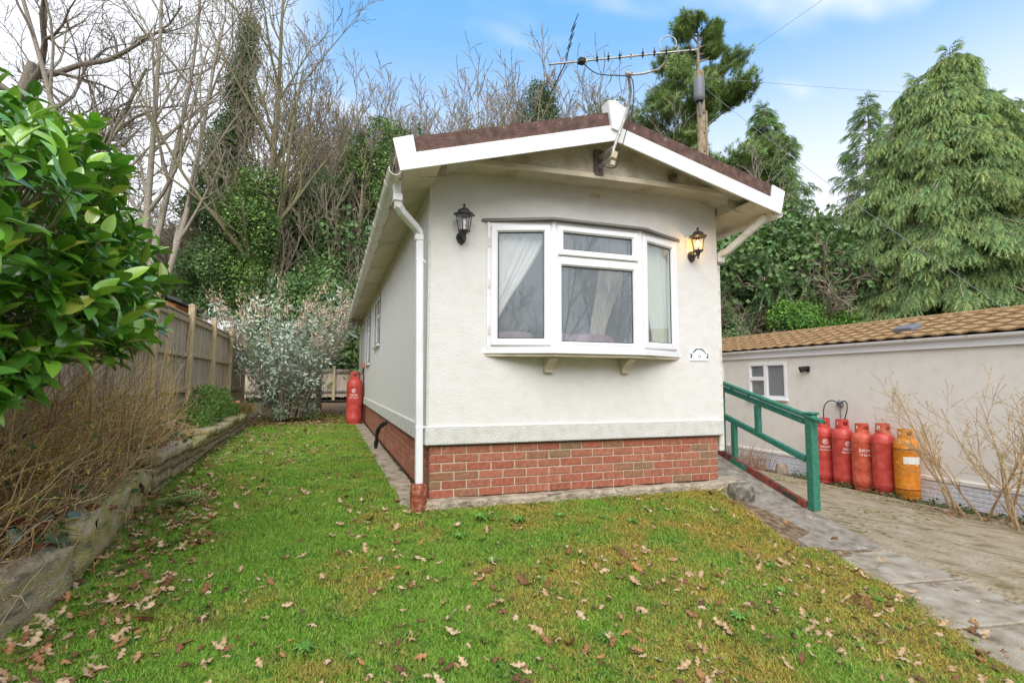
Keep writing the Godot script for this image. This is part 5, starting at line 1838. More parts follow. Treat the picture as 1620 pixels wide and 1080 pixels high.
func make_far_buildings() -> void:
	var t := thing("bungalow", Vector3(-5.5, 0.5, -18.5), "low building with orange tile-hung wall and white fascia beyond the fence", "building")
	var mb := MB.new()
	mb.box(Vector3(-6.6, 1.5, -19.5), Vector3(5.4, 2.6, 3.0))
	part("wall", mb, M.orange_roof, t)
	mb = MB.new()
	rng.seed = 4
	for r in 7:
		for k in 26:
			mb.bbox(Vector3(-9.2 + k * 0.21 + (0.1 if r % 2 else 0.0), 2.72 - r * 0.13, -17.99), Vector3(0.2, 0.15, 0.03), 0.005, Basis(Vector3.RIGHT, -0.1))
	tag(part("tile_hanging", mb, M.orange_roof, t), "", "", "", "stuff")
	mb = MB.new()
	mb.bbox(Vector3(-6.6, 3.1, -19.5), Vector3(5.9, 0.42, 3.5), 0.02)
	part("fascia", mb, M.white_upvc, t)
	mb = MB.new()
	mb.bbox(Vector3(-6.6, 3.37, -19.5), Vector3(6.0, 0.11, 3.6), 0.02)
	part("roof", mb, M.felt, t)
	mb = MB.new()
	frame_bars(mb, Rect2(-0.5, -0.4, 1.0, 0.8), 0.06, -0.03, 0.03, Transform3D(Basis.IDENTITY, Vector3(-5.0, 2.2, -17.93)))
	var f := part("window", mb, M.white_upvc, t)
	part("pane", glass_pane(Rect2(-0.44, -0.34, 0.88, 0.68), 0.0, Transform3D(Basis.IDENTITY, Vector3(-5.0, 2.2, -17.95))), M.window_glass, f)
	t = thing("garden_shed", Vector3(-4.8, 0.5, -9.2), "orange brown timber shed behind the grey fence", "shed")
	for r in 16:
		mb = MB.new()
		mb.bbox(Vector3(-4.9, 0.6 + r * 0.13, -8.1), Vector3(1.9, 0.14, 0.02), 0.004, Basis(Vector3.RIGHT, 0.05))
		mb.bbox(Vector3(-3.95, 0.6 + r * 0.13, -9.2), Vector3(0.02, 0.14, 2.2), 0.004, Basis(Vector3(0, 0, 1), -0.05))
		part("board", mb, M.orange_shed, t)
	mb = MB.new()
	mb.prism([Vector2(-3.8, 2.62), Vector2(-4.9, 3.05), Vector2(-6.0, 2.62), Vector2(-6.0, 2.68), Vector2(-4.9, 3.12), Vector2(-3.8, 2.68)], -10.4, -7.95)
	part("roof", mb, M.felt, t)
	mb = MB.new()
	mb.prism([Vector2(-3.95, 2.6), Vector2(-4.9, 3.02), Vector2(-5.85, 2.6)], -8.11, -8.08)
	mb.box(Vector3(-4.9, 1.6, -9.2), Vector3(1.84, 2.0, 2.14))
	part("gable", mb, M.orange_shed, t)
	# utility pole and wires
	t = thing("utility_pole", Vector3(8.2, -1, -6.5), "wooden utility pole with a grey box rising behind the white roof", "utility pole")
	mb = MB.new()
	mb.tube([Vector3(8.2, -1.1, -6.5), Vector3(8.2, 4.0, -6.5), Vector3(8.2, 9.2, -6.5)], [0.13, 0.12, 0.10], 14)
	part("pole", mb, M.pole_wood, t)
	mb = MB.new()
	mb.lathe([Vector2(0.09, 8.3), Vector2(0.13, 8.34), Vector2(0.14, 8.42), Vector2(0.14, 8.86), Vector2(0.12, 8.92), Vector2(0.02, 8.94)], 16, Transform3D(Basis.IDENTITY, Vector3(8.06, 0, -6.38)))
	mb.tube([Vector3(8.06, 8.3, -6.38), Vector3(8.1, 7.9, -6.36)], [0.03, 0.02], 8)
	part("pole_box", mb, M.grey_plastic, t)
	mb = MB.new()
	for y in [7.0, 7.5, 8.05]:
		mb.box(Vector3(8.2, y, -6.39), Vector3(0.06, 0.03, 0.05))
	mb.bbox(Vector3(8.3, 7.35, -6.42), Vector3(0.05, 1.5, 0.04), 0.005)
	part("step_and_conduit", mb, M.pole_wood, t)
	wire(Vector3(8.2, 8.85, -6.5), Vector3(11.3, 10.9, -0.03), 0.05, "thin telephone wire rising from the pole to the upper right")
	wire(Vector3(8.2, 9.05, -6.5), Vector3(39.0, 14.9, -8.3), 0.25, "level telephone wire crossing the sky to the right in front of the conifers")
	wire(Vector3(8.2, 8.85, -6.5), Vector3(10.65, 2.36, -1.5), 0.12, "grey service cable slanting down to the neighbour's roof before the big conifer")

func wire(a: Vector3, b: Vector3, sag: float, label: String) -> void:
	var mb := MB.new()
	var p := []
	for i in 25:
		var u := i / 24.0
		p.append(a.lerp(b, u) - Vector3(0, sag * 4.0 * u * (1.0 - u), 0))
	mb.tube(p, fill_r(25, 0.0045), 5)
	solid("wire", mb, M.cable_grey, label, "wire", "", "", a)

# ------------------------------------------------------------------ trees
# P: [kids, ratio, angle, wobble, up, sides] for every level
func branch(mb: MB, p: Vector3, d: Vector3, ln: float, r: float, lvl: int, P: Array, tips: Array, rmin: float) -> void:
	var q: Array = P[lvl]
	var n: int = [10, 7, 5, 4, 3][lvl]
	var pts := [p]
	var rad := [r]
	var taper: float = 0.25 if lvl > 0 else q[6]
	var dd := d
	var dirs := [d]
	for i in n:
		dd = (dd + rv(q[3]) + Vector3.UP * q[4] / n).normalized()
		p += dd * ln / n
		pts.append(p)
		dirs.append(dd)
		rad.append(maxf(rmin, r * lerpf(1.0, taper, (i + 1.0) / n)))
	mb.tube(pts, rad, q[5], false)
	if lvl >= P.size() - 1:
		tips.append([p, dd])
		return
	var kids: int = q[0]
	for k in kids:
		var t: float = lerpf(q[7], 1.0, (k + rng.randf() * 0.9) / kids)
		var f := t * n
		var i := mini(int(f), n - 1)
		var at: Vector3 = (pts[i] as Vector3).lerp(pts[i + 1], f - i)
		var rr: float = lerpf(rad[i], rad[i + 1], f - i)
		var ax: Vector3 = dirs[i + 1]
		var side := ax.cross(Vector3(rng.randf_range(-1, 1), rng.randf_range(-1, 1), rng.randf_range(-1, 1))).normalized()
		if side.length() < 0.5:
			side = Vector3.RIGHT
		var an: float = deg_to_rad(q[2] * rng.randf_range(0.7, 1.3))
		var nd := (ax * cos(an) + side * sin(an)).normalized()
		branch(mb, at, nd, ln * q[1] * rng.randf_range(0.65, 1.15) * (1.0 - 0.45 * t if lvl == 0 else 1.0 - 0.3 * t), maxf(rmin, minf(rr * 0.7, r * 0.58)), lvl + 1, P, tips, rmin)

func bare_tree(called: String, label: String, m: Material, h: float, r: float, P: Array, seed_: int, stems: Array = [Vector3(0, 1, 0)], group := "", rmin := 0.0085) -> Node3D:
	rng.seed = seed_
	var t := thing(called, Vector3.ZERO, label, "tree", group)
	var tr := MB.new()
	var tw := MB.new()
	for s in stems:
		var tips := []
		# trunk alone first, then the limbs into the crown mesh
		var both := MB.new()
		branch(both, Vector3(s.x, -0.3, s.z) * Vector3(0.15, 1, 0.15), Vector3(s.x, 1, s.z).normalized(), h * s.y * 0.8, r * (0.7 + 0.3 * s.y), 0, P, tips, rmin)
		var nv: int = (P[0][5] + 1) * 11
		var ni: int = P[0][5] * 6 * 10
		append_mesh(tr, both, 0, nv, 0, ni)
		append_mesh(tw, both, nv, both.v.size(), ni, both.idx.size())
	local("trunk", tr.commit(), m, t)
	local("branches", tw.commit(), m, t)
	return t

func append_mesh(to: MB, src: MB, v0: int, v1: int, i0: int, i1: int) -> void:
	var off := to.v.size() - v0
	to.v.append_array(src.v.slice(v0, v1))
	to.n.append_array(src.n.slice(v0, v1))
	to.uv.append_array(src.uv.slice(v0, v1))
	to.c.append_array(src.c.slice(v0, v1))
	for i in range(i0, i1):
		to.idx.append(src.idx[i] + off)

func dup(o: Node3D, at: Vector3, turn: float, s: float, label := "", group := "") -> Node3D:
	var c: Node3D = o.duplicate()
	var base := str(o.name)
	c.name = numbered(base)
	add_child(c)
	c.position = at
	c.rotation.y = turn
	c.scale = Vector3.ONE * s
	if label: c.set_meta("label", label)
	if group: c.set_meta("group", group)
	return c

func place(o: Node3D, at: Vector3, turn := 0.0, s := 1.0) -> void:
	o.position = at
	o.rotation.y = turn
	o.scale = Vector3.ONE * s

# a clump of small leaves: n leaves of length l inside a ball of radius r
func leaf_clump(n: int, r: float, l: float, w: float, c0: Color, c1: Color, droop := 0.0, fold := 0.25) -> ArrayMesh:
	var mb := MB.new()
	for i in n:
		var d := rv(1.0)
		while d.length() > 1.0:
			d = rv(1.0)
		var p := d * r
		var ax := (d.normalized() + rv(0.7) - Vector3(0, droop, 0)).normalized()
		one_leaf(mb, p, ax, l * rng.randf_range(0.7, 1.2), w, L(c0.lerp(c1, rng.randf())), fold)
	return mb.commit()

func one_leaf(mb: MB, p: Vector3, ax: Vector3, l: float, w: float, col: Color, fold: float) -> void:
	var sd := ax.cross(Vector3.UP + rv(0.5)).normalized()
	var nn := sd.cross(ax).normalized()
	mb.col = col
	var e := p + ax * l
	var m := p + ax * l * 0.5 - nn * fold * w * l
	mb.tri(p, m, p + ax * l * 0.45 + sd * w * l)
	mb.tri(m, e, p + ax * l * 0.45 + sd * w * l)
	mb.tri(p, p + ax * l * 0.45 - sd * w * l, m)
	mb.tri(m, p + ax * l * 0.45 - sd * w * l, e)

func tint(base: float, spread: float, warm := 0.0) -> Color:
	var k := base * rng.randf_range(1.0 - spread, 1.0 + spread)
	var w := rng.randf_range(-1.0, 1.0) * warm
	return Color(k * (1.0 + w), k, k * (1.0 - w))

# a flat drooping spray of a cypress
func cypress_spray(c0: Color, c1: Color, l := 0.6) -> ArrayMesh:
	var mb := MB.new()
	for i in 13:
		var t := i / 12.0
		var p := Vector3(0, -0.30 * l * t * t, l * t)
		for s in [-1.0, 1.0]:
			for j in 4:
				var ll := l * (0.30 - 0.16 * t) * rng.randf_range(0.6, 1.35)
				var ax := Vector3(s * (0.9 - 0.25 * j), -0.15 - 0.35 * t - rng.randf() * 0.9, 0.35 + 0.3 * j + 0.4 * t).normalized()
				var w := 0.016 * l / 0.6
				mb.col = L(c0.lerp(c1, clampf(t * 0.6 + rng.randf() * 0.4, 0.0, 1.0)))
				var q := p + Vector3(s * 0.02 * j, 0, 0.02 * j)
				var e := q + ax * ll
				var sd := ax.cross(Vector3.UP).normalized() * w
				var up := Vector3(0, w * 0.8, 0)
				mb.tri(q - sd, e, q + sd)
				mb.tri(q + up, e + Vector3(0, -0.01, 0), q - up)
	return mb.commit()

# a soft drooping plume: a bent stem with side stems, all set with fine short hairs
func plume(c0: Color, c1: Color, l := 0.6) -> ArrayMesh:
	var mb := MB.new()
	for st in [[0.0, 1.0, 0.0], [-0.5, 0.62, 0.22], [0.5, 0.62, 0.22], [-0.7, 0.45, 0.42], [0.7, 0.45, 0.42], [0.15, 0.5, 0.55]]:
		var root := Vector3(0, -0.45 * l * st[2] * st[2], l * st[2])
		var d := Vector3(sin(st[0]), 0, cos(st[0]))
		var n := int(22 * st[1]) + 3
		for i in n:
			var t := (i + rng.randf()) / n
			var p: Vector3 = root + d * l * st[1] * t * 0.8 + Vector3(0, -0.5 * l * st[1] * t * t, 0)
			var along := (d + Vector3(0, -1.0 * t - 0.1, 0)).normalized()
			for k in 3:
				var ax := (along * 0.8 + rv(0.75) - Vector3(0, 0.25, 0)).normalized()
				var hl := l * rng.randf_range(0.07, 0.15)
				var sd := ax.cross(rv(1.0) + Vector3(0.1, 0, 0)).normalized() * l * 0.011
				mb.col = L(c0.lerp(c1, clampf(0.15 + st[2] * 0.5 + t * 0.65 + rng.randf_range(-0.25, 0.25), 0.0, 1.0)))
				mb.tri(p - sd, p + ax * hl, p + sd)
	return mb.commit()

# a tuft of pine needles round a twig end
func pine_tuft(c0: Color, c1: Color, n := 34, l := 0.22) -> ArrayMesh:
	var mb := MB.new()
	for i in n:
		var a := rng.randf() * TAU
		var up := rng.randf_range(0.1, 1.0)
		var d := Vector3(cos(a) * sqrt(1.0 - up * up * 0.8), up, sin(a) * sqrt(1.0 - up * up * 0.8)).normalized()
		var p := Vector3(0, rng.randf_range(-0.14, 0.06), 0)
		var sd := d.cross(Vector3(0.3, 1, 0.2)).normalized() * 0.011
		mb.col = L(c0.lerp(c1, rng.randf()))
		mb.tri(p - sd, p + d * l * rng.randf_range(0.75, 1.15), p + sd)
	return mb.commit()

# conifer with a straight trunk and tiers of branches; foliage instances along every branch
func conifer(called: String, label: String, at: Vector3, h: float, rad: float, spray: ArrayMesh, fol: Material, bark: Material, tiers: int, per: int, droop: float, start: float, dens: float, scale_: float, seed_: int, light := 1.0, shape := 0.85, tops: Array = [Vector3.ZERO]) -> Node3D:
	rng.seed = seed_
	var t := thing(called, at, label, "tree")
	var tr := MB.new()
	var br := MB.new()
	var xfs := []
	var cols := []
	for tp in tops:
		var hh: float = h * (1.0 - tp.y)
		var off := Vector3(tp.x, 0, tp.z)
		tr.tube([off * 0.2 + Vector3(0, -0.4, 0), off + Vector3(0, hh * 0.4, 0), off + Vector3(rng.randf_range(-0.1, 0.1), hh * 0.75, 0), off + Vector3(0, hh, 0)], [h * 0.018, h * 0.013, h * 0.006, 0.015], 9, false)
		for i in tiers:
			var u := (i + rng.randf() * 0.8) / tiers
			var y := hh * lerpf(start, 0.985, u)
			var prof := pow(1.0 - u, shape) * (0.8 + 0.2 * sin(u * 40.0)) + 0.035
			if u < 0.16: prof *= 0.75 + u * 1.6
			for k in per:
				var a := TAU * (k + rng.randf()) / per + i * 2.4
				var ln: float = rad * prof * rng.randf_range(0.62, 1.18) * (1.0 - 0.35 * tp.y)
				var d := Vector3(cos(a), 0, sin(a))
				var p0 := off + Vector3(0, y, 0)
				var rise: float = 0.28 * (1.0 - droop) * ln
				var pts := [p0, p0 + d * ln * 0.5 + Vector3(0, rise * 0.5, 0), p0 + d * ln + Vector3(0, rise - droop * ln * 0.38, 0)]
				br.tube(pts, [0.012 + ln * 0.012, 0.01 + ln * 0.006, 0.006], 4, false)
				var cnt := int(ln * dens) + 2
				for j in cnt:
					var s := sqrt(rng.randf_range(0.06, 1.0))
					var q: Vector3 = (pts[0] as Vector3).lerp(pts[1], s * 2.0) if s < 0.5 else (pts[1] as Vector3).lerp(pts[2], s * 2.0 - 1.0)
					q += Vector3(rng.randf_range(-1, 1), rng.randf_range(-0.7, 0.5), rng.randf_range(-1, 1)) * 0.16 * (0.4 + ln * 0.22)
					var aa := a + rng.randf_range(-0.9, 0.9)
					var bs := Basis(Vector3.UP, PI / 2 - aa) * Basis(Vector3.RIGHT, rng.randf_range(-0.2, 0.5) + droop * 0.5)
					xfs.append(Transform3D(bs.scaled_local(Vector3.ONE * scale_ * rng.randf_range(0.7, 1.25)), q))
					cols.append(tint(light, 0.3, 0.12))
		for k in 46:
			var y := hh * (1.0 - 0.16 * rng.randf() * rng.randf()) + 0.05
			var a := rng.randf() * TAU
			xfs.append(Transform3D((Basis(Vector3.UP, a) * Basis(Vector3.RIGHT, rng.randf_range(-0.9, 0.3))).scaled_local(Vector3.ONE * scale_ * rng.randf_range(0.6, 1.0)), off + Vector3(cos(a) * 0.05, y, sin(a) * 0.05)))
			cols.append(tint(light, 0.3, 0.12))
	local("trunk", tr.commit(), bark, t)
	local("limbs", br.commit(), bark, t)
	swarm("foliage", spray, fol, t, xfs, cols)
	return t

# evergreen mass (ivy, holly): leaf clumps on the skin and inside of stacked lobes
func leafy_mass(t: Node3D, called: String, clump: ArrayMesh, m: Material, lobes: Array, n: int, s: float, light := 1.0) -> void:
	var xfs := []
	var cols := []
	var tot := 0.0
	for l in lobes:
		tot += l[1].x * l[1].y + l[1].y * l[1].z
	for l in lobes:
		var ce: Vector3 = l[0]
		var rr: Vector3 = l[1]
		var k := int(n * (rr.x * rr.y + rr.y * rr.z) / tot)
		for i in k:
			var d := rv(1.0)
			while d.length() > 1.0 or d.length() < 0.1:
				d = rv(1.0)
			d = d.normalized() * pow(d.length(), 0.4)
			d *= 0.82 + 0.3 * sin(d.x * 7.0 + ce.x) * sin(d.y * 6.0 + ce.z) * sin(d.z * 8.0)
			xfs.append(Transform3D(rot_to(d + Vector3(0, 0.4, 0) + rv(0.4), rng.randf() * TAU).scaled_local(Vector3.ONE * s * rng.randf_range(0.6, 1.3)), ce + d * rr))
			cols.append(tint(light, 0.35, 0.08))
	swarm(called, clump, m, t, xfs, cols)

func make_trees() -> void:
	rng.seed = 100
	# kids, ratio, angle, wobble, up, sides, taper, start
	var ash := [[13, 0.46, 34.0, 0.05, 0.25, 8, 0.2, 0.3], [6, 0.55, 32.0, 0.10, 0.5, 5, 0, 0.25], [4, 0.55, 36.0, 0.15, 0.4, 4, 0, 0.25], [3, 0.62, 38.0, 0.2, 0.3, 3, 0, 0.25], [0, 0, 0, 0.22, 0.3, 3, 0, 0]]
	var pole := [[16, 0.30, 30.0, 0.06, 0.2, 7, 0.15, 0.35], [7, 0.5, 30.0, 0.10, 0.6, 4, 0, 0.2], [5, 0.55, 32.0, 0.15, 0.5, 3, 0, 0.2], [0, 0, 0, 0.2, 0.4, 3, 0, 0]]
	var oak := [[10, 0.85, 64.0, 0.10, 0.1, 10, 0.4, 0.35], [8, 0.55, 46.0, 0.26, 0.45, 7, 0, 0.25], [6, 0.52, 48.0, 0.30, 0.3, 5, 0, 0.2], [5, 0.55, 45.0, 0.3, 0.3, 4, 0, 0.2], [0, 0, 0, 0.32, 0.2, 3, 0, 0]]
	var syc := [[8, 0.42, 38.0, 0.05, 0.3, 9, 0.25, 0.35], [5, 0.55, 40.0, 0.14, 0.45, 5, 0, 0.3], [4, 0.55, 42.0, 0.2, 0.35, 4, 0, 0.25], [3, 0.6, 42.0, 0.25, 0.3, 3, 0, 0.2], [0, 0, 0, 0.25, 0.3, 3, 0, 0]]
	var scrub := [[12, 0.5, 42.0, 0.12, 0.3, 5, 0.2, 0.1], [6, 0.55, 44.0, 0.2, 0.3, 4, 0, 0.2], [5, 0.6, 44.0, 0.25, 0.2, 3, 0, 0.2], [0, 0, 0, 0.28, 0.1, 3, 0, 0]]
	var gp := "bare trees in the wood behind the gardens"
	var gl := "bare slender tree among the leafless wood behind the gardens"
	var T1 := bare_tree("bare_oak", "gnarled bare oak with wide crooked limbs at the far left", M.bark_grey, 17.0, 0.42, oak, 1, [Vector3(0.05, 1, 0)], "", 0.011)
	place(T1, Vector3(-13.2, gy(-13.2, -19.0), -19.0), 0.6)
	var T2 := bare_tree("bare_sycamore", "pale grey bare tree forking into several upright stems left of the ivy-clad one", M.bark_pale, 23.0, 0.17, syc, 2, [Vector3(0.03, 1, 0), Vector3(-0.18, 0.95, 0.05), Vector3(0.14, 0.98, -0.05), Vector3(0.24, 0.8, 0.1)], "", 0.009)
	place(T2, Vector3(-8.0, gy(-8, -18.4), -18.4))
	var T3 := bare_tree("bare_ash", "tall straight bare tree with an ivy-covered foot right of the ivy-clad one", M.bark_green, 22.0, 0.2, ash, 3, [Vector3(0.02, 1, 0), Vector3(0.16, 0.8, 0.0)], "", 0.009)
	place(T3, Vector3(-3.9, gy(-3.9, -18.3), -18.3))
	var thin := [[12, 0.40, 32.0, 0.06, 0.25, 7, 0.2, 0.3], [6, 0.55, 32.0, 0.12, 0.5, 5, 0, 0.25], [4, 0.6, 36.0, 0.18, 0.4, 4, 0, 0.25], [0, 0, 0, 0.22, 0.3, 3, 0, 0]]
	var S1 := bare_tree("bare_tree", gl, M.bark_brown, 17.0, 0.15, thin, 4, [Vector3(0.02, 1, 0), Vector3(-0.2, 0.85, 0.1), Vector3(0.15, 0.9, -0.1)], gp, 0.012)
	var S2 := bare_tree("slender_bare_tree", gl, M.bark_grey, 16.0, 0.10, pole, 5, [Vector3(0.03, 1, 0), Vector3(-0.14, 0.9, 0.1), Vector3(0.16, 0.95, -0.06), Vector3(0.1, 0.8, 0.2)], gp, 0.011)
	var S3 := bare_tree("twiggy_bare_tree", gl, M.bark_pale, 15.0, 0.13, thin, 6, [Vector3(0.05, 1, 0), Vector3(-0.22, 0.85, 0.05)], gp, 0.011)
	var protos := [S1, S2, S3]
	var spots := [[-2.45, -20.1, 16.5], [-0.8, -21.7, 15.2], [1.1, -23.1, 16.0], [3.0, -24.5, 16.6], [4.7, -23.9, 16.4], [6.2, -21.3, 17.2], [8.0, -20.6, 18.6], [8.6, -18.4, 18.0], [12.4, -21.2, 18.3], [14.8, -20.4, 17.0], [10.3, -19.5, 17.2], [2.0, -20.5, 15.2], [5.4, -26.0, 17.0], [7.2, -25.5, 17.5], [0.2, -26.0, 16.4], [-1.6, -24.0, 15.6], [11.2, -24.0, 18.0], [3.6, -21.4, 14.6], [-0.2, -19.4, 13.0], [28.0, -10.0, 12.6], [29.5, -13.0, 12.0], [19.0, -22.0, 12.5], [22.0, -20.0, 12.0], [-1.2, -22.8, 14.5], [1.9, -22.2, 14.0], [4.0, -22.6, 15.0], [5.6, -22.9, 15.5], [7.0, -22.2, 15.2], [9.2, -22.0, 16.5], [11.4, -21.6, 16.0], [13.4, -22.6, 16.4], [16.6, -18.6, 15.0], [13.9, -17.6, 14.5], [-0.4, -20.9, 13.6], [0.6, -22.0, 14.6], [1.5, -24.0, 15.6], [2.5, -21.6, 14.2], [3.3, -23.2, 15.8], [4.4, -21.2, 14.8], [5.0, -24.6, 16.6], [6.4, -23.6, 16.4], [7.6, -23.0, 17.2], [8.6, -21.6, 16.8], [10.0, -21.0, 17.0], [12.0, -19.8, 16.6], [-1.0, -21.8, 16.6], [0.3, -23.6, 17.4], [1.3, -21.0, 15.4], [2.2, -23.4, 17.0], [3.8, -24.8, 17.8], [4.8, -22.0, 16.4], [5.8, -24.2, 17.8], [6.8, -20.8, 17.0], [7.9, -24.0, 18.4], [9.0, -22.8, 18.2], [9.8, -20.0, 17.2], [10.8, -22.6, 18.4], [11.8, -22.8, 17.8], [12.9, -21.6, 17.4], [13.4, -19.4, 16.0], [-2.6, -21.6, 16.4], [-4.6, -22.6, 15.4], [15.5, -13.6, 11.5], [17.4, -16.0, 13.0], [19.6, -15.4, 12.0], [21.6, -14.2, 10.6], [23.6, -12.8, 10.0]]
	for i in spots.size():
		var q: Array = spots[i]
		var o: Node3D = protos[i % 3]
		var at := Vector3(q[0], gy(q[0], q[1]), q[1])
		var s: float = (q[2] - at.y) / [17.0, 16.0, 15.0][i % 3] * 1.06
		if i < 3:
			place(o, at, i * 1.3, s)
		else:
			dup(o, at, i * 2.1, s)
	rng.seed = 55
	for i in 14:      # deeper in the wood
		var z := rng.randf_range(-27.0, -48.0)
		var x := rng.randf_range(-3.0, 34.0) * (1.0 + (-z - 27.0) / 60.0)
		dup(protos[i % 3], Vector3(x, gy(x, z), z), rng.randf() * TAU, rng.randf_range(0.6, 0.86) * (0.72 if x > 12.0 else 1.0))
	for i in 36:      # behind the camera, seen in the window panes
		var x := rng.randf_range(-18.0, 24.0)
		dup(protos[i % 3], Vector3(x, -0.6, rng.randf_range(13.0, 22.0)), rng.randf() * TAU, rng.randf_range(0.5, 0.75), "bare tree across the road behind the viewer, seen in the window panes", "bare trees across the road")
	# --- ivy
	rng.seed = 200
	var ivy := leaf_clump(36, 0.30, 0.095, 0.42, K(72, 106, 52), K(142, 170, 94))
	var dark := leaf_clump(40, 0.32, 0.085, 0.42, K(68, 100, 60), K(130, 156, 98))
	var holly := leaf_clump(40, 0.26, 0.08, 0.4, K(64, 108, 40), K(128, 168, 74))
	# tall ivy column that leans to the right at its top
	var t := thing("ivy_clad_tree", Vector3(-5.6, gy(-5.6, -20.5), -20.5), "dark tapering tree wrapped in ivy to its leaning top", "tree")
	var mb := MB.new()
	var tp := [Vector3(0, -0.3, 0), Vector3(0.0, 4, 0), Vector3(0.1, 8.0, 0), Vector3(0.5, 12.5, 0), Vector3(0.95, 17.5, 0)]
	mb.tube(tp, [0.3, 0.26, 0.2, 0.12, 0.03], 8, false)
	local("trunk", mb.commit(), M.bark_brown, t)
	var lobes := []
	for i in 30:
		var u := i / 29.0
		var ce := Vector3(lerpf(-0.1, 0.95, pow(u, 1.5)), lerpf(0.8, 16.6, u), 0) + Vector3(rng.randf_range(-1, 1), 0, rng.randf_range(-1, 1)) * 0.9 * (1.0 - u)
		var rr := lerpf(2.5, 0.25, pow(u, 0.8))
		lobes.append([ce, Vector3(rr, 0.9, rr)])
	leafy_mass(t, "ivy", dark, M.small_leaf, lobes, 2700, 1.0, 1.15)
	var tw := MB.new()
	for i in 60:
		var u := rng.randf()
		var p := Vector3(lerpf(-0.1, 0.9, pow(u, 1.5)), lerpf(3.0, 17.2, u), 0)
		branch(tw, p, (Vector3(rng.randf_range(-1, 1), 0.7, rng.randf_range(-1, 1))).normalized(), rng.randf_range(1.4, 2.6), 0.025, 2, scrub, [], 0.011)
	local("branches", tw.commit(), M.bark_brown, t)
	# ivy round the feet and stems of the other trees
	for q in [[-3.9, -18.3, 8.5, 1.0, 700, "ivy climbing the foot of the tall straight bare tree"], [0.9, -19.5, 11.5, 1.3, 900, "ivy tower with bushy head behind the left eave"], [2.6, -20.5, 11.8, 1.2, 800, "ivy-wrapped stem just above the left slope of the roof"], [9.4, -19.9, 16.2, 1.3, 1200, "tall ivy-covered tree above the roof left of the aerial"], [6.6, -20.0, 13.4, 1.5, 900, "bright green ivy head just above the roof edge"], [-1.6, -19.0, 9.0, 1.4, 900, "ivy-clad trunk behind the silver shrub"], [12.6, -19.0, 15.0, 1.5, 1000, "olive ivy-covered tree between the aerial mast and the pine"]]:
		var iv := thing("ivy_clad_tree", Vector3(q[0], gy(q[0], q[1]), q[1]), q[5], "tree")
		mb = MB.new()
		mb.tube([Vector3(0, -0.3, 0), Vector3(0.1, q[2] * 0.5, 0), Vector3(0.0, q[2], 0.1)], [0.2, 0.16, 0.05], 7, false)
		local("trunk", mb.commit(), M.bark_brown, iv)
		lobes = []
		for i in 14:
			var u := i / 13.0
			var rr: float = q[3] * (0.55 + 0.45 * sin(u * PI * 2.3 + q[0]) * 0.6 + (0.35 if u > 0.7 else 0.0)) * rng.randf_range(0.8, 1.2)
			lobes.append([Vector3(rng.randf_range(-0.5, 0.5), lerpf(0.4, q[2], u), rng.randf_range(-0.5, 0.5)), Vector3(rr, 0.9, rr)])
		leafy_mass(iv, "ivy", holly if q[0] == 6.6 else (ivy if rng.randf() < 0.5 else dark), M.small_leaf, lobes, q[4], 1.0, 1.0)
	# --- evergreen scrub filling the wood floor
	var ev := thing("evergreen_shrub", Vector3.ZERO, "dark evergreen bush in the undergrowth of the wood", "shrub", "evergreen bushes in the wood")
	lobes = []
	for i in 12:
		lobes.append([Vector3(rng.randf_range(-1.6, 1.6), rng.randf_range(0.6, 3.0), rng.randf_range(-1.2, 1.2)), Vector3(1.0, 0.8, 1.0) * rng.randf_range(0.7, 1.2)])
	leafy_mass(ev, "foliage", dark, M.small_leaf, lobes, 950, 1.0, 1.15)
	var ts := thing("bare_thicket", Vector3.ZERO, "tangled leafless bush in the undergrowth of the wood", "shrub", "leafless bushes in the wood")
	mb = MB.new()
	for i in 9:
		branch(mb, Vector3(rng.randf_range(-0.6, 0.6), -0.2, rng.randf_range(-0.6, 0.6)), Vector3(rng.randf_range(-0.6, 0.6), 1, rng.randf_range(-0.6, 0.6)).normalized(), rng.randf_range(3.0, 5.0), 0.035, 1, [scrub[0], scrub[0], scrub[1], scrub[2], scrub[3]], [], 0.009)
	local("branches", mb.commit(), M.bark_brown, ts)
	var cb := thing("conifer_bush", Vector3.ZERO, "soft dark conifer bush in the undergrowth right of the white park home", "shrub", "conifer bushes on the right")
	lobes = []
	for i in 12:
		lobes.append([Vector3(rng.randf_range(-1.5, 1.5), rng.randf_range(0.5, 4.2), rng.randf_range(-1.2, 1.2)), Vector3(1.0, 0.8, 1.0) * rng.randf_range(0.7, 1.15)])
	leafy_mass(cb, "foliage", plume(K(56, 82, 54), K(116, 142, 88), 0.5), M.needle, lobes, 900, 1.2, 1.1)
	var first_c := true
	var first_e := true
	var first_t := true
	rng.seed = 301
	for i in 64:
		var x := lerpf(-16.0, 30.0, i / 63.0) + rng.randf_range(-0.8, 0.8)
		var z := -17.8 - rng.randf() * 9.0
		if x > 12.0:
			z = lerpf(-17.8, -11.0, clampf((x - 12.0) / 12.0, 0.0, 1.0)) - rng.randf() * 7.0
		if x < -3.6 and z > -21.5:
			z -= 4.0
		var s := rng.randf_range(0.9, 1.75)
		if x > 10.5 and i % 3 > 0:
			if first_c: place(cb, Vector3(x, gy(x, z), z), 1.0, s)
			else: dup(cb, Vector3(x, gy(x, z), z), rng.randf() * TAU, s)
			first_c = false
		elif i % 5 < 3 or x > 10.5:
			if first_e: place(ev, Vector3(x, gy(x, z), z), 1.0, s)
			else: dup(ev, Vector3(x, gy(x, z), z), rng.randf() * TAU, s)
			first_e = false
		else:
			if first_t: place(ts, Vector3(x, gy(x, z), z), 1.0, s)
			else: dup(ts, Vector3(x, gy(x, z), z), rng.randf() * TAU, s * 1.1)
			first_t = false
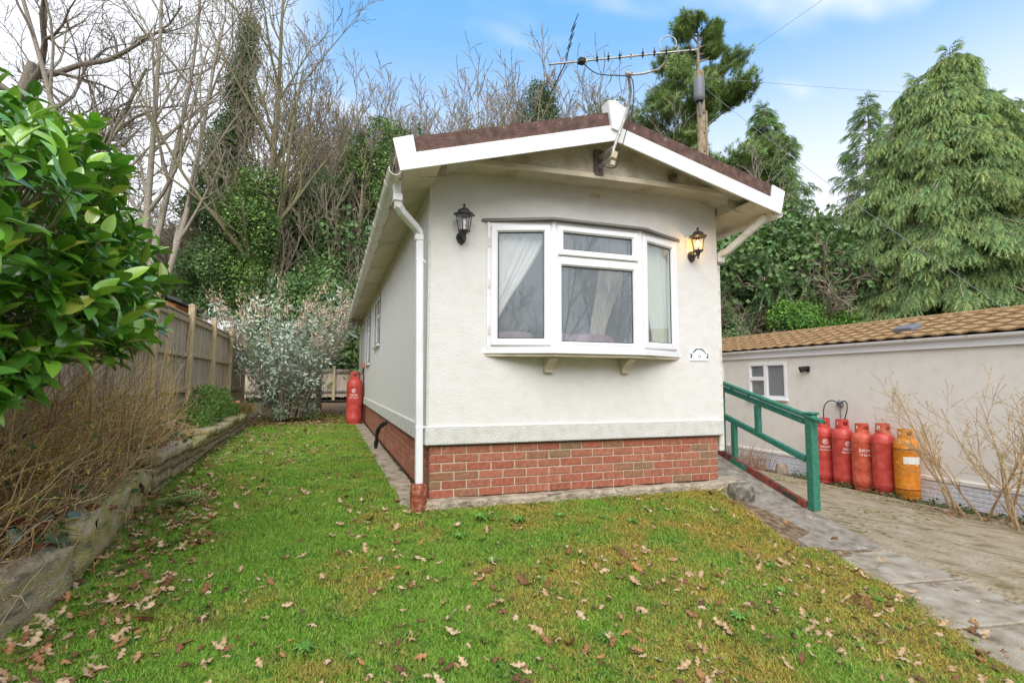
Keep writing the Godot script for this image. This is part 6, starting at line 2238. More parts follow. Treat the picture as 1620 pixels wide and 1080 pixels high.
	for i in 18:
		var x := rng.randf_range(-3.5, 13.5)
		var z := rng.randf_range(-22.5, -29.0)
		dup(ts if i % 3 else ev, Vector3(x, gy(x, z), z), rng.randf() * TAU, rng.randf_range(2.0, 2.7))
	for i in 46:
		var x := rng.randf_range(-24.0, 40.0)
		var z := rng.randf_range(-29.0, -46.0)
		dup(ev if i % 2 else ts, Vector3(x, gy(x, z), z), rng.randf() * TAU, rng.randf_range(1.5, 2.8))
	for i in 17:
		dup(ev, Vector3(-13.0 + i * 2.1, -0.6, 11.5 + (i % 4) * 1.6), i * 1.7, 0.55 + 0.08 * (i % 5), "dark evergreen bush across the road behind the viewer, seen in the window panes", "evergreen bushes across the road")
	# --- conifers
	rng.seed = 400
	var tuft := pine_tuft(K(84, 112, 66), K(156, 172, 112))
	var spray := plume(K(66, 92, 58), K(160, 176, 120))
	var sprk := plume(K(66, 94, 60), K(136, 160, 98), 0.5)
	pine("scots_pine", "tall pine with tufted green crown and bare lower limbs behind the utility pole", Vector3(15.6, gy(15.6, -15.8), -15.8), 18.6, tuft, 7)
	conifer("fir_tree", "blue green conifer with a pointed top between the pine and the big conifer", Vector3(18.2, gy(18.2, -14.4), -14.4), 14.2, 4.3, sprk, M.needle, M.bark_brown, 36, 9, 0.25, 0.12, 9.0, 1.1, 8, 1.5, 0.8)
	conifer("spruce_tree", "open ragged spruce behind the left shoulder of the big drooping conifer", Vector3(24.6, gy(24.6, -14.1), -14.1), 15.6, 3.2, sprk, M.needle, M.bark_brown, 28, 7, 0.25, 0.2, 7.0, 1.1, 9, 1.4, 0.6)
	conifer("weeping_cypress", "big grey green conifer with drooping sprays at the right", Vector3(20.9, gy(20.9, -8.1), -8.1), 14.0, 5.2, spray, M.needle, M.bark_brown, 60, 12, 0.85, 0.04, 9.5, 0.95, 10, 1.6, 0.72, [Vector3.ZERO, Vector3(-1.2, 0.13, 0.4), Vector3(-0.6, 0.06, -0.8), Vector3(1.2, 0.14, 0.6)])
	# --- bushes at the foot of the conifers
	t = thing("holly_bush", Vector3(14.4, gy(14.4, -9.0), -9.0), "fresh green holly bush just above the tan roof left of the big conifer", "shrub")
	rng.seed = 501
	lobes = []
	for i in 14:
		lobes.append([Vector3(rng.randf_range(-1.4, 1.4), rng.randf_range(0.8, 3.6), rng.randf_range(-1.0, 1.0)), Vector3(0.9, 0.6, 0.9) * rng.randf_range(0.7, 1.2)])
	leafy_mass(t, "foliage", holly, M.small_leaf, lobes, 2200, 0.9, 1.0)
	for q in [[12.6, -10.0, 0.8, "leafless pinkish bush beside the right corner of the white park home"], [16.4, -12.6, 1.25, "tall leafless bush before the fir tree"], [17.4, -10.6, 1.15, "leafless bush left of the big drooping conifer"], [14.0, -13.0, 1.15, "large leafless bush behind the white roof's right end"], [11.4, -12.0, 1.0, "leafless bush half hidden by the white park home"], [12.6, -10.6, 1.15, "leafless bush close behind the neighbour's roof, nearest the white park home"], [15.2, -11.2, 1.3, "leafless bush close behind the neighbour's roof, beside the holly"], [17.2, -10.8, 1.35, "leafless bush close behind the neighbour's roof, before the big conifer"]]:
		dup(ts, Vector3(q[0], gy(q[0], q[1]), q[1]), rng.randf() * TAU, q[2], q[3], "")
	for q in [[12.0, -12.2, 1.25, "dark evergreen bush just right of the white park home"], [16.4, -11.5, 1.1, "dark evergreen bush between the holly and the big conifer"], [22.8, -5.2, 1.0, "dark evergreen bush at the foot of the big conifer, far right"], [15.2, -14.2, 2.3, "tall evergreen mass left of the fir tree"], [20.0, -14.5, 2.2, "tall evergreen mass between the fir and the big conifer"]]:
		dup(ev, Vector3(q[0], gy(q[0], q[1]), q[1]), rng.randf() * TAU, q[2], q[3], "")
	for q in [[13.9, -15.0, 2.0, "dark soft conifer bush under the pine"], [17.0, -15.5, 2.3, "tall soft conifer bush behind the holly"], [19.0, -12.4, 1.7, "dark soft conifer bush under the fir tree"], [12.6, -12.8, 1.7, "soft conifer bush just right of the white roof end"]]:
		dup(cb, Vector3(q[0], gy(q[0], q[1]), q[1]), rng.randf() * TAU, q[2], q[3], "")
	# yellow flowering twig by the big conifer
	t = thing("forsythia", Vector3(17.4, gy(17.4, -3.9), -3.9), "yellow flowering shrub at the right edge below the big conifer", "shrub")
	leafy_mass(t, "flowers", leaf_clump(24, 0.22, 0.06, 0.5, K(196, 170, 40), K(222, 200, 70)), M.small_leaf, [[Vector3(0, 3.4, 0), Vector3(0.4, 0.5, 0.4)], [Vector3(0.5, 2.8, 0), Vector3(0.4, 0.5, 0.4)], [Vector3(0.2, 1.6, 0), Vector3(0.6, 1.2, 0.6)]], 110, 1.0)
	silver_shrub()

func pine(called: String, label: String, at: Vector3, h: float, tuft: ArrayMesh, seed_: int) -> void:
	rng.seed = seed_
	var t := thing(called, at, label, "tree")
	var tr := MB.new()
	var br := MB.new()
	var xfs := []
	var cols := []
	tr.tube([Vector3(0, -0.4, 0), Vector3(0.2, h * 0.4, 0), Vector3(-0.1, h * 0.75, 0.1), Vector3(0.1, h * 0.98, 0)], [0.32, 0.24, 0.14, 0.04], 9, false)
	for i in 66:
		var u := (i + rng.randf()) / 66.0
		var y := h * lerpf(0.3, 0.99, u)
		var ln := lerpf(3.9, 0.8, pow(u, 1.3)) * rng.randf_range(0.6, 1.2)
		var a := rng.randf() * TAU
		var d := Vector3(cos(a), 0.35 + 0.35 * u, sin(a)).normalized()
		var p0 := Vector3(0.05, y, 0)
		var mid := p0 + d * ln * 0.55 + Vector3(0, -0.1, 0)
		var e := p0 + d * ln + Vector3(0, 0.3 * ln * 0.5, 0)
		br.tube([p0, mid, e], [0.05, 0.035, 0.015], 5, false)
		var green := ss(0.05, 0.4, u + rng.randf_range(-0.1, 0.1))
		var cnt := int(150 * green * (0.4 + ln * 0.3))
		for k in cnt:
			var s := rng.randf_range(0.35, 1.0)
			var q := mid.lerp(e, s) + rv(1.0) * Vector3(0.6, 0.35, 0.6) * (0.4 + ln * 0.22)
			xfs.append(Transform3D(rot_to(Vector3(d.x, 1.2, d.z) + rv(0.7), rng.randf() * TAU).scaled_local(Vector3.ONE * rng.randf_range(0.8, 1.3)), q))
			cols.append(tint(1.25, 0.3, 0.08))
		if green < 0.7:
			for k in 5:
				branch(br, mid.lerp(e, rng.randf()), (d + rv(0.8)).normalized(), rng.randf_range(0.8, 1.8), 0.02, 2, [[], [], [4, 0.6, 40.0, 0.25, 0.2, 3, 0, 0.2], [0, 0, 0, 0.25, 0.2, 3, 0, 0]], [], 0.01)
	local("trunk", tr.commit(), M.bark_brown, t)
	local("limbs", br.commit(), M.bark_brown, t)
	swarm("foliage", tuft, M.needle, t, xfs, cols)

func silver_shrub() -> void:
	rng.seed = 600
	var at := Vector3(-1.85, 0.1, -10.1)
	var t := thing("silver_shrub", at, "big silvery grey shrub with dry brown flower heads at the end of the lawn", "shrub")
	var mb := MB.new()
	var cl := leaf_clump(12, 0.13, 0.10, 0.17, K(130, 148, 128), K(192, 202, 184), 0.2)
	var fl := leaf_clump(14, 0.09, 0.05, 0.35, K(150, 128, 106), K(206, 188, 168), 0.3)
	var xfs := []
	var cols := []
	var fx := []
	var fc := []
	for i in 95:
		var a := rng.randf() * TAU
		var lean := sqrt(rng.randf()) * 0.38
		var d := Vector3(cos(a) * lean, 1.0, sin(a) * lean).normalized()
		var ln := rng.randf_range(2.2, 3.75) * (1.0 - 0.28 * lean)
		var p := Vector3(cos(a), 0, sin(a)) * rng.randf_range(0.05, 0.4)
		var pts := [p]
		for k in 6:
			d = (d + rv(0.10) + Vector3(cos(a), -0.02, sin(a)) * 0.05).normalized()
			p += d * ln / 6.0
			pts.append(p)
		mb.tube(pts, [0.016, 0.014, 0.012, 0.009, 0.007, 0.005, 0.004], 4, false)
		for k in 10:
			var s := pow(rng.randf(), 0.75) * 5.7 + 0.3
			var q: Vector3 = (pts[int(minf(s, 5.0))] as Vector3).lerp(pts[int(minf(s, 5.0)) + 1], s - int(minf(s, 5.0)))
			q += rv(0.2)
			if q.y < 0.25 + rng.randf() * 0.5: continue
			xfs.append(Transform3D(rot_to(d + rv(0.6), rng.randf() * TAU).scaled_local(Vector3.ONE * rng.randf_range(0.7, 1.3)), q))
			cols.append(tint(1.0, 0.28, 0.06))
		if i % 2 == 0 or d.x > 0.1:
			for k in 4:
				fx.append(Transform3D(rot_to(d).scaled_local(Vector3(0.8, 1.8, 0.8) * rng.randf_range(0.7, 1.2)), p + rv(0.14)))
				fc.append(tint(1.0, 0.3, 0.1))
	for i in 60:
		var a := rng.randf() * TAU
		var o := Vector3(cos(a), 0, sin(a))
		var p := o * rng.randf_range(0.1, 0.5)
		var e := p + o * rng.randf_range(0.15, 0.5) + Vector3(0, rng.randf_range(0.15, 1.0), 0)
		mb.tube([p, p.lerp(e, 0.5) + Vector3(0, 0.18, 0) + rv(0.05), e], [0.009, 0.007, 0.003], 4, false)
		for k in 5:
			xfs.append(Transform3D(rot_to(o + rv(0.7), rng.randf() * TAU).scaled_local(Vector3.ONE * rng.randf_range(0.5, 1.0)), p.lerp(e, rng.randf_range(0.4, 1.05)) + rv(0.12)))
			cols.append(tint(0.75, 0.3, 0.1) * Color(0.95, 1.0, 0.85))
	local("stems", mb.commit(), M.bark_brown, t)
	swarm("foliage", cl, M.silver_leaf, t, xfs, cols)
	swarm("flower_heads", fl, M.dry_stem, t, fx, fc)

# ------------------------------------------------------------------ the planted bed on the left
func laurel_leaf_mesh(l: float, w: float, curl: float, col: Color, rib: Color) -> ArrayMesh:
	var mb := MB.new()
	var n := 7
	var rows := []
	for i in n + 1:
		var t := float(i) / n
		var ww := w * pow(sin(PI * pow(t, 0.85)), 0.75) * (1.0 if t < 0.98 else 0.0)
		var y := l * t
		var z := -curl * l * t * t
		rows.append([Vector3(-ww, y, z + ww * 0.35), Vector3(-ww * 0.5, y, z + ww * 0.10), Vector3(0, y, z - 0.0), Vector3(ww * 0.5, y, z + ww * 0.10), Vector3(ww, y, z + ww * 0.35)])
	for half in 2:
		for i in n:
			for k in 2:
				var j: int = half * 2 + k
				mb.col = L(col)
				mb.quad(rows[i][j], rows[i][j + 1], rows[i + 1][j + 1], rows[i + 1][j])
	# smooth the normals along each half so that the leaf shines softly
	for i in mb.v.size():
		mb.n[i] = (mb.n[i] + Vector3(0, 0.15, 0.6)).normalized()
	mb.col = L(rib)
	for i in n:
		var a: Vector3 = rows[i][2] + Vector3(0, 0, 0.0012)
		var b: Vector3 = rows[i + 1][2] + Vector3(0, 0, 0.0012)
		var ww := w * 0.035 * (1.0 - float(i) / n)
		mb.quad(a + Vector3(-ww, 0, 0), a + Vector3(ww, 0, 0), b + Vector3(ww * 0.8, 0, 0), b + Vector3(-ww * 0.8, 0, 0))
	mb.tube([Vector3(0, -0.022, 0.0), Vector3(0, 0.0, 0)], [0.0018, 0.0018], 4, false)
	return mb.commit()

func make_laurel() -> void:
	rng.seed = 700
	var ce := Vector3(-2.76, 1.55, 1.15)
	var rr := Vector3(0.98, 1.12, 1.8)
	var t := thing("laurel_bush", Vector3(-2.75, 0.3, 1.0), "large glossy green laurel bush filling the left edge", "shrub")
	var meshes := []
	for i in 7:
		var c: Color = [K(108, 166, 54), K(120, 178, 60), K(140, 190, 66), K(92, 148, 54), K(162, 202, 80), K(100, 154, 66), K(196, 206, 96)][i]
		meshes.append(laurel_leaf_mesh(rng.randf_range(0.12, 0.18), rng.randf_range(0.030, 0.043), rng.randf_range(0.05, 0.4), c, c.lightened(0.25)))
	var stems := MB.new()
	stems.col = L(K(120, 112, 80))
	var leaves := []      # [transform, mesh number, size in the picture]
	var cam := Vector3(-0.818, 1.004, 4.601)
	for i in 1350:
		var d := rv(1.0)
		while d.length() > 1.0 or d.length() < 0.15:
			d = rv(1.0)
		var depth := pow(d.length(), 0.33)
		d = d.normalized()
		if d.y < -0.75:
			continue
		var bump := 0.86 + 0.2 * sin(d.x * 5.0 + 1.0) * sin(d.y * 6.0) * sin(d.z * 5.0 + 2.0) + rng.randf_range(-0.05, 0.12)
		var p := ce + d * rr * depth * bump
		if p.y < lerpf(1.25, 0.72, ss(0.9, 2.0, p.z)) + rng.randf_range(-0.12, 0.05):
			continue
		var out := (d * Vector3(1, 0.6, 1) + Vector3(0, 0.75, 0) + rv(0.35)).normalized()
		var root := ce + (p - ce) * 0.72 + Vector3(0, -0.16, 0)
		stems.tube([root, root.lerp(p, 0.55) + Vector3(0, -0.05, 0), p], [0.0055, 0.004, 0.0025], 5, false)
		var n := rng.randi_range(6, 9)
		var lf := rng.randf()
		var up := rot_to(out, rng.randf() * TAU)
		for k in n:
			var a := k * 2.4
			var s := float(k) / n
			var tilt := lerpf(1.45, 0.35, s) + rng.randf_range(-0.2, 0.2)
			var dir := up * Vector3(sin(tilt) * cos(a), cos(tilt), sin(tilt) * sin(a))
			var at := p - out * (1.0 - s) * 0.1
			# leaf: +y along dir, +z (upper face) towards the sky
			var z := (Vector3.UP * 0.8 + out * 0.8 + rv(0.35))
			z = (z - dir * z.dot(dir)).normalized()
			var bs := Basis(dir.cross(z).normalized(), dir, z) 
			var sc := rng.randf_range(0.5, 1.02)
			var mi := 0
			if s > 0.75 and lf > 0.4: mi = [2, 4, 4, 6][rng.randi() % 4]
			else: mi = [0, 1, 3, 5, 2][rng.randi() % 5]
			leaves.append([Transform3D(bs.scaled_local(Vector3.ONE * sc), at - t.position), mi, sc / at.distance_to(cam) * depth])
	leaves.sort_custom(func(a, b): return a[2] > b[2])
	part("stems", stems, M.bark_green, t)
	var packs := []
	for i in 7: packs.append([])
	for i in leaves.size():
		var e: Array = leaves[i]
		if i < 300:
			local("leaf", meshes[e[1]], M.laurel_leaf, t, e[0])
		else:
			packs[e[1]].append(e[0])
	for i in 7:
		var cs := []
		for k in packs[i].size():
			cs.append(tint(0.95, 0.25, 0.05))
		if packs[i].size():
			swarm("inner_leaves", meshes[i], M.laurel_leaf, t, packs[i], cs)

func bed_y(x: float, z: float) -> float:
	var front := lawn_left(z) - 0.22
	var top := 0.27
	if z > -1.2: top = lerpf(0.18, 0.0, clampf((z + 1.2) / 4.4, 0.0, 1.0))
	return top + clampf((front - x) * 0.14, 0.0, 0.2) + (0.03 if x < front - 0.1 else 0.0)

func make_bed() -> void:
	rng.seed = 800
	var mb := MB.new()
	var pts := []
	var zs := axis([[-9.2, 5.0, 0.2]])
	var f := noise(91, 2.0, FastNoiseLite.TYPE_SIMPLEX_SMOOTH, 3)
	for z in zs:
		var r := lawn_left(z) - 0.16
		for k in 17:
			var x := lerpf(-5.2, r, pow(k / 16.0, 0.6))
			pts.append(Vector3(x, bed_y(x, z) + 0.05 * f.get_noise_2d(x, z) * clampf((r - x) * 4.0, 0.0, 1.0), z))
	mb.sheet(pts, 17, zs.size())
	struct("flower_bed", mb, M.soil)
	# tangle of dry arching canes
	var t := thing("dry_tangle", Vector3(-2.7, 0.25, 0.2), "tangle of dry straw coloured canes spilling over the stone wall under the laurel", "shrub")
	var canes := MB.new()
	var buds := []
	var bc := []
	for i in 1500:
		var z := rng.randf_range(-3.6, 2.3)
		var fr := lawn_left(z)
		var x := fr - rng.randf_range(0.12, 1.1)
		var lowz := ss(-3.4, -1.2, z)
		var p := Vector3(x, bed_y(x, z) + rng.randf_range(-0.02, 0.05), z)
		var a := rng.randf_range(-1.6, 1.6)
		var d := Vector3(cos(a) * 0.8, rng.randf_range(0.0, 1.5), sin(a)).normalized()
		var ln := rng.randf_range(0.3, 1.1) * lerpf(0.55, 1.0, lowz)
		var pp := [p]
		var q := p
		for k in 7:
			d = (d + rv(0.16) + Vector3(0, -0.17, 0)).normalized()
			q += d * ln / 7.0
			q.y = maxf(q.y, maxf(bed_y(q.x, q.z) if q.x < lawn_left(q.z) - 0.16 else gy(q.x, q.z), -0.6) + 0.01)
			if q.x > lawn_left(q.z) - 0.05 + 0.1 * sin(i): q.x = lawn_left(q.z) - 0.05 + 0.1 * sin(i)
			pp.append(q)
		var r := rng.randf_range(0.0016, 0.0042)
		canes.col = L([K(214, 184, 138), K(188, 150, 110), K(232, 212, 172), K(166, 130, 98), K(204, 168, 118), K(178, 158, 126)][rng.randi() % 6])
		canes.tube(pp, [r, r, r * 0.9, r * 0.85, r * 0.8, r * 0.7, r * 0.6, r * 0.4], 4, false)
		if i % 4 == 0:
			for k in 5:
				buds.append(Transform3D(rot_to(rv(1.0)).scaled_local(Vector3.ONE * rng.randf_range(0.5, 1.1)), pp[2 + k] + rv(0.006)))
				bc.append(tint(1.0, 0.3, 0.1))
	# upright arching wands with yellow buds, under the laurel
	for i in 780:
		var z := rng.randf_range(-1.9, 2.3)
		var x := lawn_left(z) - rng.randf_range(0.12, 0.9)
		var p := Vector3(x, bed_y(x, z), z)
		var a := rng.randf() * TAU
		var d := Vector3(cos(a) * 0.45 + 0.15, 1.0, sin(a) * 0.45 - 0.1).normalized()
		var ln := rng.randf_range(0.6, 1.7)
		var pp := [p]
		for k in 8:
			d = (d + rv(0.2) + Vector3(0.02, -0.10, 0)).normalized()
			p += d * ln / 8.0
			p.x = minf(p.x, lawn_left(p.z) + 0.02 + 0.06 * sin(i * 1.7))
			pp.append(p)
		var r := rng.randf_range(0.0013, 0.003)
		canes.col = L([K(190, 158, 114), K(150, 118, 88), K(212, 184, 140)][rng.randi() % 3])
		canes.tube(pp, [r, r, r, r * 0.9, r * 0.9, r * 0.8, r * 0.7, r * 0.6, r * 0.4], 4, false)
		for k in 5:
			var s := rng.randf_range(2.0, 7.99)
			buds.append(Transform3D(rot_to(d + rv(0.8)).scaled_local(Vector3.ONE * rng.randf_range(0.6, 1.3)), (pp[int(s)] as Vector3).lerp(pp[int(s) + 1], s - int(s)) + rv(0.006)))
			bc.append(tint(1.0, 0.25, 0.1))
	tag(part("canes", canes, M.dry_stem, t), "", "", "", "stuff")
	var bud := leaf_clump(3, 0.004, 0.014, 0.3, K(176, 160, 60), K(204, 188, 96))
	var bx := []
	for b in buds:
		bx.append(Transform3D(b.basis, b.origin - t.position))
	swarm("buds", bud, M.small_leaf, t, bx, bc)
	# bramble and ivy leaves scattered through the tangle
	t = thing("bramble", Vector3(-2.6, 0.3, 1.0), "bramble with dull green and purple leaves trailing through the dry canes", "shrub")
	var lm := [leaf_mesh_toothed(0.075, K(52, 84, 44)), leaf_mesh_toothed(0.06, K(84, 82, 84)), leaf_mesh_toothed(0.055, K(70, 104, 54)), leaf_mesh_toothed(0.06, K(128, 76, 54))]
	var big := []
	var small := [[], [], [], []]
	for i in 900:
		var z := rng.randf_range(-3.2, 3.0)
		var x := lawn_left(z) - rng.randf_range(0.0, 0.75)
		var y := bed_y(x, z) + rng.randf_range(0.01, 0.75 if z > 0.3 else 0.4) * rng.randf()
		var n := Vector3(0.7, 0.7, 0.5) + rv(0.7)
		var bs := rot_to(Vector3(rng.randf_range(-1, 1), rng.randf_range(-0.6, 0.4), rng.randf_range(-1, 1)))
		var dir: Vector3 = bs.y
		n = (n - dir * n.dot(dir)).normalized()
		var X := Transform3D(Basis(dir.cross(n), dir, n).scaled_local(Vector3.ONE * rng.randf_range(0.6, 1.25)), Vector3(x, y, z) - t.position)
		var k: int = [0, 0, 2, 2, 2, 1, 3, 2][rng.randi() % 8]
		if z > 0.6 and big.size() < 260: big.append([X, k])
		else: small[k].append(X)
	# a few large dull leaves close to the camera
	for q in [[-2.02, 0.62, 2.35], [-1.98, 0.58, 2.28], [-2.06, 0.55, 2.3], [-2.05, 0.30, 2.2], [-2.0, 0.27, 2.3], [-2.1, 0.75, 2.1], [-2.05, 0.2, 2.1]]:
		var dir := Vector3(rng.randf_range(-0.2, 1), rng.randf_range(-0.5, 0.2), rng.randf_range(-1, 1)).normalized()
		var n := Vector3(0.4, 0.8, 0.5)
		n = (n - dir * n.dot(dir)).normalized()
		big.append([Transform3D(Basis(dir.cross(n), dir, n).scaled_local(Vector3.ONE * 1.35), Vector3(q[0], q[1], q[2]) - t.position), [1, 1, 0][rng.randi() % 3]])
	for b in big:
		local("leaf", lm[b[1]], M.laurel_leaf if b[1] == 0 else M.small_leaf, t, b[0])
	for k in 4:
		if small[k].size(): swarm("small_leaves", lm[k], M.small_leaf, t, small[k])
	# weeds on the wall top by the fence, grass clump at the far end
	t = thing("wall_weeds", Vector3(-2.75, 0.35, -6.0), "fresh green weeds growing on top of the stone wall before the fence", "plants")
	var wc := leaf_clump(16, 0.09, 0.06, 0.3, K(70, 112, 46), K(132, 158, 84))
	var xs := []
	var cs := []
	for i in 420:
		var z := rng.randf_range(-8.4, -3.9)
		var x := lawn_left(z) - rng.randf_range(0.1, 0.5)
		var hgt := 0.5 * exp(-pow((z + 6.3) / 1.3, 2)) + 0.08
		xs.append(Transform3D(rot_to(Vector3.UP + rv(0.5), rng.randf() * TAU).scaled_local(Vector3.ONE * rng.randf_range(0.6, 1.2)), Vector3(x, bed_y(x, z) + rng.randf() * hgt, z) - t.position))
		cs.append(tint(1.0, 0.3, 0.1))
	swarm("foliage", wc, M.small_leaf, t, xs, cs)
	mb = MB.new()
	for i in 120:
		var z := rng.randf_range(-8.0, -4.5)
		var x := lawn_left(z) - rng.randf_range(0.1, 0.5)
		var p := Vector3(x, bed_y(x, z), z)
		mb.col = L(K(120, 128, 78))
		mb.tube([p, p + Vector3(rng.randf_range(-0.08, 0.08), 0.25, rng.randf_range(-0.08, 0.08)), p + Vector3(rng.randf_range(-0.16, 0.16), rng.randf_range(0.35, 0.6), rng.randf_range(-0.16, 0.16))], [0.003, 0.0025, 0.0012], 4, false)
	part("stems", mb, M.dry_stem, t)
	t = thing("dry_grass_clump", Vector3(-2.75, 0.3, -8.6), "clump of dry straw grass hanging over the far end of the stone wall", "grass clump")
	mb = MB.new()
	for i in 500:
		var p := Vector3(-2.72 + rng.randf_range(-0.2, 0.2), 0.3, -8.5 + rng.randf_range(-0.45, 0.35))
		var a := rng.randf() * TAU
		var o := Vector3(cos(a), 0, sin(a)) * rng.randf_range(0.1, 0.34)
		mb.col = L(K(170, 146, 96).lerp(K(120, 104, 62), rng.randf()))
		mb.tube([p, p + o * 0.5 + Vector3(0, 0.2, 0), p + o + Vector3(0, rng.randf_range(-0.1, 0.15), 0)], [0.003, 0.0025, 0.001], 3, false)
	part("blades", mb, M.dry_stem, t)
	# fern at the foot of the wall
	t = thing("fern", Vector3(-2.08, -0.05, -0.55), "small green fern at the foot of the stone wall", "fern")
	for i in 7:
		mb = MB.new()
		var a := lerpf(-0.9, 1.6, i / 6.0)
		var d := Vector3(cos(a), 0, sin(a))
		var prev := Vector3.ZERO
		var sp := []
		for k in 16:
			var s := k / 15.0
			var p := d * s * 0.34 + Vector3(0, 0.02 + 0.42 * s - 0.42 * s * s, 0)
			sp.append(p)
			var wd := 0.085 * sin(PI * pow(s, 0.7) * 0.97 + 0.05)
			mb.col = L(K(96, 132, 56).lerp(K(146, 168, 84), rng.randf()))
			var sd := d.cross(Vector3.UP)
			for e in [-1.0, 1.0]:
				mb.tri(p, p + sd * e * wd + d * 0.02 - Vector3(0, wd * 0.3, 0), p + d * 0.02)
		mb.col = L(K(96, 96, 50))
		mb.tube(sp, fill_r(16, 0.002), 4, false)
		local("frond", mb.commit(), M.small_leaf, t)
	# dead leaves and earth below the silver shrub
	leaf_litter(Vector2(-1.6, -10.6), Vector2(1.5, 1.9), 1500, "thick carpet of brown fallen leaves under the silver shrub")

func leaf_mesh_toothed(l: float, col: Color) -> ArrayMesh:
	var mb := MB.new()
	mb.col = L(col)
	var e := []
	for i in 11:
		var t := i / 10.0
		var w := l * 0.36 * sin(PI * pow(t, 0.8)) * (1.0 if i % 2 else 0.86)
		e.append([Vector3(-w, l * t, 0.25 * w - 0.12 * l * t * t), Vector3(0, l * t, -0.12 * l * t * t), Vector3(w, l * t, 0.25 * w - 0.12 * l * t * t)])
	for i in 10:
		mb.quad(e[i][0], e[i][1], e[i + 1][1], e[i + 1][0])
		mb.quad(e[i][1], e[i][2], e[i + 1][2], e[i + 1][1])
	mb.tube([Vector3(0, -0.02, 0), Vector3(0, 0, 0)], [0.001, 0.001], 3, false)
	return mb.commit()

# ------------------------------------------------------------------ fallen leaves
# a curled, lobed oak leaf lying in the xz plane
func oak_leaf(l: float, curl: float, cup: float, col: Color) -> ArrayMesh:
	var mb := MB.new()
	var ol := []
	for i in 15:
		var t := i / 14.0
		var w := l * 0.30 * pow(sin(PI * clampf(t * 0.94 + 0.05, 0, 1)), 0.8) * (0.72 + 0.34 * cos(t * TAU * 3.3 + 0.6)) * (0.7 + 0.5 * t)
		ol.append([t, w])
	var P := func(x: float, t: float) -> Vector3: return Vector3(x, cup * x * x / l * 4.0 + curl * l * pow(t - 0.45, 2) * 2.0 + 0.04 * l * sin(t * 9.0 + x * 60.0), l * (t - 0.5))
	for i in 14:
		for s in [-1.0, 1.0]:
			for h in 2:
				var a: float = ol[i][1] * s
				var b: float = ol[i + 1][1] * s
				var p := [P.call(a * h * 0.5, ol[i][0]), P.call(a * (h + 1) * 0.5, ol[i][0]), P.call(b * (h + 1) * 0.5, ol[i + 1][0]), P.call(b * h * 0.5, ol[i + 1][0])]
				mb.col = L(col.lerp(col.darkened(0.22), float(h) * 0.4 + 0.3 * sin(i * 2.0)))
				if s > 0.0:
					mb.quad(p[3], p[2], p[1], p[0])
				else:
					mb.quad(p[0], p[1], p[2], p[3])
	mb.col = L(col.darkened(0.3))
	mb.tube([Vector3(0, 0.0, -l * 0.62), P.call(0.0, 0.05)], [0.001, 0.0012], 3, false)
	return mb.commit()

var leaf_meshes := []

func make_leaf_meshes() -> void:
	rng.seed = 900
	for i in 8:
		var c: Color = [K(190, 160, 124), K(172, 136, 100), K(148, 108, 76), K(200, 174, 142), K(130, 94, 68), K(176, 130, 88), K(108, 82, 62), K(186, 160, 126)][i]
		leaf_meshes.append(oak_leaf(rng.randf_range(0.062, 0.102), rng.randf_range(0.1, 0.6), rng.randf_range(0.05, 0.6), c))

func leaf_xf(at: Vector3, s: float) -> Transform3D:
	var b := Basis(Vector3.UP, rng.randf() * TAU) * Basis(Vector3.RIGHT, rng.randf_range(-0.55, 0.55)) * Basis(Vector3(0, 0, 1), rng.randf_range(-0.6, 0.6))
	if rng.randf() < 0.35:
		b = b * Basis(Vector3(0, 0, 1), PI)
	return Transform3D(b.scaled_local(Vector3.ONE * s), at)

func leaf_litter(ce: Vector2, r: Vector2, n: int, label: String) -> void:
	var t := thing("leaf_litter", Vector3(ce.x, gy(ce.x, ce.y), ce.y), label, "fallen leaves")
	var packs := []
	for i in 8: packs.append([])
	for i in n:
		var a := rng.randf() * TAU
		var q := ce + Vector2(cos(a), sin(a)) * r * sqrt(rng.randf())
		packs[rng.randi() % 8].append(leaf_xf(Vector3(q.x, gy(q.x, q.y) + rng.randf_range(0.0, 0.05), q.y) - t.position, rng.randf_range(0.7, 1.1)))
	for i in 8:
		swarm("leaves", leaf_meshes[i], M.dead_leaf, t, packs[i])

func on_lawn(x: float, z: float) -> bool:
	return x > lawn_left(z) - 0.05 and x < lawn_right(z) - 0.01 and z > -11.5 and z < 5.2

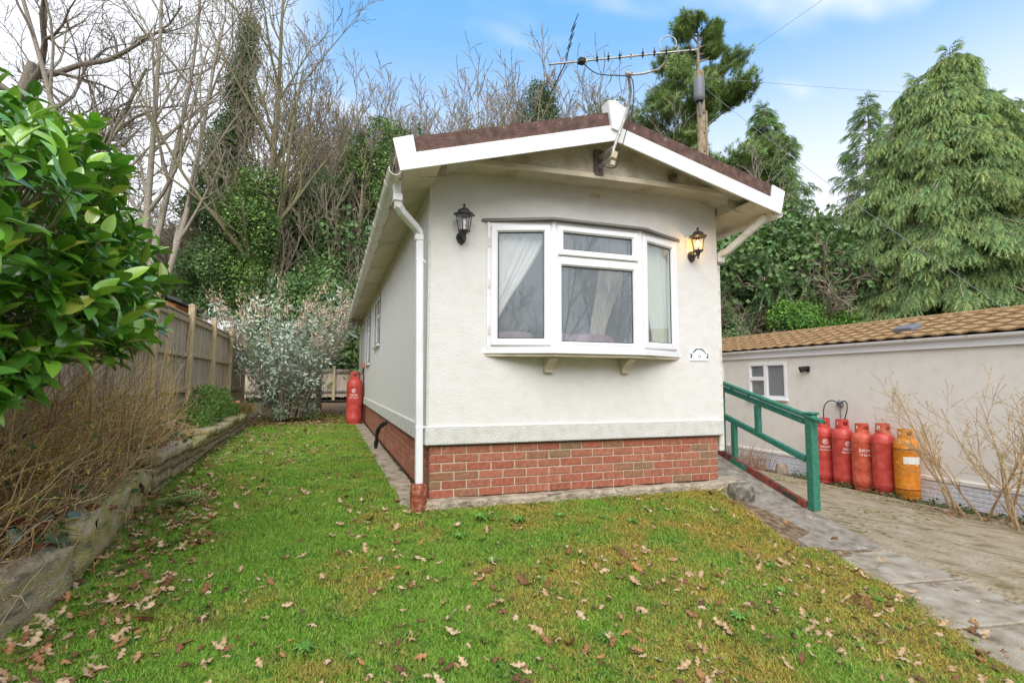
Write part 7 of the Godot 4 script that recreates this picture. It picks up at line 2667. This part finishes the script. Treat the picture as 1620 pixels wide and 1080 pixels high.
func make_fallen() -> void:
	rng.seed = 910
	var cam := Vector2(-0.818, 4.601)
	var f := noise(17, 0.8, FastNoiseLite.TYPE_SIMPLEX_SMOOTH, 2)
	var all := []
	var tries := 0
	while all.size() < 2600 and tries < 90000:
		tries += 1
		var x := rng.randf_range(-3.0, 3.6)
		var z := rng.randf_range(-9.5, 4.4)
		var on := on_lawn(x, z)
		if not on and not (x > lawn_left(z) and x < 3.7 and z > 0.3 and z < 3.5):
			continue
		var w := 0.16 + 0.55 * ss(0.0, 2.2, z) + 0.75 * exp(-pow((x - lawn_left(z)) / 0.5, 2)) + 1.0 * f.get_noise_2d(x, z) + 0.3 * ss(0.9, 2.3, x) * ss(0.8, 1.8, z)
		if x > 0.0 and x < 2.6 and z < 1.2: w *= 0.5
		if not on: w *= 0.16
		if rng.randf() > w * 0.95:
			continue
		var s := rng.randf_range(0.55, 1.15)
		if rng.randf() < 0.45: s *= 0.6
		all.append([Vector3(x, gy(x, z) + 0.02 + rng.randf() * 0.012 + (0.0 if on else -0.005), z), s, Vector2(x, z).distance_to(cam) / s])
	all.sort_custom(func(a, b): return a[2] < b[2])
	var packs := []
	for i in 8: packs.append([])
	for i in all.size():
		var e: Array = all[i]
		var k: int = [0, 0, 1, 1, 2, 3, 3, 4, 5, 6, 7, 7][rng.randi() % 12]
		var X := leaf_xf(e[0], e[1])
		if i < 260:
			var o := local(numbered("fallen_leaf"), leaf_meshes[k], M.dead_leaf, self, X)
			tag(o, "dry curled brown oak leaf lying on the grass", "fallen leaf", "fallen leaves scattered over the lawn")
		else:
			packs[k].append(X)
	var t := thing("distant_fallen_leaves", Vector3.ZERO, "many smaller dry leaves strewn over the lawn toward the back", "fallen leaves")
	for i in 8:
		if packs[i].size():
			swarm("leaves", leaf_meshes[i], M.dead_leaf, t, packs[i])
	# leaves that lie along the foot of the wall and in the bed
	leaf_litter(Vector2(-2.05, 0.6), Vector2(0.45, 2.0), 620, "dead leaves gathered along the foot of the stone wall")
	leaf_litter(Vector2(2.6, 2.6), Vector2(0.35, 0.9), 60, "dry leaves gathered where the lawn meets the paving slabs")
	t = thing("bed_litter", Vector3(-2.7, 0.3, -1.0), "brown dead leaves lying in the bed above the stone wall", "fallen leaves")
	packs = []
	for i in 8: packs.append([])
	for i in 900:
		var z := rng.randf_range(-8.5, 3.0)
		var x := lawn_left(z) - rng.randf_range(0.12, 1.0)
		packs[rng.randi() % 8].append(leaf_xf(Vector3(x, bed_y(x, z) + 0.02 + rng.randf() * 0.03, z) - t.position, rng.randf_range(0.6, 1.0)))
	for i in 8:
		swarm("leaves", leaf_meshes[i], M.dead_leaf, t, packs[i])

# ------------------------------------------------------------------ grass
func tuft_mesh(n: int, r: float, h0: float, h1: float, w: float, c0: Color, c1: Color, lean: float) -> ArrayMesh:
	var mb := MB.new()
	for i in n:
		var a := rng.randf() * TAU
		var p := Vector3(cos(a), 0, sin(a)) * r * sqrt(rng.randf())
		var h := rng.randf_range(h0, h1)
		var b := rng.randf() * TAU
		var o := Vector3(cos(b), 0, sin(b))
		var sd := o.cross(Vector3.UP) * w
		var m := p + o * h * lean * 0.35 + Vector3(0, h * 0.6, 0)
		var e := p + o * h * lean * rng.randf_range(0.8, 1.4) + Vector3(0, h * rng.randf_range(0.75, 1.0), 0)
		mb.col = L(c0.lerp(c1, rng.randf()))
		var nn := (Vector3.UP * (0.35 + lean * 0.7) - o).normalized()
		var k := mb.vert(p - sd, nn)
		mb.vert(p + sd, nn)
		mb.vert(m + sd * 0.8, nn)
		mb.vert(m - sd * 0.8, nn)
		mb.vert(e, nn)
		mb.idx.append_array([k, k + 2, k + 1, k, k + 3, k + 2, k + 3, k + 4, k + 2])
	return mb.commit()

func make_grass() -> void:
	rng.seed = 950
	var g := Node3D.new()
	g.name = numbered("grass")
	add_child(g)
	tag(g, "mossy green lawn grass between the stone wall and the path", "grass", "", "stuff")
	var tm := [
		tuft_mesh(36, 0.055, 0.010, 0.028, 0.0015, K(98, 153, 50), K(160, 198, 86), 0.8),
		tuft_mesh(36, 0.055, 0.010, 0.026, 0.0015, K(124, 158, 58), K(182, 200, 100), 1.0),
		tuft_mesh(34, 0.06, 0.008, 0.024, 0.002, K(148, 150, 66), K(194, 186, 104), 0.8),
		tuft_mesh(22, 0.05, 0.014, 0.034, 0.0015, K(146, 138, 78), K(196, 180, 120), 1.2),
		tuft_mesh(20, 0.05, 0.012, 0.03, 0.006, K(66, 116, 44), K(120, 158, 78), 1.3)]
	var f := noise(33, 0.9, FastNoiseLite.TYPE_SIMPLEX_SMOOTH, 4)
	var f2 := noise(34, 3.0, FastNoiseLite.TYPE_SIMPLEX_SMOOTH, 3)
	var xs := [[], [], [], [], []]
	var cs := [[], [], [], [], []]
	for zone in [[-11.5, -3.0, 15000], [-3.0, 0.0, 14000], [0.0, 4.3, 62000]]:
		for i in zone[2]:
			var z := rng.randf_range(zone[0], zone[1])
			var x := rng.randf_range(-2.9, 3.1)
			if not on_lawn(x, z):
				continue
			var n := f.get_noise_2d(x * 1.3, z * 1.3)
			var n2 := f2.get_noise_2d(x, z)
			# the lawn is lush on the left and towards the house side, mossy and worn on the right
			var lush := clampf(0.68 - 0.2 * (x - 0.2) + n * 1.1 + n2 * 0.35 - 0.12 * ss(0.5, 2.5, z), 0.0, 1.0)
			if z < 0.0: lush = clampf(0.8 + n * 0.5, 0.0, 1.0)
			var bare := exp(-pow((x - lawn_left(z)) / 0.34, 2)) * (0.75 if z > -1.0 else 0.3)
			if z > 0.0 and z < 0.6 and x > -0.3: bare = maxf(bare, (0.6 - z) * 1.3 * ss(2.9, 2.0, x))
			bare = maxf(bare, ss(2.5, 3.0, x) * ss(1.4, 2.4, z) * 0.85)
			if z < -9.0: bare = maxf(bare, ss(-9.0, -10.2, z + 0.4 * n) * (1.0 if x < -0.7 else 0.6))
			if rng.randf() < bare * (0.9 + n2):
				continue
			var r := rng.randf()
			var k := 0
			if r < lush * 0.75: k = 0
			elif r < lush * 0.75 + 0.25: k = 1
			elif r < 0.88: k = 2
			elif r < 0.96: k = 3
			else: k = 4
			if k == 2 and lush > 0.75: k = 1
			var s := rng.randf_range(0.7, 1.25) * (1.1 if z < 0.0 else 1.0)
			xs[k].append(Transform3D((Basis(Vector3.UP, rng.randf() * TAU) * Basis(Vector3.RIGHT, rng.randf_range(-0.2, 0.2))).scaled_local(Vector3(s, s * rng.randf_range(0.8, 1.25), s)), Vector3(x, gy(x, z) - 0.004, z)))
			var q := rng.randf_range(0.70, 1.04)
			cs[k].append(Color(q * (1.0 + 0.25 * (1.0 - lush) + 0.1 * n2), q * (1.0 + 0.06 * n2), q * 0.95))
	for k in 5:
		swarm("tufts", tm[k], M.grass_blade, g, xs[k], cs[k])
	# coarse weeds: rosettes along the front of the house and in the lawn
	var wd := Node3D.new()
	wd.name = numbered("weed")
	add_child(wd)
	var rosette := MB.new()
	for i in 16:
		var a := i * 2.4
		var d := Vector3(cos(a), 0.35 + rng.randf() * 0.5, sin(a)).normalized()
		rosette.col = L(K(72, 122, 44).lerp(K(132, 170, 80), rng.randf()))
		var sd := d.cross(Vector3.UP).normalized() * 0.011
		var l := rng.randf_range(0.06, 0.11)
		var m := d * l * 0.55 + Vector3(0, 0.012, 0)
		rosette.tri(Vector3.ZERO, m + sd, m - sd)
		rosette.tri(m - sd, m + sd, d * l * Vector3(1.1, 0.7, 1.1))
	local("leaves", rosette.commit(), M.small_leaf, wd)
	tag(wd, "small green rosette weed growing in the lawn", "weed", "rosette weeds in the lawn")
	var spots := [[0.35, 0.42], [0.62, 0.55], [1.35, 0.6], [1.55, 0.72], [2.1, 0.55], [0.95, 1.05], [1.7, 1.1], [0.2, 1.2], [0.5, 2.2], [-0.9, 1.9], [-0.7, 2.0], [1.3, 2.2], [1.9, 1.9], [2.2, 1.5], [0.1, 0.75], [1.0, 0.5], [1.85, 0.45], [2.4, 0.8], [2.6, 2.0], [-0.2, 2.6]]
	for i in spots.size():
		var q: Array = spots[i]
		var at := Vector3(q[0], gy(q[0], q[1]) + 0.005, q[1])
		var s := 1.15 if i < 2 else rng.randf_range(0.5, 0.85)
		if i == 0: place(wd, at, 0.4, s)
		else: dup(wd, at, rng.randf() * TAU, s)

# ------------------------------------------------------------------ bare shrub at the right
func make_right_shrub() -> void:
	rng.seed = 980
	var t := thing("bare_shrub", Vector3(7.3, gy(7.3, 0.1), 0.1), "leafless tan stemmed shrub with opening buds beside the drive at the right", "shrub")
	var mb := MB.new()
	var scrub := [[0, 0.5, 40.0, 0.1, 0.2, 5, 0.2, 0.2], [7, 0.42, 34.0, 0.09, 0.3, 5, 0, 0.3], [4, 0.55, 40.0, 0.16, 0.2, 4, 0, 0.2], [0, 0, 0, 0.2, 0.1, 3, 0, 0]]
	var tips := []
	for i in 40:
		var z := rng.randf_range(-0.75, 1.9)
		var x := 7.75 + rng.randf_range(-0.4, 0.35)
		var a := rng.randf() * TAU
		var tall := rng.randf_range(0.9, 2.0)
		branch(mb, Vector3(x, gy(x, z) - 0.05, z), Vector3(cos(a) * 0.45 - 0.12, 1.0, sin(a) * 0.5 - 0.05).normalized(), tall, rng.randf_range(0.011, 0.022), 1, scrub, tips, 0.0036)
	part("stems", mb, M.bark_tan if M.has("bark_tan") else M.bark_pale, t)
	var bud := leaf_clump(4, 0.01, 0.02, 0.3, K(160, 140, 70), K(196, 180, 100))
	var xs := []
	for e in tips:
		if rng.randf() < 0.8:
			xs.append(Transform3D(rot_to(e[1]).scaled_local(Vector3.ONE * rng.randf_range(0.7, 1.4)), e[0] - t.position))
	swarm("buds", bud, M.small_leaf, t, xs)
	# ivy and litter along the edge of the drive
	var w := thing("edge_weeds", Vector3(8.3, -1, -1), "low ivy and weeds along the far edge of the drive by the cylinders", "plants")
	var cl := leaf_clump(14, 0.07, 0.05, 0.42, K(60, 88, 50), K(120, 138, 96))
	xs = []
	for i in 240:
		var z := rng.randf_range(-4.6, 2.5)
		var x := 8.42 + rng.randf_range(-0.22, 0.3) - 0.05 * z
		xs.append(Transform3D(rot_to(Vector3.UP + rv(0.6), rng.randf() * TAU).scaled_local(Vector3.ONE * rng.randf_range(0.4, 1.1)), Vector3(x, -1.0 + rng.randf() * 0.06, z) - w.position))
	swarm("foliage", cl, M.small_leaf, w, xs)
	w = thing("dry_weeds", Vector3(8.6, -1, -5.6), "clump of dry brown stems on the drive beyond the handrail", "plants")
	mb = MB.new()
	for i in 220:
		var p := Vector3(8.5 + rng.randf_range(-0.4, 0.3), -1.0, -5.9 + rng.randf_range(-0.9, 0.8))
		var o := Vector3(rng.randf_range(-0.3, 0.3), 0, rng.randf_range(-0.3, 0.3))
		mb.col = L(K(140, 100, 78).lerp(K(176, 146, 112), rng.randf()))
		mb.tube([p, p + o * 0.5 + Vector3(0, 0.25, 0), p + o + Vector3(0, rng.randf_range(0.2, 0.6), 0)], [0.006, 0.005, 0.002], 3, false)
	part("stems", mb, M.dry_stem, w)
	var lit := thing("verge_litter", Vector3(8.4, -1, 0.5), "brown leaf litter under the leafless shrub", "fallen leaves")
	var packs := [[], [], [], [], [], [], [], []]
	for i in 300:
		var z := rng.randf_range(-1.6, 2.4)
		var x := rng.randf_range(7.3, 8.9)
		packs[rng.randi() % 8].append(leaf_xf(Vector3(x, gy(x, z) + 0.03, z) - lit.position, rng.randf_range(0.6, 1.0)))
	for i in 8:
		swarm("leaves", leaf_meshes[i], M.dead_leaf, lit, packs[i])

# ------------------------------------------------------------------
func _ready() -> void:
	setup()
	make_materials()
	make_leaf_meshes()
	make_ground()
	make_house()
	make_neighbour()
	make_far_buildings()
	make_fences()
	make_trees()
	make_cylinders()
	make_handrail()
	make_fittings()
	make_laurel()
	make_bed()
	make_right_shrub()
	make_fallen()
	make_grass()
